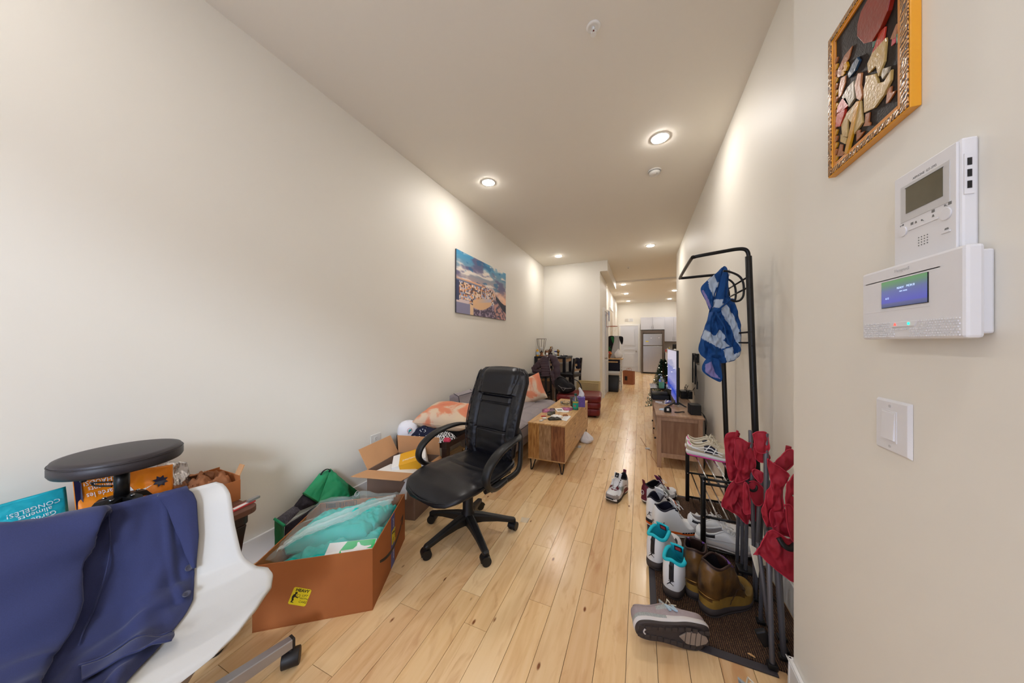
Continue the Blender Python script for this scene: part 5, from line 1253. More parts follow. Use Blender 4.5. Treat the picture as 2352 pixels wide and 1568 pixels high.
clothlump([(.46,.361),(.471,.372),(.535,.330),(.537,.298),(.513,.296),(.493,.28),(.489,.235)], 1.69, .0015, .004, 77, 'sheet', 'paper_cream', pb)

# ================================================================ SHOES
FOOT = [(.150,.004),(.141,.028),(.108,.046),(.055,.048),(0,.040),(-.05,.034),(-.10,.035),(-.136,.026),(-.148,0),(-.136,-.026),(-.10,-.035),(-.05,-.036),(0,-.041),(.055,-.049),(.110,-.044),(.142,-.024)]
LOWC = ([(.060,0),(.052,.011),(.036,.015),(.015,.018),(-.012,.024),(-.05,.031),(-.09,.031),(-.120,.020),(-.130,0),(-.120,-.020),(-.09,-.031),(-.05,-.031),(-.012,-.024),(.015,-.018),(.036,-.015),(.052,-.011)],
        [.068,.070,.076,.084,.086,.070,.062,.072,.084,.072,.062,.070,.086,.084,.076,.070])
MIDC = ([(.058,0),(.050,.012),(.034,.016),(.014,.019),(-.014,.027),(-.05,.034),(-.09,.034),(-.122,.022),(-.134,0),(-.122,-.022),(-.09,-.034),(-.05,-.034),(-.014,-.027),(.014,-.019),(.034,-.016),(.050,-.012)],
        [.070,.074,.086,.104,.122,.112,.100,.112,.128,.112,.100,.112,.122,.104,.086,.074])
HIC = ([(.052,0),(.044,.013),(.026,.018),(.006,.022),(-.018,.031),(-.05,.037),(-.09,.036),(-.120,.024),(-.131,0),(-.120,-.024),(-.09,-.036),(-.05,-.037),(-.018,-.031),(.006,-.022),(.026,-.018),(.044,-.013)],
        [.072,.078,.098,.122,.146,.146,.134,.140,.152,.140,.134,.146,.146,.122,.098,.078])
BOOTC = ([(.030,0),(.024,.016),(.012,.026),(-.005,.036),(-.028,.043),(-.055,.046),(-.088,.043),(-.116,.030),(-.130,0),(-.116,-.030),(-.088,-.043),(-.055,-.046),(-.028,-.043),(-.005,-.036),(.012,-.026),(.024,-.016)],
         [.110,.128,.158,.180,.192,.190,.184,.190,.200,.190,.184,.190,.192,.180,.158,.128])
def shoe(root, shape, upper, sole, lining, collar, lace, tongue, paint=None, mid0=.030, mid1=.021, k2=.30, foot=FOOT, out='dark_rubber', tz=.02, nlace=6, bulge=.004, wr=0, sole2=None, sc=1.0, pad=.0045, solepaint=None, loops=True, toeh=.030):
    C, Z = shape; n = 5
    S = spl([(x, y, 0) for x, y in foot], n, closed=True); Cc = spl([(C[i][0], C[i][1], Z[i]) for i in range(16)], n, closed=True)
    N_ = len(S); spring = lambda x: .016*max(0, (x-.085)/.065)**2
    zm = lambda x: mid1+(mid0-mid1)*sstep(.09, -.10, x)
    K = 18; g = G(); vs = []; fs = []
    cen = V((0, 0, 0))
    for k in range(K+1):
        t = k/K; a = t**1.5; b = 1-(1-t)**1.9
        for i in range(N_):
            s, c = S[i], Cc[i]; z0_ = zm(s.x)+spring(s.x)-.004
            p = V((s.x+(c.x-s.x)*a, s.y+(c.y-s.y)*a, z0_+(c.z-z0_)*b)); fw = sstep(.01, .09, s.x)
            if fw > 0:
                zt = min(z0_+toeh, c.z)
                if t < .35: q = t/.35; af = .16*q*q; zf = z0_+(zt-z0_)*(1-(1-q)**2)
                else: q = (t-.35)/.65; af = .16+.84*q; zf = zt+(c.z-zt)*q**1.4
                p = p*(1-fw)+V((s.x+(c.x-s.x)*af, s.y+(c.y-s.y)*af, zf))*fw
            d = V((s.x*.35, s.y, 0)); d.normalize(); q = math.sin(PI*min(1, t*1.15))*(t < .87)
            p += d*bulge*q
            if wr: p += d*wr*nz(p.x*30, p.z*40+p.y*20, 3)*math.sin(PI*t)
            vs.append(p)
    ms = []
    for k in range(K):
        for i in range(N_):
            a = k*N_+i; b = k*N_+(i+1) % N_; fs.append((a, b, b+N_, a+N_))
            ms.append(paint(vs[a].x, vs[a].y, vs[a].z, (k+.5)/K) if paint else 0)
    g.raw(vs, fs, 0, True); g.m = ms
    o = g.build('upper', upper, root, fix=True)
    P = lambda i, t: vs[max(0, min(K, round(t*K)))*N_+int(i) % N_]
    # lining: from the collar down to the footbed
    g = G(); rings = []
    for t in (0, .25, .6, 1):
        rings.append([V((c.x*(1-.10*t)+(-.035)*.10*t, c.y*(1-.06*t)*(.93), c.z*(1-t)+.036*t)) for c in Cc])
    g.loft(rings, 0, False); g.raw(rings[-1], [list(range(N_))]); g.build('lining', lining, root, fix=False)
    G().tube([c+V((0, 0, .001)) for i, c in enumerate(Cc)], pad, 8, closed=True).build('collar', collar, root)
    # soles
    def sl(z, s_, dz=True): return [V((p.x*s_, p.y*s_, z(p.x)+spring(p.x)*(1))) for p in S]
    g = G(); g.loft([sl(lambda x: .0, .95), sl(lambda x: .002, 1.0), sl(lambda x: .009, 1.025)], 0, True); g.build('outsole', out, root)
    g = G(); k0 = 0; g.loft([sl(lambda x: .009, 1.025), sl(lambda x: .009+(zm(x)-.009)*.5, 1.045), sl(lambda x: zm(x), 1.03), sl(lambda x: zm(x)+.003, .99)], 0, True)
    if solepaint:
        for q, fc in enumerate(g.f):
            if len(fc) == 4: c = sum((g.v[j] for j in fc), V())/4; g.m[q] = solepaint(c.x, c.y, c.z)
    g.build('midsole', sole, root)
    # tongue
    zt = max(Z)+tz; x0_ = C[0][0]+.004; xt = C[4][0]-.004
    def tg(u, v):
        x = x0_+(xt-x0_)*v**.9; z = Z[0]-.004+(zt-Z[0])*v**1.15; w = .014+.014*v
        return (x+.006*(1-(2*u-1)**2), (u-.5)*2*w, z-.006*(2*u-1)**2*(1-v))
    G().grid(tg, 10, 14).build('tongue', tongue, root, solid=.006)
    # laces across the throat
    for j in range(nlace):
        i = (.25+j*(3.6-.25)/(nlace-1))*n; L0, R0 = Cc[int(i)], Cc[(N_-int(i)) % N_]
        i2 = min(i+n*.35, 4*n-1); R1 = Cc[(N_-int(i2)) % N_]; up = V((.004, 0, .008))
        G().tube(spl([L0+V((0, .006, .000)), L0*.5+R1*.5+up*1.4, R1+V((0, -.006, .000))], 4), .0028, 6, flat=.6).build('lace', lace, root)
    a = Cc[int(3.6*n)]; b = Cc[(N_-int(3.6*n)) % N_]; m_ = (a+b)/2+V((.010, 0, .012))
    for sg in (-1, 1):
        if not loops: break
        G().tube(spl([m_, m_+V((.012, sg*.020, .010)), m_+V((.004, sg*.040, -.004)), m_+V((.016, sg*.028, -.010)), m_], 5), .0022, 6).build('lace_loop', lace, root)
        G().tube(spl([m_, m_+V((.022, sg*.012, .004)), m_+V((.040, sg*.028, -.012))], 5), .0020, 6).build('lace_end', lace, root)
    root.scale = sc if hasattr(sc, '__len__') else (sc, sc, sc)
    return P, N_, K
def strip(root, P, N_, pts, w, m, name='stripe', off=.0012, n=5):
    """flat band laid on the upper; pts are (foot index 0..16, height fraction)"""
    Q = spl([(a, b, 0) for a, b in pts], 6); L_ = []
    for q in Q:
        i = q.x*n; i0 = math.floor(i); f = i-i0; p = P(i0, q.y)*(1-f)+P(i0+1, q.y)*f
        d = V((p.x*.15, p.y, .004)).normalized(); L_.append((p+d*off, d))
    g = G(); vs = []; fs = []
    for j, (p, d) in enumerate(L_):
        t = (L_[min(j+1, len(L_)-1)][0]-L_[max(j-1, 0)][0]).normalized(); s_ = t.cross(d).normalized()*w/2
        vs += [p-s_, p+s_]
        if j: fs.append((2*j-2, 2*j-1, 2*j+1, 2*j))
    g.raw(vs, fs, 0, True); return g.build(name, m, root, solid=.001, off=1)
def shoe_root(lab, x, y, z, deg, group, rot=None, cat='shoe', name='sneaker'):
    return thing(name, lab, cat, (x, y, z), group=group, rot=rot or (0, 0, R(deg)))
mat('sh_white', (228, 228, 228), .5, bump=.1, bs=200, bd=.0005); mat('sh_white2', (236, 236, 234), .45); mat('sh_grey', (158, 150, 146), .85, var=.1, vs=60)
mat('sh_burg', (100, 22, 44), .5); mat('sh_black', (26, 24, 28), .5); mat('sh_mesh', (150, 156, 150), .8, var=.5, vs=300); mat('sh_purple', (104, 28, 76), .8)
mat('sh_orange', (230, 100, 20), .5); mat('sh_navy', (22, 22, 40), .6); mat('sh_teal', (34, 190, 206), .85, bump=.2, bs=200); mat('sh_cream', (196, 182, 156), .85, var=.06, vs=50); mat('sh_cream2', (222, 212, 190), .7)
mat('sh_pink', (224, 70, 160), .6); mat('boot_leather', (112, 78, 34), .38, var=.55, vs=14, bump=.5, bs=40, bd=.003, coat=.2, col2=(40, 26, 18)); mat('boot_toe', (150, 116, 52), .3, var=.3, vs=16, coat=.3)
mat('boot_dark', (58, 38, 30), .5, var=.3, vs=20); mat('lace_purple', (110, 70, 150), .7); mat('nb_grey', (164, 150, 150), .9, var=.08, vs=80, bump=.2, bs=250); mat('nb_mesh', (168, 172, 170), .8, var=.3, vs=320); mat('nb_blue', (176, 200, 216), .35)
mat('sole_dark', (64, 56, 54), .7); mat('sole_tan', (150, 134, 120), .7); mat('off_white', (214, 208, 204), .6)
JUMP = [(0,.92),(.10,1.0),(.16,.90),(.10,.82),(.42,.72),(.78,.95),(.82,.88),(.46,.58),(.14,.52),(.12,.30),(.40,.10),(.72,-.10),(.66,-.18),(.28,0),(-.02,.12),(-.28,-.06),(-.60,-.42),(-.70,-.36),(-.42,.04),(-.14,.30),(-.10,.55),(-.40,.50),(-.44,.58),(-.08,.70),(-.04,.82)]
def logo(root, M, s, m='sh_black', name='leaping_logo'):
    return G().mx(M).prism([(x*s, y*s) for x, y in JUMP], 0, .0006).build(name, m, root)
HEEL = lambda x, z, t=0: Matrix.Translation((x, 0, z)) @ Matrix(((0, 0, -1, 0), (-1, 0, 0, 0), (0, 1, 0, 0), (0, 0, 0, 1))) @ Euler((R(-8), 0, 0)).to_matrix().to_4x4()
SIDE = lambda x, y, z, s=1: Matrix.Translation((x, y, z)) @ Matrix(((-s, 0, 0, 0), (0, 0, s, 0), (0, 1, 0, 0), (0, 0, 0, 1)))

# white, grey and burgundy pair
def p_burg(x, y, z, t):
    if x > .105 and z < .055: return 1
    if x < -.115 and abs(y) < .026: return 2
    if -.10 < x < -.02 and z < .045: return 2
    if -.01 < x < .05 and .045 < z < .078: return 3
    if .07 < x < .085 and t > .75: return 2
    return 0
def burg(lab, x, y, deg, tng='sh_purple'):
    r = shoe_root(lab, x, y, .0, deg, 'white and burgundy basketball shoes')
    P, N_, K = shoe(r, MIDC, ['sh_white', 'sh_grey', 'sh_burg', 'sh_mesh'], ['sh_black', 'sh_white2', 'sh_burg'], 'sh_black', 'sh_black', 'sh_white2', tng, p_burg, tz=.034, bulge=.006, sc=(1.04, 1.12, 1.2),
            solepaint=lambda x, y, z: 1 if (x > .12 and z < .03) or x < -.06 and z < .02 else (2 if x < -.02 and z > .016 else 0))
    for s_ in (-1, 1):
        G().at((.062, s_*.024, .080), (R(s_*-40), R(20), 0)).box((-.010, -.010, 0), (.010, .010, .004), bev=.0015).build('lace_tab', 'sh_burg', r)
        G().tube(spl([(-.02, s_*.033, .108), (.0, s_*.034, .085), (.02, s_*.040, .060)], 4), .005, 6, flat=.4).build('wing_strap', 'sh_black', r)
        G().tube(spl([(-.09, s_*.036, .060), (-.05, s_*.038, .072), (-.01, s_*.036, .068)], 4), .005, 6, flat=.4).build('side_bar', 'sh_burg', r)
    G().at((-.137, 0, .120), (0, R(-12), 0)).box((-.004, -.012, -.02), (.002, .012, .03), bev=.002).build('heel_tab', 'sh_burg', r)
    g = G().mx(HEEL(-.1515, .066)); g.tube([(.014*math.cos(k*.524), .014*math.sin(k*.524), .001) for k in range(12)], .0016, 6, closed=True); g.build('heel_emblem', 'sh_white2', r)
    logo(r, HEEL(-.1505, .060), .010, 'sh_white2')
    G().mx(Matrix.Translation((.010, 0, .150)) @ Euler((0, R(58), 0)).to_matrix().to_4x4()).box((-.016, -.014, 0), (.016, .014, .0016), bev=.0006).build('tongue_patch', 'sh_black', r)
    logo(r, Matrix.Translation((.0125, 0, .1495)) @ Euler((0, R(58), 0)).to_matrix().to_4x4() @ Euler((0, 0, R(-90))).to_matrix().to_4x4(), .008, 'sh_white2')
    return r
burg('white grey and burgundy basketball shoe standing alone on the floor, toe to the camera', -.178, 2.69, 250, 'sh_white')
burg('white and burgundy basketball shoe at the far left corner of the mat', .140, 2.745, 38).location.z = .0095
# white and orange pair
def orange(lab, x, y, deg):
    r = shoe_root(lab, x, y, .0095, deg, 'white high-top shoes with orange soles')
    P, N_, K = shoe(r, HIC, ['sh_white2', 'sh_navy'], ['sh_orange', 'sh_white2', 'sh_black'], 'sh_navy', 'sh_navy', 'sh_white2', 'sh_white2', None, tz=.030, out='sh_white2', mid0=.034, sc=(.98, 1.15, 1.28),
            solepaint=lambda x, y, z: 1 if z < .018 and x > -.02 else (2 if x < -.10 and z > .027 else 0))
    logo(r, HEEL(-.1515, .062), .018)
    for s_ in (-1, 1):
        G().at((-.012, s_*.034, .128), (0, R(20), 0)).box((-.012, -.003, -.018), (.010, .003, .014), bev=.002).build('side_tab', 'sh_navy', r)
        logo(r, SIDE(-.10, s_*.040, .070, s_), .010)
        for k in range(5): G().at((.02+k*.018, s_*.0505-s_*max(0, k-2)*.001, .0245)).prism([(0, -.0005), (.010, -.0005), (.016, .0005), (.006, .0005)], 0, .006).build('flame_mark', 'sh_black', r)
    for k in range(3): G().at((.0, -.010+k*.010, .160), (0, R(60), 0)).box((-.012, -.003, .004), (.012, .003, .0052)).build('tongue_stripe', 'sh_orange', r)
    G().tube(spl([(.0, .0, .150), (.022, .006, .168), (.030, -.002, .150), (.016, 0, .138)], 6), .0045, 8).build('lace_lock', 'clear_plastic', r)
    return r
orange('white high-top with navy lining and orange sole, nearer of its pair', .212, 2.30, 24)
orange('white high-top shoe with a navy lining, mostly behind its orange-soled twin', .135, 2.45, 58)
# white shoes with turquoise lining
def p_teal(x, y, z, t):
    if t > .82 and x < .03: return 1
    if x < -.13 and abs(y) < .008 and z > .07: return 1
    if x > .02 and .55 < t < .8 and abs(y) > .02: return 1
    return 0
def teal(lab, x, y, deg):
    r = shoe_root(lab, x, y, .0095, deg, 'white high-top shoes with turquoise linings')
    shoe(r, HIC, ['sh_white', 'sh_black'], ['sole_dark'], 'sh_teal', 'sh_teal', 'sh_black', 'sh_teal', p_teal, tz=.020, out='sole_dark', mid0=.036, mid1=.026, pad=.0075, sc=(1.02, 1.28, 1.22), loops=False)
    logo(r, HEEL(-.1515, .064), .018)
    G().at((-.140, 0, .115), (0, R(-6), 0)).box((-.005, -.006, -.022), (.0, .006, .024), bev=.002).build('pull_tab', 'sh_black', r)
    G().at((-.012, 0, .150), (0, R(66), 0)).box((-.013, -.014, -.0016), (.013, .014, .0)).build('size_label', 'sh_black', r)
    G().at((-.012, 0, .150), (0, R(66), 0)).box((-.008, -.010, -.0022), (.008, .010, -.0016)).build('label_print', 'red_ink', r)
    return r
teal('turquoise-lined white high-top, nearer of the pair beside the boots', .190, 1.845, 70)
teal('turquoise-lined white high-top, farther of the pair at the left mat edge', .130, 2.02, 62)
# work boots
def p_boot(x, y, z, t):
    if t > .84: return 2
    if x > .055 or (z < .062 and t < .5): return 1
    return 0
def boot(lab, x, y, deg, sc=1.0):
    r = shoe_root(lab, x, y, .0095, deg, 'worn brown leather work boots', name='work_boot', cat='boot')
    P, N_, K = shoe(r, BOOTC, ['boot_leather', 'boot_toe', 'boot_dark'], ['sole_dark'], 'sh_black', 'boot_dark', 'lace_purple', 'boot_dark', p_boot, tz=.008, out='sole_dark', mid0=.034, mid1=.024, wr=.006, bulge=.010, nlace=5, sc=(.95, 1.02, 1.22), loops=False, toeh=.042,
         foot=[(.155,.004),(.146,.032),(.110,.052),(.055,.052),(0,.045),(-.05,.042),(-.10,.042),(-.136,.030),(-.148,0),(-.136,-.030),(-.10,-.042),(-.05,-.042),(0,-.046),(.055,-.053),(.112,-.050),(.147,-.028)])
    for s_ in (-1, 1):
        for j in range(4): G().at((.045-j*.014, s_*(.024+.003*j), .098+j*.020)).ball((0, 0, 0), .0035, 8).build('eyelet', 'brushed_gold', r)
    strip(r, P, N_, [(6, .18), (8, .16), (10, .18)], .004, 'brushed_gold', 'heel_welt', .003)
    strip(r, P, N_, [(2, .62), (3, .42), (4, .22), (4.6, .05)], .003, 'boot_dark', 'seam', .001)
    strip(r, P, N_, [(14, .62), (13, .42), (12, .22), (11.4, .05)], .003, 'boot_dark', 'seam', .001)
    return r
boot('scuffed brown leather work boot with purple laces, nearer and larger in view', .382, 1.765, 40)
boot('worn brown leather work boot behind, between the turquoise-lined shoe and the nearer boot', .275, 1.875, 78)
# plain white sneakers on the bottom of the rack
def p_w(x, y, z, t): return 1 if (-.125 < x < -.055 and t > .35 and t < .75) else 0
def whites(lab, x, y, deg):
    r = shoe_root(lab, x, y, .0505, deg, 'white leather sneakers on the bottom shelf of the rack')
    P, N_, K = shoe(r, LOWC, ['sh_white2', 'sh_black'], 'off_white', 'sh_grey', 'sh_white2', 'sh_white2', 'sh_white2', p_w, tz=.020, out='off_white', mid0=.034, mid1=.026, nlace=7, sc=(1.0, 1.05, 1.2))
    strip(r, P, N_, [(1.4, .55), (2.6, .35), (4, .22), (6, .20)], .003, 'off_white', 'seam', .0008); strip(r, P, N_, [(14.6, .55), (13.4, .35), (12, .22), (10, .20)], .003, 'off_white', 'seam', .0008)
    return r
whites('white sneaker with grey laces, front one on the bottom rack shelf', .470, 2.195, -4)
whites('white sneaker with black heel patch, back one on the bottom rack shelf', .440, 2.325, -4)
# cream sneakers with crossed stripes on the top shelf
def p_cr(x, y, z, t):
    if x < -.118 and t > .7: return 2
    if x < -.112 and t > .45: return 3
    if -.035 < x < .045 and .12 < t < .75 and abs(y) > .012: return 1
    if t < .16: return 4
    return 0
def creams(lab, x, y, deg):
    r = shoe_root(lab, x, y, .452, deg, 'cream running shoes on the top shelf of the rack')
    P, N_, K = shoe(r, LOWC, ['sh_cream', 'sh_navy', 'sh_pink', 'sh_white2', 'sh_cream'], 'sh_white2', 'sh_cream', 'sh_cream2', 'sh_cream2', 'sh_cream2', p_cr, tz=.016, out='sh_pink', mid0=.030, mid1=.022, sc=(1.0, 1.05, 1.25))
    for b in (0, 1):
        q = (lambda v: 16-v) if b else (lambda v: v)
        strip(r, P, N_, [(q(6.4), .52), (q(5), .30), (q(3.4), .18), (q(2.6), .12)], .006, 'sh_white2'); strip(r, P, N_, [(q(6.2), .56), (q(4.6), .48), (q(3.2), .40), (q(2.4), .34)], .006, 'sh_white2')
        strip(r, P, N_, [(q(4.6), .14), (q(4.2), .40), (q(3.7), .72)], .006, 'sh_white2'); strip(r, P, N_, [(q(3.6), .10), (q(3.2), .40), (q(2.8), .72)], .006, 'sh_white2')
        strip(r, P, N_, [(q(1.6), .10), (q(2.0), .40), (q(2.3), .60)], .003, 'sh_cream2', 'toe_seam', .0008)
    return r
creams('cream running shoe with crossed white stripes, front one on the top shelf', .468, 2.60, -14)
creams('cream running shoe with a pink heel, back one on the top shelf', .478, 2.735, -14)
# grey running shoes, tipped on their sides
def p_nb(x, y, z, t):
    if .25 < t < .75 and (-.06 < x < -.01): return 1
    if x > .045 and t > .35: return 1
    return 0
def nb(lab, x, y, z, rot):
    r = shoe_root(lab, x, y, z, 0, 'grey suede running shoes tipped on their sides', rot=rot)
    P, N_, K = shoe(r, LOWC, ['nb_grey', 'nb_mesh'], ['off_white', 'nb_mesh'], 'nb_grey', 'nb_grey', 'sh_cream2', 'nb_mesh', p_nb, tz=.022, out='sole_dark', mid0=.036, mid1=.026, bulge=.006,
                    solepaint=lambda x, y, z: 1 if x < -.02 and z > .02 else 0, sc=(1.03, 1.18, 1.25))
    for s_ in (-1, 1):
        G().mx(SIDE(.012, s_*.0465, .056, s_) @ Euler((R(-24), 0, 0)).to_matrix().to_4x4()).text('N', .048, ext=.002, bold=.003).build('letter_mark', 'nb_blue', r)
    # tread blocks on the sole
    for k in range(11):
        x = -.132+k*.0262
        for s_ in (-1, 1):
            if x > 0 and k < 10 and False: continue
            w = interp([(-.14, .020), (-.05, .026), (0, .032), (.06, .040), (.13, .026)], x)
            G().box((x-.010, min(s_*w, s_*(w-.014)), -.0035+.016*max(0, (x-.085)/.065)**2), (x+.010, max(s_*w, s_*(w-.014)), .001+.016*max(0, (x-.085)/.065)**2), bev=.001).build('tread_block', 'sole_dark', r)
    G().loft([[(.02+a, b, z) for a, b in [(0, 0), (.03, .022), (.07, .026), (.105, .012), (.112, 0), (.105, -.012), (.07, -.026), (.03, -.022)]] for z in (-.003, .002)], 0, True, False).build('forefoot_pad', 'sole_tan', r, bevel=.001)
    for k in range(4): G().box((.042+k*.020, -.024, -.0042), (.0435+k*.020, .024, -.0028)).build('tread_groove', 'sole_dark', r)
    G().tube(spl([(-.10, .016, -.001), (-.118, .006, -.001), (-.118, -.006, -.001), (-.10, -.016, -.001)], 5), .0028, 6).build('heel_ring', 'off_white', r)
    return r
nb('grey running shoe with a pale N, tipped on its side at the mat corner', .130, 1.432, .066, (R(-86), R(4), R(18)))
nb('second grey running shoe, only its toe showing at the bottom edge of the photo', .372, 1.175, .066, (R(-80), R(0), R(20)))
solid_thing(G().tube(spl([(0, 0, .004), (.012, -.004, .005), (.024, -.010, .004)], 5), [.001, .003, .004, .0045, .005, .005, .0045, .004, .0035, .003, .001], 8, flat=.5), 'wood_shaving', 'oak_top', 'pale curled crumb lying on the mat in front of the chair legs', 'crumb', (.408, 1.528, .0095))
solid_thing(G().grid(lambda u, v: ((u-.5)*.07, (v-.5)*.05, .012+.030*math.sin(u*4)*(.4+v)+.006*nz(u*5, v*5)), 12, 10), 'paper_scrap', 'paper', 'torn white paper scrap on the mat behind the white sneakers', 'paper', (.395, 2.52, .0095), R(30), solid=.001)
# ================================================================ WHITE SHELL CHAIR
wc = thing('shell_chair', 'white moulded plastic swivel chair with grey steel base under the navy jacket', 'chair', (-1.55, .43, 0))
WF, WS = V((.961, -.275, 0)), V((.275, .961, 0))         # forward, towards the far (photo right) side
PROF = [(0, (.0, .765)), (.06, (.012, .72)), (.16, (.045, .64)), (.28, (.085, .56)), (.38, (.125, .500)), (.48, (.185, .462)), (.58, (.25, .447)), (.72, (.33, .440)), (.86, (.395, .441)), (.95, (.432, .430)), (1, (.445, .412))]
WID = [(0, .190), (.02, .212), (.06, .226), (.2, .232), (.34, .243), (.45, .272), (.55, .302), (.62, .306), (.72, .288), (.84, .240), (.92, .190), (.97, .135), (1, .07)]
def shell(t, v, off=0):
    tt = max(0, min(1, t)); d, z = interp(PROF, tt); w = interp(WID, tt); seat = sstep(.35, .6, tt)
    d += .030*v*v*(1-seat)*sstep(0, .1, tt)+0; z += .030*abs(v)**3*seat*(1-sstep(.75, 1, tt))
    if t < 0: d -= -t*.0; z -= 0
    d0, z0_ = interp(PROF, max(0, tt-.02)); d1, z1_ = interp(PROF, min(1, tt+.02))
    tx, tz_ = d1-d0, z1_-z0_; l = math.hypot(tx, tz_) or 1; nx_, nz_ = -tz_/l, tx/l
    p = WF*(d+nx_*off)+WS*(v*w); return V((p.x, p.y, z+nz_*off))
def chair_grid(off): return lambda u, v: shell(v, u*2-1, off)
G().grid(chair_grid(0), 36, 60).build('seat_shell', 'chair_white', wc, solid=.011, fix=True)
# base: four-star steel base on casters
hub = V((.215*.961, -.215*.275, 0))
G().cyl(hub+V((0, 0, .09)), hub+V((0, 0, .40)), .024, 20).build('gas_column', 'grey_metal', wc)
G().mx(Matrix.Translation(hub)).box((-.09, -.09, .395), (.09, .09, .418), bev=.004).build('seat_plate', 'grey_metal', wc)
for k, (cx, cy) in enumerate([(.257, .343), (-.10, .245), (-.03, -.40), (.42, -.36), (.60, .0)]):
    e = V((cx, cy, 0)); d = (e-hub).normalized(); n = V((-d.y, d.x, 0)); Lh = (e-hub).length
    def rg(t, w, zt, zb): p = hub+d*t; return [p+n*w+V((0, 0, zb)), p+n*w+V((0, 0, zt-.003)), p+n*(w-.003)+V((0, 0, zt)), p-n*(w-.003)+V((0, 0, zt)), p-n*w+V((0, 0, zt-.003)), p-n*w+V((0, 0, zb))]
    G().loft([rg(.02, .022, .155, .100), rg(Lh*.5, .019, .135, .092), rg(Lh-.012, .016, .112, .078)], 0, True, False).build('base_arm', 'grey_metal', wc)
    G().loft([rg(Lh-.012, .0165, .1125, .0775), rg(Lh-.002, .0165, .112, .078)], 0, True, False).build('end_cap', 'dark_rubber', wc)
    a = math.atan2(d.y, d.x)+R([-35, 25, 10, 60, 80][k])
    c_ = e-d*.01; q = V((math.cos(a), math.sin(a), 0))
    g = G(); g.cyl(c_-q*.030+V((0, 0, .031)), c_+q*.030+V((0, 0, .031)), .031, 22); g.cyl(c_+V((0, 0, .031)), c_+V((0, 0, .082)), .009, 12); g.build('caster', 'dark_rubber', wc, bevel=.003)

# ================================================================ NAVY JACKET over the chair
jk = thing('suit_jacket', 'navy blue suit jacket draped over the white shell chair', 'jacket', (-1.55, .43, 0))
def vedge(t): return interp([(-.4, .56), (0, .60), (.2, .585), (.36, .50), (.5, .40), (.7, .14), (.85, -.06), (1.0, -.20), (1.2, -.30)], t)
def jsurf(t, v, off=.012):
    p = shell(max(0, min(1, t)), v, off)
    if t < 0:     # hangs behind the back
        s = -t; q = WF*(-.030*min(1, s*12)); p = p+q+V((0, 0, .012*(1-min(1, s*10))-.42*s))
    if t > 1: s = t-1; p = p+WF*(.05*min(1, s*8))+V((0, 0, -.55*s))
    return p
def fold(t, v):
    f = .014*nz(t*5, v*3, 2)+.007*nz(t*11, v*7, 8)+.005*math.sin(t*22+v*9+3*nz(t*3, v*3, 6))*sstep(-.2, .3, nz(t*4, v*4, 12))
    f += .020*math.exp(-((v-(.10-.5*(t-.4)))/.10)**2)*sstep(.25, .45, t)*(1-sstep(.9, 1.1, t))
    f += .016*math.exp(-((t-.50+.22*v)/.035)**2)*(v < .45)*(.5+.5*math.sin(v*4+1))
    f += .012*math.exp(-((t-.78+.3*v)/.03)**2)+.010*math.exp(-((v-.28-.1*t)/.04)**2)*(t < .5)
    return f+.004
def jbody(u, w):
    t = -.30+1.42*w; ve = vedge(t); v = ve+(-1.12-ve)*u
    e = sstep(0, .06, u); return jsurf(t, v, .010+fold(t, v)*e)
G().grid(jbody, 90, 110).build('jacket_body', 'navy_cloth', jk, solid=.004, off=1)
# lapel folded back along the front edge
def lap(u, w):
    t = -.02+.36*w; ve = vedge(t); wd = .36*(1-w)**.8+.012; v = ve+.004-wd*u; b = .006+.010*math.sin(PI*min(1, u*1.05))
    return jsurf(t, v, .022+b*(1-.5*w))
G().grid(lap, 18, 30).build('lapel', 'navy_cloth', jk, solid=.003, off=1)
for t_ in (.33, .475):
    v_ = vedge(t_)-.055; p = jsurf(t_, v_, .020+fold(t_, v_)); q = jsurf(t_, v_, .030+fold(t_, v_)); n = (q-p).normalized()
    M = Matrix.Translation(p) @ n.to_track_quat('Z', 'Y').to_matrix().to_4x4()
    b = G().mx(M).lathe([(.0005, .0), (.010, .0), (.0105, .003), (.0085, .0046), (.0072, .003), (.0005, .003)], 20).build('button', 'button_grey', jk)
    for a in range(4): G().mx(M @ Matrix.Translation((.002*math.cos(a*1.571+.78), .002*math.sin(a*1.571+.78), .0028))).cyl((0, 0, 0), (0, 0, .0008), .0008, 8).build('thread_hole', 'ink', b)
def flap(u, w):
    t = .62+.10*w+.06*(1-u); v = .22-.52*u; return jsurf(t, v+.02, .020+fold(t, v)*.9+.006*w)
G().grid(flap, 20, 10).build('pocket_flap', 'navy_cloth', jk, solid=.004, off=1)
G().tube([jsurf(.612+.06*(1-u/12), .225-.52*u/12, .023+fold(.62+.06*(1-u/12), .22-.52*u/12)) for u in range(13)], .0028, 6).build('pocket_welt', 'navy_cloth', jk)
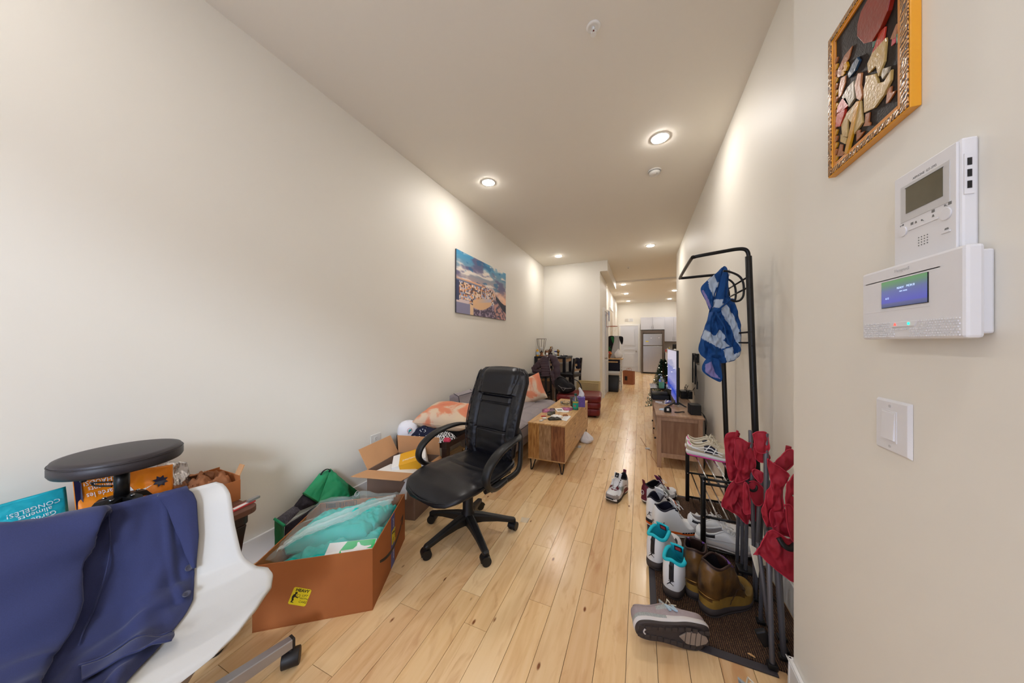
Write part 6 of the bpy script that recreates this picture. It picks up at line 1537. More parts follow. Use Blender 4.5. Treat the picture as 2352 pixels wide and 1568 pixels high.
# sleeve lying across the photo's left part, cuff towards the seat front
def sleeve(path, name, wr, seed):
    P = spl(path, 8); n = len(P); rings = []
    for i, p in enumerate(P):
        t = i/(n-1); d = (P[min(i+1, n-1)]-P[max(i-1, 0)]).normalized(); side = (WS-d*WS.dot(d)).normalized(); up = side.cross(d).normalized()
        w = interp(wr, t); h = .024-.006*t; rg = []
        for k in range(40):
            a = 2*PI*k/40; c, s = math.cos(a), math.sin(a)
            q = 1+.10*nz(t*9+c, s*1.5, seed)+.05*nz(t*22, c*3+s*2, seed+3)
            rg.append(p+side*w*c*q+up*h*math.copysign(abs(s)**.8, s)*q+up*.005*math.sin(t*34+c*2))
        rings.append(rg)
    g = G(); g.loft(rings, 0, False); o = g.build(name, 'navy_cloth', jk, solid=.003, off=-1)
    return P
def J(t, v, o): return tuple(jsurf(t, v, o))
sleeve([J(-.14, -.80, .030), J(0, -.84, .034), J(.10, -.86, .036), J(.30, -.86, .040), J(.50, -.80, .042), J(.68, -.78, .040), J(.84, -.86, .040)], 'sleeve', [(0, .10), (.3, .115), (.6, .105), (1, .085)], 3)
sleeve([J(.80, -.95, .050), J(.90, -.92, .044), J(.99, -.80, .030)], 'cuff', [(0, .070), (1, .066)], 9)
G().tube([jsurf(-.02+.5*i/20, -.28+.06*math.sin(i/4), .020+fold(-.02+.5*i/20, -.28)) for i in range(21)], .0016, 6).build('shoulder_seam', 'navy_cloth', jk)

# ================================================================ LOW TABLE against the wall, with stool, bags and box
lt = thing('low_table', 'dark worn wooden table with a rounded corner behind the white chair', 'table', (-1.90, .35, 0))
def rc(x0, y0, x1, y1, r):
    return [(x0, y0), (x1-r, y0)]+[(x1-r+r*math.sin(a), y0+r-r*math.cos(a)) for a in [k*PI/12 for k in range(1, 7)]]+[(x1-r+r*math.cos(a), y1-r+r*math.sin(a)) for a in [k*PI/12 for k in range(0, 7)]]+[(x0, y1)]
for k, (a, b) in enumerate([(-.185, -.06), (-.0588, .065), (.0662, .185)]):
    poly = [(a, -.50), (b, -.50), (b, .505), (a, .505)] if k < 2 else rc(a, -.50, b, .52, .045)
    G().prism(poly, .478, .505).build('top_board', 'walnut', lt, bevel=.003)
G().prism(rc(-.16, -.48, .165, .49, .03), .43, .477).build('apron', 'dark_wood', lt, bevel=.004)
for sx, sy in ((-1, -1), (1, -1), (-1, 1), (1, 1)):
    x, y = sx*.13, .0+sy*.44; G().loft([[(x+a*w, y+b*w, z) for a, b in ((-1, -1), (1, -1), (1, 1), (-1, 1))] for z, w in ((0, .016), (.30, .022), (.38, .030), (.43, .036))], 0, True, False).build('leg', 'dark_wood', lt, bevel=.006)
st_ = thing('round_stool', 'round black padded stool seat on a short post, standing on the low table', 'stool', (-1.84, .474, .5055))
G().lathe([(.02, .322), (.138, .323), (.157, .328), (.1615, .336), (.1615, .356), (.158, .363), (.1585, .367), (.155, .374), (.138, .3775), (.005, .3785)], 56).build('seat_cushion', 'stool_leather', st_)
G().tube([(.1605*math.cos(k*PI/28), .1605*math.sin(k*PI/28), .364) for k in range(56)], .0016, 6, closed=True).build('piping', 'stool_leather', st_)
G().lathe([(.03, .310), (.055, .314), (.055, .3225)], 24).build('mount_plate', 'black_metal', st_)
G().lathe([(.020, .19), (.020, .312)], 24).build('post', 'black_metal', st_)
for a in range(5):
    an = a*2*PI/5+.4; d = V((math.cos(an), math.sin(an), 0)); n = V((-d.y, d.x, 0))
    G().loft([[d*r+n*w+V((0, 0, z+h)), d*r-n*w+V((0, 0, z+h)), d*r-n*w+V((0, 0, z-h)), d*r+n*w+V((0, 0, z-h))] for r, w, z, h in ((.018, .018, .196, .012), (.06, .016, .19, .010), (.10, .012, .13, .009), (.115, .011, .004, .004))], 0, True, False).build('stool_leg', 'black_metal', st_, bevel=.002)
    G().at((d.x*.042, d.y*.042, .205)).lathe([(.006, 0), (.005, .004), (.001, .005)], 14).build('bolt_head', 'chrome', st_)
G().tube(spl([(-.015, -.02, .262), (-.07, -.05, .262), (-.085, -.05, .256), (-.07, -.045, .248), (-.015, -.02, .246)], 4), .0032, 8).build('height_lever', 'black_metal', st_)
G().box((-.055, -.085, .280), (-.040, -.070, .300), bev=.003).build('seat_clip', 'black_plastic', st_)

def bagface(name, lab, C4, m, th, seed, logo_fn=None, amp=.014):
    """upright crumpled foil bag standing on the table; C4 = bottom-left, bottom-right, top-right, top-left (world)"""
    t = thing(name, lab, 'bag', tuple(V(C4[0])*.5+V(C4[1])*.5)); o = V(t.location); P = [V(p)-o for p in C4]; n = (P[1]-P[0]).cross(P[3]-P[0]).normalized()
    def f(sd):
        def q(u, v):
            p = (P[0]*(1-u)+P[1]*u)*(1-v)+(P[3]*(1-u)+P[2]*u)*v; e = (math.sin(PI*u)**.5)*(1-v**3)*(.35+.65*math.sin(PI*min(1, v+.25))**.5)
            return p+n*sd*(th*e)+n*amp*(nz(u*4, v*4, seed)+.5*nz(u*10, v*10, seed))*(.3+.7*math.sin(PI*u))*(1-v*.5)
        return q
    g = G(); g.grid(f(1), 36, 30); g.grid(f(-1), 36, 30)
    g.build('bag_body', m, t)
    if logo_fn: logo_fn(t, f(1), n)
    return t
def onface(t, fn, n, u0, v0, du, polys, m, name, off=.003, asp=1.0):
    """lays flat outlines (in face units) on the bag face"""
    g = G()
    for poly in polys:
        g.raw([fn(max(0, min(1, u0+x*du)), max(0, min(1, v0+y*du*asp)))+n*off for x, y in poly], [list(range(len(poly)))], 0)
    o = g.build(name, m, t, fix=False, solid=.0006); o['kind'] = 'stuff'; return o
def wraptext(t, fn, n, s, size, u0, v0, m, name, flip=True, asp=1.0, off=.004, bold=.0, ang=0):
    cu = bpy.data.curves.new('t', 'FONT'); cu.body = s; cu.size = size; cu.align_x = 'CENTER'; cu.align_y = 'CENTER'; cu.resolution_u = 2; cu.offset = bold; cu.space_line = .9
    o = bpy.data.objects.new('t', cu); me = o.to_mesh(); vs = []
    for v in me.vertices:
        x, y = v.co.x, v.co.y
        if flip: x, y = -x, -y
        x, y = x*math.cos(ang)-y*math.sin(ang), x*math.sin(ang)+y*math.cos(ang)
        vs.append(fn(max(0, min(1, u0+x)), max(0, min(1, v0+y*asp)))+n*off)
    fs = [list(p.vertices) for p in me.polygons]; o.to_mesh_clear(); bpy.data.objects.remove(o); bpy.data.curves.remove(cu)
    r = G().raw(vs, fs, 0).build(name, m, t, weld=False, fix=False); r['kind'] = 'stuff'; return r
BURST = [(.20, .0), (.62, .12), (.40, .30), (.98, .62), (.34, .46), (.22, .80), (.02, .48), (-.30, .72), (-.26, .36), (-.70, .30), (-.38, .08), (-.60, -.2), (0, -.1)]
mat('sticker_white', (232, 236, 240), .35); mat('band_navy', (24, 24, 60), .35)
def lg1(t, fn, n):
    wraptext(t, fn, n, 'Garde les\naliments\nCONGELÉS!', .060, .80, .76, 'sticker_white', 'print', ang=R(4), asp=1.3)
    onface(t, fn, n, .93, .52, .16, [BURST], 'sticker_white', 'burst_print')
    wraptext(t, fn, n, 'FROID', .09, .55, .30, 'sticker_white', 'print', ang=R(4), asp=1.3)
def lg2(t, fn, n):
    wraptext(t, fn, n, 'Garde les\naliments\nCHAUDS!', .075, .24, .84, 'sticker_white', 'print', ang=R(2), asp=1.3)
    onface(t, fn, n, .44, .52, .30, [BURST], 'sticker_white', 'burst_print')
    wraptext(t, fn, n, 'CHAUD', .12, .46, .60, 'orange_bag', 'print', ang=R(3), off=.007, asp=1.3)
    onface(t, fn, n, .035, .5, 1, [[(-.03, -.48), (.035, -.48), (.03, .48), (-.03, .48)]], 'band_navy', 'seal_band')
    onface(t, fn, n, .84, .74, .10, [[(math.cos(a)*(1 if k % 2 else .62), math.sin(a)*(1 if k % 2 else .62)) for k, a in enumerate([i*PI/8 for i in range(16)])]], 'band_navy', 'sun_print')
bagface('insulated_bag', 'turquoise foil cold-keeping bag with upside-down white lettering', [(-1.93, .03, .51), (-1.93, .385, .51), (-1.965, .375, .765), (-1.965, .05, .75)], 'teal_bag', .05, 3, lg1)
bagface('insulated_bag', 'orange foil heat-keeping bag with upside-down white lettering behind the stool', [(-1.94, .40, .51), (-1.94, .645, .51), (-1.97, .655, .742), (-1.97, .39, .782)], 'orange_bag', .045, 7, lg2)
bagface('foil_bag', 'crumpled silver foil bag right of the orange bag', [(-1.98, .60, .51), (-1.98, .74, .51), (-2.02, .72, .72), (-2.02, .62, .76)], 'foil', .030, 12, amp=.020)
bxp = thing('paper_box', 'low open carton of crumpled brown packing paper at the end of the low table', 'cardboard box', (-1.965, .735, .5055))
for a, b in (((-.10, -.12, 0), (.10, .125, .004)), ((-.10, -.12, .004), (-.096, .125, .13)), ((.096, -.12, .004), (.10, .125, .10)), ((-.096, -.12, .004), (.096, -.116, .12)), ((-.096, .121, .004), (.096, .125, .12))):
    G().box(a, b).build('side_wall' if b[2] > .01 else 'bottom', 'card', bxp)
G().mx(Matrix.Translation((0, .123, .12)) @ Euler((R(-24), 0, 0)).to_matrix().to_4x4()).prism([(.055, -.002), (.096, -.002), (.096, .002), (.055, .002)], 0, .05).build('raised_flap', 'card_in', bxp)
pp = thing('packing_paper', 'crumpled brown packing paper filling the low carton', 'paper', (-1.965, .735, .5105))
def crum(u, v):
    a, b = u*2-1, v*2-1; e = (max(0, 1-a**6)*max(0, 1-b**6))**.4
    return (a*.092, b*.113, .03+e*(.085+.045*nz(u*5, v*6, 2)+.035*abs(nz(u*11, v*12, 6))))
g = G(); g.grid(crum, 40, 46); g.grid(lambda u, v: ((u*2-1)*.092, (v*2-1)*.113, 0), 2, 2); g.build('paper_wad', 'kraft', pp, fix=False)
for k, (x, y, z, a, b) in enumerate([(.02, -.07, .115, 40, 20), (-.03, .03, .12, -35, 60), (.05, .05, .105, 25, 130)]):
    G().mx(Matrix.Translation((x, y, z)) @ Euler((R(a), R(10), R(b))).to_matrix().to_4x4()).grid(lambda u, v: ((u-.5)*.09, (v-.5)*.06+.01*math.sin(u*6), .016*math.sin(v*5+u*2)), 12, 8).build('paper_fold', 'kraft', pp, solid=.0008)
pc = thing('pocket_cutter', 'red and white box cutter lying on the rounded end of the low table', 'knife', (-1.775, .825, .5055), R(100))
G().box((-.05, -.016, 0), (.05, .016, .006)).build('card_back', 'red_ink', pc); G().box((-.04, -.010, .006), (.03, .008, .0075)).build('white_stripe', 'paper', pc)
G().box((.02, -.013, .006), (.075, .006, .018), bev=.002).build('handle', 'grey_metal', pc)
# ================================================================ SIDE TABLE with cap, scarves, cushion
sd = thing('side_table', 'square dark brown side table between the open carton and the sofa', 'table', (-1.78, 2.39, 0))
G().box((-.275, -.275, .40), (.275, .275, .45)).build('top', 'dark_wood', sd, bevel=.002)
for sx in (-1, 1):
    for sy in (-1, 1): G().box((min(sx*.275, sx*.225), min(sy*.275, sy*.225), 0), (max(sx*.275, sx*.225), max(sy*.275, sy*.225), .40)).build('leg', 'dark_wood', sd, bevel=.001)
ZD = .4505
cp = thing('baseball_cap', 'white baseball cap with a round red and teal emblem on the side table', 'cap', (-1.965, 2.165, ZD), R(42))
prof = [(0.088, .0), (.092, .02), (.091, .055), (.082, .090), (.060, .115), (.030, .127), (.004, .130)]
g = G(); g.lathe(prof, 40, caps=False); g.build('crown', 'cap_white', cp, solid=.002, fix=True)
G().lathe([(.008, .128), (.007, .133), (.001, .135)], 14).build('top_button', 'cap_white', cp)
for k in range(3):
    a = k*PI/3+.5; G().tube([(r*math.cos(a+b), r*math.sin(a+b), z+.001) for b, rr in ((0, prof), (PI, prof[::-1])) for r, z in rr], .0012, 6).build('panel_seam', 'cap_white', cp)
G().grid(lambda u, v: ((.088+.07*v*math.cos((u-.5)*2.2))*math.sin((u-.5)*1.9), (.088+.07*v*math.cos((u-.5)*2.2))*math.cos((u-.5)*1.9), .006-.012*v*v+.004), 16, 8).build('brim', 'cap_white', cp, solid=.003)
ME = Matrix.Translation((.015, -.0905, .062)) @ Euler((R(74), 0, R(9))).to_matrix().to_4x4()
g = G().mx(ME); g.tube([(.021*math.cos(k*.262), .021*math.sin(k*.262), .003) for k in range(24)], .0014, 6, closed=True); g.build('emblem_ring', 'red_ink', cp)
G().mx(ME).prism([(-.020,-.022),(-.012,-.018),(-.010,-.006),(-.014,0),(-.006,.004),(-.004,.012),(.004,.008),(.012,.014),(.017,.010),(.012,.002),(.016,-.004),(.004,-.006),(-.004,-.012),(-.008,-.020),(-.014,-.026)], .001, .0034).build('emblem_fish', 'teal_ink', cp)
def cushion(name, lab, c, w, l, h, rot, m, seed, cat='cushion', group=None):
    def f(sd):
        def q(u, v):
            a, b = u*2-1, v*2-1; e = (max(0, 1-a**4)*max(0, 1-b**4))**.55
            px = a*(1-.07*(1-abs(b)**2)*abs(a)**3-.0); py = b*(1-.07*(1-abs(a)**2)*abs(b)**3)
            return (px*w/2, py*l/2, sd*h/2*e*(1+.12*nz(u*3, v*3, seed))+.006*nz(u*6, v*6, seed+2))
        return q
    t = thing(name, lab, cat, c, rot=rot, group=group)
    g = G(); g.grid(f(1), 26, 26); g.grid(f(-1), 26, 26); g.build('cover', m, t)
    e = f(0); P = [e(i/10, 0) for i in range(10)]+[e(1, i/10) for i in range(10)]+[e(1-i/10, 1) for i in range(10)]+[e(0, 1-i/10) for i in range(10)]
    G().tube(P, .003, 6, closed=True).build('seam', m, t)
    return t
cushion('ikat_cushion', 'orange and cream patterned cushion lying on the cloths on the side table', (-1.725, 2.47, ZD+.135), .52, .52, .17, (R(7), R(3), R(12)), 'ikat', 3, group='orange and cream cushions')
pouch('printed_cloth', 'black cloth with small white print bunched between the cap and the cushion', -1.78, 2.21, R(10), .28, .16, .085, 'navy_print', 31, ZD)
pouch('checked_cloth', 'black and white woven check cloth at the front of the side table', -1.60, 2.20, R(-20), .16, .18, .06, 'check_cloth', 33, ZD)
pouch('black_bundle', 'dark bundle of clothes under the orange cushion', -1.76, 2.46, R(0), .46, .36, .075, 'black_cloth', 35, ZD)
pouch('pink_scrunchie', 'pink hair scrunchie on the front edge of the side table', -1.535, 2.155, R(20), .07, .05, .03, 'pink_cloth', 37, ZD)
t = thing('gold_vase', 'tall narrow brass-coloured vase on the floor under the side table', 'vase', (-1.66, 2.66, 0))
G().lathe([(.035, 0), (.038, .02), (.038, .18), (.034, .20), (.030, .20), (.032, .02), (.001, .02)], 24).build('body', 'brushed_gold', t)

# ================================================================ SOFA
sf = thing('sofa', 'low grey upholstered sofa bed along the left wall, behind the office chair', 'sofa', (-2.0, 3.68, 0))
y0, y1, x1 = -.86, .87, .83       # local: x from the wall side
def pad(x0, x1_, y0_, y1_, z0_, z1_, m='sofa_grey', r=.03, name='seat_pad'):
    return G().box((x0, y0_, z0_), (x1_, y1_, z1_)).build(name, m, sf, bevel=r)
pad(.16, .80, y0+.02, y1-.02, .14, .27, 'sofa_grey', .012, 'base_frame')
# tufted seat pads: 3 x 4 squares as one soft slab with stitched channels
def seat(u, v):
    x = .12+(x1-.12)*u; y = y0+(y1-y0)*v; a = abs(u*3-round(u*3)); b = abs(v*5-round(v*5))
    e = min(u, 1-u)*8; e2 = min(v, 1-v)*14; z = .425-.028*math.exp(-(a/.030)**2)*(0.02 < u < .98)-.024*math.exp(-(b/.05)**2)*(.02 < v < .98)
    z -= .05*(1-min(1, e)**.5)+.05*(1-min(1, e2)**.5); return (x, y, z+.004*nz(x*6, y*6))
g = G(); g.grid(seat, 60, 90)
g.grid(lambda u, v: tuple(V(seat(1, v))*(1-u)+V((x1, y0+(y1-y0)*v, .26))*u), 4, 90); g.grid(lambda u, v: tuple(V(seat(v, 0))*(1-u)+V((.12+(x1-.12)*v, y0, .26))*u), 4, 60); g.grid(lambda u, v: tuple(V(seat(v, 1))*(1-u)+V((.12+(x1-.12)*v, y1, .26))*u), 4, 60)
g.build('seat_pad', 'sofa_grey', sf)
G().tube([(x1, y0+.01, .372), (x1+.001, 0, .372), (x1, y1-.01, .372)], .004, 8).build('piping', 'sofa_dark', sf)
G().tube([(.12, y0, .372), (.5, y0-.001, .372), (x1, y0, .372)], .004, 8).build('piping', 'sofa_dark', sf)
def back(y, inset=0):   # leaning back cross-section in x,z
    return [(.02+inset*.5, y, .36), (.20-inset*.3, y, .40), (.14-inset, y, .70-inset), (.085, y, .728-inset), (.02+inset*.5, y, .70-inset)]
g = G(); rings = []
for t, k in ((0, .03), (.004, .0), (.996, 0), (1, .03)): rings.append(back(y0+.01+(y1-y0-.02)*t, k))
g.loft(rings, 0, True, False); g.build('backrest', 'sofa_grey', sf, bevel=.012)
for k in range(1, 5):
    y = y0+(y1-y0)*k/5; G().tube([(.205, y, .41), (.17, y, .55), (.145, y, .69), (.09, y, .731)], .003, 6).build('channel', 'sofa_dark', sf)
G().tube([(.148, y0+.02, .705), (.148, y1-.02, .705)], .004, 8).build('piping', 'sofa_dark', sf)
G().tube([(.205, y0+.008, .41), (.146, y0+.008, .70), (.085, y0+.008, .728)], .0045, 8).build('piping', 'sofa_dark', sf)
for x in (.20, .72):
    for y in (y0+.12, y1-.12): G().cyl((x, y, 0), (x, y, .14), .018, 16, r2=.024).build('leg', 'black_plastic', sf)
cushion('ikat_cushion', 'orange and cream patterned cushion standing at the far end of the sofa', (-1.52, 4.26, .590), .41, .41, .17, (R(68), R(-22), R(14)), 'ikat', 8, group='orange and cream cushions')
cushion('grey_cushion', 'pale grey cushion leaning on the sofa back behind the office chair', (-1.84, 3.92, .665), .46, .46, .15, (R(72), R(8), R(60)), 'sofa_light', 12)
# ================================================================ RED LEATHER OTTOMAN, BACKPACK, BASKET
ot = thing('leather_ottoman', 'oxblood red leather ottoman with three stacked rolls, beyond the coffee table', 'ottoman', (-1.03, 5.57, 0), R(6))
for k, (za, zb) in enumerate(((.03, .155), (.155, .265), (.265, .375))):
    w, l = .37+.008*k, .31+.008*k; rings = []
    for j in range(9):
        a = j/8*PI; z = (za+zb)/2-(zb-za)/2*math.cos(a); q = math.sin(a)**.5; r_ = .03*(1-q)
        rings.append([(x*(w-r_)/w, y*(l-r_)/l, z+(.012*(1-(x/w)**2)*(1-(y/l)**2) if k == 2 and j > 6 else 0)) for x, y in rrect(w*2, l*2, .07, 6)])
    G().loft(rings).build('cushion_roll', 'oxblood', ot)
for k, (za, zb) in enumerate(((.03, .155), (.155, .265), (.265, .375))):
    for s_ in (-1, 1): G().tube([(s_*.20, -.315-.008*k, za+.012), (s_*.20, -.322-.008*k, (za+zb)/2), (s_*.20, -.315-.008*k, zb-.012)], .003, 6).build('stitch_seam', 'oxblood', ot)
for sx in (-1, 1):
    for sy in (-1, 1): G().cyl((sx*.28, sy*.22, 0), (sx*.28, sy*.22, .035), .022, 14).build('foot', 'black_plastic', ot)
bp_ = thing('backpack', 'black backpack with dangling straps on the left part of the red ottoman', 'backpack', (-1.27, 5.42, .388), R(-12))
def bpk(u, v):
    a = u*2*PI; q = math.sin(PI*(.06+.88*v))**.45; r = 1+.10*nz(math.cos(a)*2, math.sin(a)*2+v*3, 4)
    return (.20*math.cos(a)*q*r, .13*math.sin(a)*q*r, .24*v*(1-.25*math.cos(a))+.0)
g = G(); g.grid(bpk, 40, 20); g.raw([bpk(i/40, 0) for i in range(40)], [list(range(40))]); g.raw([bpk(i/40, 1) for i in range(40)], [list(range(40))]); g.build('bag_body', 'black_cloth', bp_)
def bpk2(u, v): p = bpk(u, v); return (p[0]*.6+.02, p[1]*.5-.10, p[2]*.55+.02)
g = G(); g.grid(bpk2, 30, 14); g.build('front_pocket', 'black_cloth', bp_)
G().tube(spl([(.10, -.02, .20), (.20, -.03, .25), (.30, -.04, .20), (.34, -.05, .10), (.33, -.08, .02)], 6), .016, 8, flat=.4).build('shoulder_strap', 'black_cloth', bp_)
G().tube(spl([(-.16, .0, .12), (-.10, -.08, .26), (.02, -.10, .27), (.10, -.08, .20)], 6), .014, 8, flat=.4).build('shoulder_strap', 'black_cloth', bp_)
G().tube(spl([(.0, -.15, .10), (-.03, -.19, .04), (-.05, -.205, -.06)], 5), .010, 6, flat=.3).build('loose_strap', 'black_cloth', bp_)
G().tube([(-.06, -.145, .14), (.0, -.162, .11), (.10, -.150, .10), (.19, -.12, .105)], .004, 6).build('zip', 'grey_metal', bp_)
G().tube([(.0, -.165, .11), (.05, -.168, .055), (.09, -.16, .10)], .003, 6).build('zip_cord', 'grey_metal', bp_)
bk = thing('wicker_basket', 'tan woven storage basket standing behind the red ottoman', 'basket', (-.955, 6.13, 0))
for (a, b) in (((-.21, -.15, 0), (.21, -.142, .505)), ((-.21, .142, 0), (.21, .15, .505)), ((-.21, -.142, 0), (-.202, .142, .505)), ((.202, -.142, 0), (.21, .142, .505)), ((-.202, -.142, 0), (.202, .142, .008))):
    G().box(a, b).build('woven_side' if b[2] > .01 else 'bottom', 'wicker', bk)
g = G()
for j in range(24):
    for i in range(20): x = -.205+i*.0212+(.0106 if j % 2 else 0); g.ball((x, -.152, .012+j*.0208), (.011, .005, .0075), 6)
g.build('weave', 'wicker_light', bk)['kind'] = 'stuff'
g = G()
for j in range(24):
    for i in range(14): y = -.14+i*.0212+(.0106 if j % 2 else 0); g.ball((.212, y, .012+j*.0208), (.005, .011, .0075), 6)
g.build('weave', 'wicker_light', bk)['kind'] = 'stuff'
G().tube([(-.21, -.15, .508), (.21, -.15, .508), (.21, .15, .508), (-.21, .15, .508)], .008, 8, closed=True).build('rim', 'wicker', bk)

# ================================================================ DINING CORNER
dt = thing('pub_table', 'tall black and wood dining table in the alcove corner', 'table', (-1.77, 6.44, 0))
G().box((-.32, -.33, .965), (.36, .33, 1.0)).build('top', 'black_wood', dt, bevel=.002)
for sx, sy in ((-.31, -.32), (.29, -.32), (-.31, .26), (.29, .26)): G().box((sx, sy, 0), (sx+.06, sy+.06, .965)).build('leg', 'black_wood', dt, bevel=.001)
for a, b in (((-.25, -.312, .885), (.29, -.295, .955)), ((-.25, .295, .885), (.29, .312, .955)), ((-.30, -.26, .885), (-.283, .26, .955)), ((.325, -.26, .885), (.342, .26, .955))): G().box(a, b).build('apron', 'board_pale', dt)
def bar_chair(lab, x, y, deg, cushion_m='black_leather'):
    c = thing('bar_chair', lab, 'chair', (x, y, 0), R(deg), group='black counter chairs at the pub table')
    # local: seat 0.42 square, back towards +x
    G().box((-.20, -.20, .60), (.20, .20, .635)).build('seat_frame', 'black_wood', c, bevel=.003)
    G().loft([[(x_*q, y_*q, z) for x_, y_ in rrect(.42, .42, .05, 5)] for z, q in ((.636, .98), (.650, 1.0), (.668, .97), (.676, .80))]).build('seat_cushion', cushion_m, c)
    for sy in (-1, 1):
        G().box((-.20, sy*.18-.02, 0), (-.16, sy*.18+.02, .60)).build('leg', 'black_wood', c, bevel=.002)
        G().loft([[(xx-.02, sy*.18-.02, z), (xx+.02, sy*.18-.02, z), (xx+.02, sy*.18+.02, z), (xx-.02, sy*.18+.02, z)] for xx, z in ((.20, 0), (.18, .35), (.18, .65), (.205, .98))], 0, True, False).build('back_post', 'black_wood', c, bevel=.002)
        G().box((-.16, sy*.18-.01, .20), (.17, sy*.18+.01, .235)).build('side_rung', 'black_wood', c)
    for z in (.72, .82, .92): G().box((.175+(z-.65)*.07, -.16, z), (.190+(z-.65)*.07, .16, z+.045)).build('back_slat', 'board_pale' if z < .9 else 'black_wood', c, bevel=.001)
    for xx in (-.18, .18): G().box((xx-.01, -.16, .28), (xx+.01, .16, .315)).build('cross_rung', 'black_wood', c)
    return c
bar_chair('black counter chair with the purple puffer jacket over its back, before the pub table', -1.875, 5.82, 0)
bar_chair('black ladder-back counter chair on the right side of the pub table', -1.375, 6.20, -12)
pj = thing('puffer_jacket', 'dark purple quilted puffer jacket hanging over the back of the counter chair', 'jacket', (-1.66, 5.76, 0))
def puff(path, ws, name, hs=.035, seed=1, nb=9):
    P = spl(path, 8); n = len(P); rings = []
    for i, p in enumerate(P):
        t = i/(n-1); d = (P[min(i+1, n-1)]-P[max(i-1, 0)]).normalized(); sdv = d.cross(V((0, 1, 0)));
        if sdv.length < .1: sdv = V((1, 0, 0))
        sdv.normalize(); up = sdv.cross(d).normalized(); b = .80+.20*abs(math.sin(t*PI*nb)); w = interp(ws, t)
        rings.append([p+(sdv*w*math.cos(a)+up*hs*math.copysign(abs(math.sin(a))**.7, math.sin(a)))*b*(1+.12*nz(t*6, math.cos(a), seed)) for a in [2*PI*k/24 for k in range(24)]])
    return G().loft(rings).build(name, 'purple_puffer', pj)
puff([(-.02, -.13, 1.015), (-.04, -.14, .95), (-.03, -.15, .85), (-.03, -.15, .74), (-.02, -.15, .64)], [(0, .06), (.3, .10), (1, .095)], 'body_panel', .04, 2)
puff([(.02, -.13, 1.02), (.12, -.14, .99), (.18, -.15, .88), (.20, -.16, .72), (.21, -.16, .58)], [(0, .05), (.3, .075), (1, .07)], 'right_panel', .035, 5, 5)
puff([(-.02, -.10, 1.01), (-.12, -.08, .93), (-.24, -.06, .82), (-.33, -.05, .755)], [(0, .05), (.5, .075), (1, .05)], 'left_sleeve', .05, 7, 6)
puff([(-.06, -.06, .74), (-.20, -.06, .73), (-.33, -.04, .735)], [(0, .05), (1, .04)], 'left_hem', .045, 9, 5)
puff([(.10, -.17, .76), (.13, -.18, .62), (.16, -.17, .50), (.20, -.16, .45)], [(0, .045), (1, .05)], 'right_sleeve', .035, 11, 6)
G().tube(spl([(.05, -.175, 1.0), (.06, -.195, .86), (.09, -.20, .72), (.10, -.20, .60)], 6), .004, 6).build('zip', 'grey_metal', pj)
dj = thing('dark_shirt', 'dark shirt folded over the top slat of the ladder-back chair', 'clothes', (-1.17, 6.16, 0))
clothlump([(-.06, .97), (.03, .975), (.05, .90), (.045, .78), (-.01, .76), (-.05, .80)], 0, .018, .010, 5, 'shirt_body', 'navy_dark', dj)
G().tube([(-.03, .01, .97), (-.035, .0, .85), (-.03, .005, .77)], .014, 8).build('hanging_sleeve', 'navy_dark', dj)
ZP = 1.0005
t = thing('wire_lamp', 'table lamp with a flared open wire cage shade and white bulb on the pub table', 'lamp', (-1.99, 6.30, ZP))
G().lathe([(.055, 0), (.052, .008), (.030, .030), (.026, .055), (.038, .075), (.030, .080)], 24).build('base', 'board_brown', t)
G().lathe([(.014, .08), (.014, .12)], 14).build('socket', 'black_metal', t)
G().ball((0, 0, .165), (.028, .028, .036), 16).build('bulb', 'paper', t)
for k in range(10):
    a = k*PI/5; G().tube([(r*math.cos(a), r*math.sin(a), z) for r, z in ((.036, .078), (.050, .12), (.085, .25), (.104, .375))], .0042, 6).build('cage_wire', 'cage_brown', t)
for r, z in ((.104, .376), (.040, .085)): G().tube([(r*math.cos(k*PI/12), r*math.sin(k*PI/12), z) for k in range(24)], .0048, 6, closed=True).build('cage_ring', 'cage_brown', t)
def bottle(lab, x, y, h, r, m, cap, z=ZP, lm=None):
    t = thing('bottle', lab, 'bottle', (x, y, z)); G().lathe([(r*.95, 0), (r, .005), (r, h*.68), (r*.5, h*.84), (r*.5, h*.88)], 20).build('bottle_body', m, t)
    G().lathe([(r*.55, h*.88), (r*.55, h)], 16).build('cap', cap, t)
    if lm: G().lathe([(r*1.02, h*.2), (r*1.02, h*.58)], 20, caps=False).build('paper_label', lm, t)
bottle('yellow bottle with a white cap left of the wire lamp', -2.058, 6.22, .17, .028, 'mustard', 'white_plastic', lm='pale_blue')
bottle('small bottle with a white label right of the wire lamp', -1.885, 6.36, .13, .024, 'board_brown', 'white_plastic', lm='paper')
t = thing('brown_bowl', 'round brown dried pod beside the wire lamp', 'ornament', (-1.925, 6.50, ZP)); G().ball((0, 0, .07), (.055, .05, .07), 16, nz=(.12, 3)).build('pod', 'boot_dark2', t)
t = thing('figurine', 'small brown and gold figurine on a dark stand at the middle of the table', 'figurine', (-1.85, 6.52, ZP))
G().lathe([(.05, 0), (.045, .06), (.03, .075)], 18).build('stand', 'dark_glass', t); G().ball((0, 0, .12), (.038, .03, .045), 14, nz=(.3, 5)).build('body', 'boot_dark2', t); G().ball((.005, 0, .185), (.020, .018, .024), 12).build('head', 'brushed_gold', t); G().tube([(.02, 0, .13), (.05, 0, .17), (.03, 0, .21)], .008, 8).build('raised_arm', 'boot_dark2', t)
t = thing('lidded_tub', 'white tub with a blue lid near the middle of the table', 'tub', (-1.735, 6.55, ZP)); G().lathe([(.030, 0), (.034, .085)], 20).build('tub', 'paper', t); G().lathe([(.037, .085), (.037, .105), (.034, .108)], 20).build('lid', 'tape_blue', t)
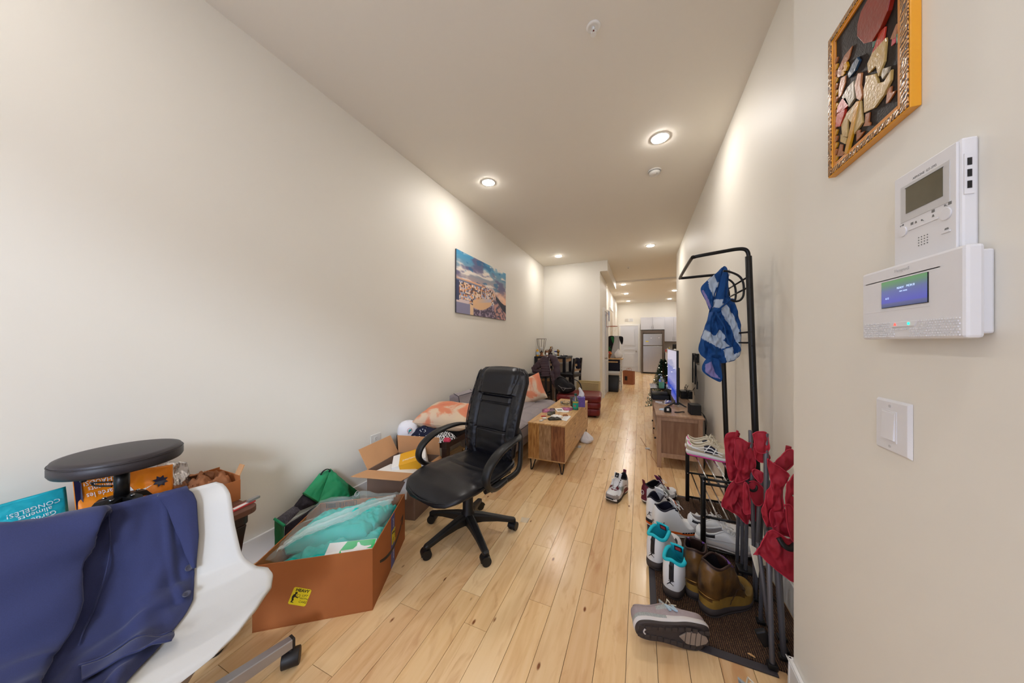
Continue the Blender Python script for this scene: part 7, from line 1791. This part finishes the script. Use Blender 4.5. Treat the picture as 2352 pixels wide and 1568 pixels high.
t = thing('gold_figurine', 'gold ornamental figurine on the right half of the table', 'figurine', (-1.665, 6.48, ZP)); G().lathe([(.028, 0), (.018, .02), (.022, .05), (.014, .07)], 16).build('base', 'brushed_gold', t); G().ball((0, 0, .10), (.032, .024, .036), 14, nz=(.3, 6)).build('body', 'brushed_gold', t); G().ball((-.01, 0, .135), .016, 10).build('head', 'brushed_gold', t)
t = thing('black_tray', 'small black tray holding keys and crumpled scraps at the right end of the table', 'tray', (-1.50, 6.34, ZP), R(8)); G().box((-.075, -.05, 0), (.075, .05, .006)).build('tray_bottom', 'black_plastic', t)
for a, b in (((-.075, -.05, .006), (.075, -.045, .022)), ((-.075, .045, .006), (.075, .05, .022)), ((-.075, -.045, .006), (-.07, .045, .022)), ((.07, -.045, .006), (.075, .045, .022))): G().box(a, b).build('tray_rim', 'black_plastic', t)
pouch('crumpled_wrapper', 'pale crumpled wrapper lying in the black tray', -1.52, 6.35, 0, .06, .05, .045, 'foil', 41, ZP+.0065)
sheet('papers', 'flat white papers spread along the front of the pub table', [(-1.90, 6.14), (-1.58, 6.13), (-1.56, 6.30), (-1.88, 6.32)], 'paper', z=ZP, curl=.002, sd=5)
t = thing('stored_box', 'pale cardboard box on the floor under the pub table', 'cardboard box', (-1.93, 6.55, 0)); G().box((-.11, -.12, 0), (.13, .12, .46)).build('box_body', 'card_grey', t, bevel=.003); G().box((-.112, -.122, .44), (.132, .122, .475)).build('lid', 'card_in', t, bevel=.002)
# ================================================================ HALL AND KITCHEN
# mini hoop over the hall door
hp = thing('mini_hoop', 'small wall basketball hoop with copper rim by the hall door', 'basketball hoop', (-.76, 7.88, 1.70))
for a, b in (((0, -.23, -.02), (.006, -.222, .30)), ((0, .222, -.02), (.006, .23, .30)), ((0, -.23, .292), (.006, .23, .30)), ((0, -.23, -.028), (.006, .23, -.02))): G().box(a, b).build('board_edge', 'copper', hp)
G().box((.0015, -.222, -.02), (.0045, .222, .292)).build('backboard', 'clear_plastic', hp)
G().tube([(.13+.105*math.cos(k*PI/12), .105*math.sin(k*PI/12), .0) for k in range(24)], .006, 8, closed=True).build('rim', 'copper', hp)
for s_ in (-1, 1): G().tube([(.006, s_*.04, .0), (.035, s_*.04, .0)], .005, 8).build('rim_bracket', 'copper', hp)
G().box((-.05, -.03, .26), (.0, .03, .32)).build('hook', 'grey_metal', hp)
for k in range(8):
    a = k*PI/4; G().tube([(.13+.105*math.cos(a), .105*math.sin(a), -.004), (.13+.07*math.cos(a+.4), .07*math.sin(a+.4), -.07), (.13+.05*math.cos(a), .05*math.sin(a), -.13)], .0018, 5).build('net_cord', 'paper', hp)
pt = thing('wall_poster', 'small dark blue picture on the hall wall before the shaded window', 'picture', (-.95, 10.1, 2.15)); G().box((0, -.22, -.16), (.015, .22, .16)).build('frame', 'dark_edge', pt); G().box((.015, -.20, -.14), (.017, .20, .14)).build('print', 'poster_blue', pt)
mr_ = thing('valet_mirror', 'tall narrow white framed mirror hung with a bag and dark clothes in the hall', 'mirror', (-.66, 8.95, 0), R(8))
G().box((-.10, -.02, .0), (.10, .0, 1.46)).build('glass_panel', 'device_grey', mr_, bevel=.002)
for a, b in (((-.125, -.03, 0), (-.10, .01, 1.48)), ((.10, -.03, 0), (.125, .01, 1.48)), ((-.125, -.03, 1.46), (.125, .01, 1.485))): G().box(a, b).build('frame_rail', 'cab_white', mr_, bevel=.002)
cl = thing('hanging_clothes', 'black and green garments hanging from the left of the tall hall mirror', 'clothes', (-.80, 8.93, 0))
clothlump([(-.05, 1.44), (.10, 1.48), (.12, 1.36), (.06, 1.10), (.03, .92), (-.03, .90), (-.05, 1.15)], -.05, .03, .02, 3, 'black_garment', 'black_cloth', cl)
clothlump([(.04, 1.44), (.11, 1.45), (.12, 1.32), (.09, 1.28)], -.085, .01, .01, 6, 'green_garment', 'green_dark', cl)
cl2 = thing('small_bag', 'small black bag hanging from the right corner of the tall hall mirror', 'bag', (-.50, 8.93, 0)); clothlump([(-.05, 1.46), (.05, 1.45), (.06, 1.33), (.03, 1.24), (-.01, 1.30)], -.05, .03, .012, 8, 'bag_body', 'black_cloth', cl2)
# console on the left
cn = thing('kitchen_cart', 'black drawer cart with a light wood top in the hall', 'cabinet', (-.69, 8.72, 0))
G().box((-.24, -.16, .835), (.25, .20, .865)).build('top', 'butcher', cn, bevel=.002)
G().box((-.22, -.14, .50), (.17, .18, .835)).build('body', 'navy_dark', cn)
d = G().box((-.215, -.150, .54), (.165, -.14, .825)).build('drawer', 'navy_dark', cn, bevel=.001); G().box((-.17, -.165, .755), (.13, -.150, .785)).build('drawer_handle', 'butcher', d)
for x in (-.22, .19):
    for y in (-.14, .15): G().box((x, y, .0), (x+.03, y+.03, .835 if x > 0 else .5)).build('leg', 'white_plastic' if x > 0 else 'navy_dark', cn)
for z in (.18, .32, .46, .60, .72): G().box((.172, -.135, z), (.215, .175, z+.012)).build('side_rack', 'chrome', cn)
random.seed(6)
for k in range(9): G().ball((.205+random.uniform(-.012, .01), random.uniform(-.14, -.05), .10+k*.075), (.022, .022, .030), 8).build('hanging_ornament', 'chrome' if k % 2 else 'black_plastic', cn)
tc_ = thing('waste_bin', 'tall black waste bin with a grey bag rim under the hall cart', 'bin', (-.665, 8.40, 0))
G().loft([[(x*q, y*q, z) for x, y in rrect(.30, .22, .03, 5)] for z, q in ((0, .86), (.01, .88), (.46, 1.0))]).build('bin_body', 'black_plastic', tc_)
G().loft([[(x*q, y*q, z) for x, y in rrect(.31, .23, .03, 5)] for z, q in ((.44, 1.0), (.50, 1.03), (.53, 1.0))]).build('liner', 'device_grey', tc_)
fl_ = thing('flower_bunch', 'orange and cream flowers in wrapping on the hall cart', 'flowers', (-.80, 8.68, .8655)); random.seed(9)
G().lathe([(.03, 0), (.05, .06), (.075, .11)], 14, caps=False).build('wrapping', 'kraft', fl_)
for k in range(16): G().ball((random.uniform(-.075, .075), random.uniform(-.06, .06), random.uniform(.10, .20)), random.uniform(.02, .032), 8).build('blossom', ['orange_flower', 'sh_cream2', 'red_ink'][k % 3], fl_)
for k in range(6): G().tube([(0, 0, .1), (random.uniform(-.10, .05), 0, .25), (random.uniform(-.10, .05), 0, .34)], [.006, .008, .001], 6, flat=.3).build('leaf', 'green_dark', fl_)
sack('plastic_sack', 'white plastic shopping bag full of groceries on the hall cart', (-.56, 8.72, .8655), .13, .24, 'bag_white', 11)
sg = thing('paper_bag', 'brown paper grocery bag standing on the floor beyond the waste bin', 'bag', (-.33, 10.05, 0), R(-14))
G().loft([[(-.15, -.10, 0), (.15, -.10, 0), (.15, .10, 0), (-.15, .10, 0)], [(-.16, -.09, .42), (.15, -.10, .40), (.15, .10, .40), (-.15, .09, .42)]], 0, False, False).build('bag_body', 'bag_brown', sg, solid=.002); G().box((-.15, -.10, 0), (.15, .10, .004)).build('base', 'bag_brown', sg)
for y in (-.09, .09): G().tube(spl([(-.05, y, .40), (-.04, y, .48), (.04, y, .48), (.05, y, .40)], 4), .005, 6).build('handle', 'bag_brown', sg)
G().box((-.10, -.1015, .12), (-.02, -.0985, .25)).build('dark_print', 'ink', sg)

# fridge
fr = thing('refrigerator', 'tall stainless steel refrigerator in a dark recess at the end of the hall', 'refrigerator', (.46, 14.05, 0))
G().box((-.36, -.28, .02), (.36, .36, 1.665)).build('cabinet', 'black_plastic', fr)
G().box((-.36, -.34, .06), (.36, -.285, 1.155)).build('lower_door', 'steel', fr, bevel=.012); G().box((-.36, -.34, 1.17), (.36, -.285, 1.655)).build('freezer_door', 'steel', fr, bevel=.012)
for z0_, z1_ in ((.55, 1.12), (1.22, 1.50)): G().box((.315, -.375, z0_), (.335, -.35, z1_)).build('door_handle', 'steel', fr, bevel=.004); 
for z in (.56, 1.11, 1.23, 1.49): G().box((.318, -.352, z-.008), (.333, -.338, z+.008)).build('handle_mount', 'steel', fr)
for x, z in ((-.05, 1.49), (.24, 1.50)):
    G().at((x, -.341, z), (R(90), 0, 0)).lathe([(.024, 0), (.024, .006)], 16).build('round_magnet', 'paper', fr); G().at((x, -.348, z+.012), (R(90), 0, 0)).lathe([(.012, 0), (.012, .003)], 14).build('magnet_top', 'ink', fr)
G().box((-.26, -.3415, 1.32), (-.15, -.340, 1.36)).build('yellow_note', 'yellow', fr)
G().box((-.36, -.30, .0), (.36, -.27, .055)).build('toe_grille', 'ink', fr)
rcs = thing('fridge_surround', 'dark brown side and top panels framing the refrigerator', 'cabinet panel', (.46, 14.05, 0))
for a, b in (((-.44, -.26, 0), (-.37, .39, 1.80)), ((.37, -.26, 0), (.44, .39, 1.80)), ((-.37, -.20, 1.68), (.37, .39, 1.80))): G().box(a, b).build('panel', 'cab_dark', rcs)
def cabinet(lab, x0, x1, z0_, z1_, y0_, n=2, low=True):
    c = thing('wall_cabinet', lab, 'cabinet', ((x0+x1)/2, 14.3, z0_)); w = x1-x0; h = z1_-z0_; yb = YB-14.3
    G().box((-w/2, y0_-14.3+.02, 0), (w/2, yb-.002, h)).build('carcass', 'cab_dark2', c)
    for k in range(n):
        a = -w/2+w*k/n+.004; b = -w/2+w*(k+1)/n-.004
        d = G().box((a, y0_-14.3, .006), (b, y0_-14.3+.02, h-.006)).build('door', 'cab_white', c, bevel=.002)
        for p, q in (((a, .006), (a+.055, h-.006)), ((b-.055, .006), (b, h-.006)), ((a+.055, .006), (b-.055, .061)), ((a+.055, h-.061), (b-.055, h-.006))):
            G().box((p[0], y0_-14.3-.006, p[1]), (q[0], y0_-14.3, q[1])).build('door_rail', 'cab_white', d, bevel=.001)
        hx = (b-.03 if k % 2 == 0 else a+.03); G().cyl((hx, y0_-14.3-.03, .05), (hx, y0_-14.3-.03, .20), .006, 10).build('door_pull', 'grey_metal', d)
    return c
cabinet('white double-door cabinet above the refrigerator', .01, .92, 1.83, 2.36, 13.95)
cabinet('tall white wall cabinet right of the refrigerator', .925, 1.62, 1.335, 2.36, 14.10)
kb = thing('kitchen_counter', 'white base cabinets under a pale stone counter at the right of the fridge', 'counter', (1.5, 13.9, 0))
G().box((-.57, -.22, .06), (.60, .52, .88)).build('cabinet_body', 'cab_white', kb); G().box((-.58, -.26, .88), (.60, .53, .915)).build('worktop', 'counter', kb, bevel=.003)
for k in range(3): G().box((-.56+k*.385, -.24, .08), (-.185+k*.385, -.22, .86)).build('cabinet_door', 'cab_white', kb, bevel=.002)
G().box((-.57, .522, .915), (.60, .54, 1.33)).build('backsplash', 'counter', kb)
t = thing('coffee_maker', 'black coffee maker on the kitchen counter cut by the wall edge', 'coffee maker', (1.30, 14.0, .9155)); G().box((-.09, -.13, 0), (.09, .13, .03)).build('base', 'black_plastic', t); G().box((-.08, .02, .03), (.08, .13, .30)).build('tank', 'glossy_black', t, bevel=.01); G().box((-.085, -.11, .22), (.085, .03, .31)).build('brew_head', 'black_plastic', t, bevel=.02); G().lathe([(.04, .031), (.05, .08), (.04, .12)], 16, c=(0, -.05, 0)).build('cup', 'paper', t)
bottle('pale yellow bottle on the kitchen counter', 1.10, 14.0, .20, .03, 'label_gold', 'white_plastic', .9155); bottle('short pale bottle beside the yellow one on the kitchen counter', 1.04, 14.05, .16, .03, 'sh_cream2', 'white_plastic', .9155)
bottle('small red and white bottle at the left edge of the kitchen counter', .965, 13.85, .12, .024, 'pink_red', 'white_plastic', .9155)
vt = thing('air_vent', 'small two-part wall vent above the back door', 'vent', (-.475, YB, 2.30))
for s_ in (-1, 1):
    G().box((-.005+s_*.093-.08, -.012, -.07), (.005+s_*.093+.08, -.001, .07)).build('vent_frame', 'trim', vt)
    for k in range(7): G().box((s_*.093-.07, -.018, -.058+k*.018), (s_*.093+.07, -.012, -.050+k*.018)).build('louvre', 'shade_cloth' if s_ < 0 else 'device_grey', vt)
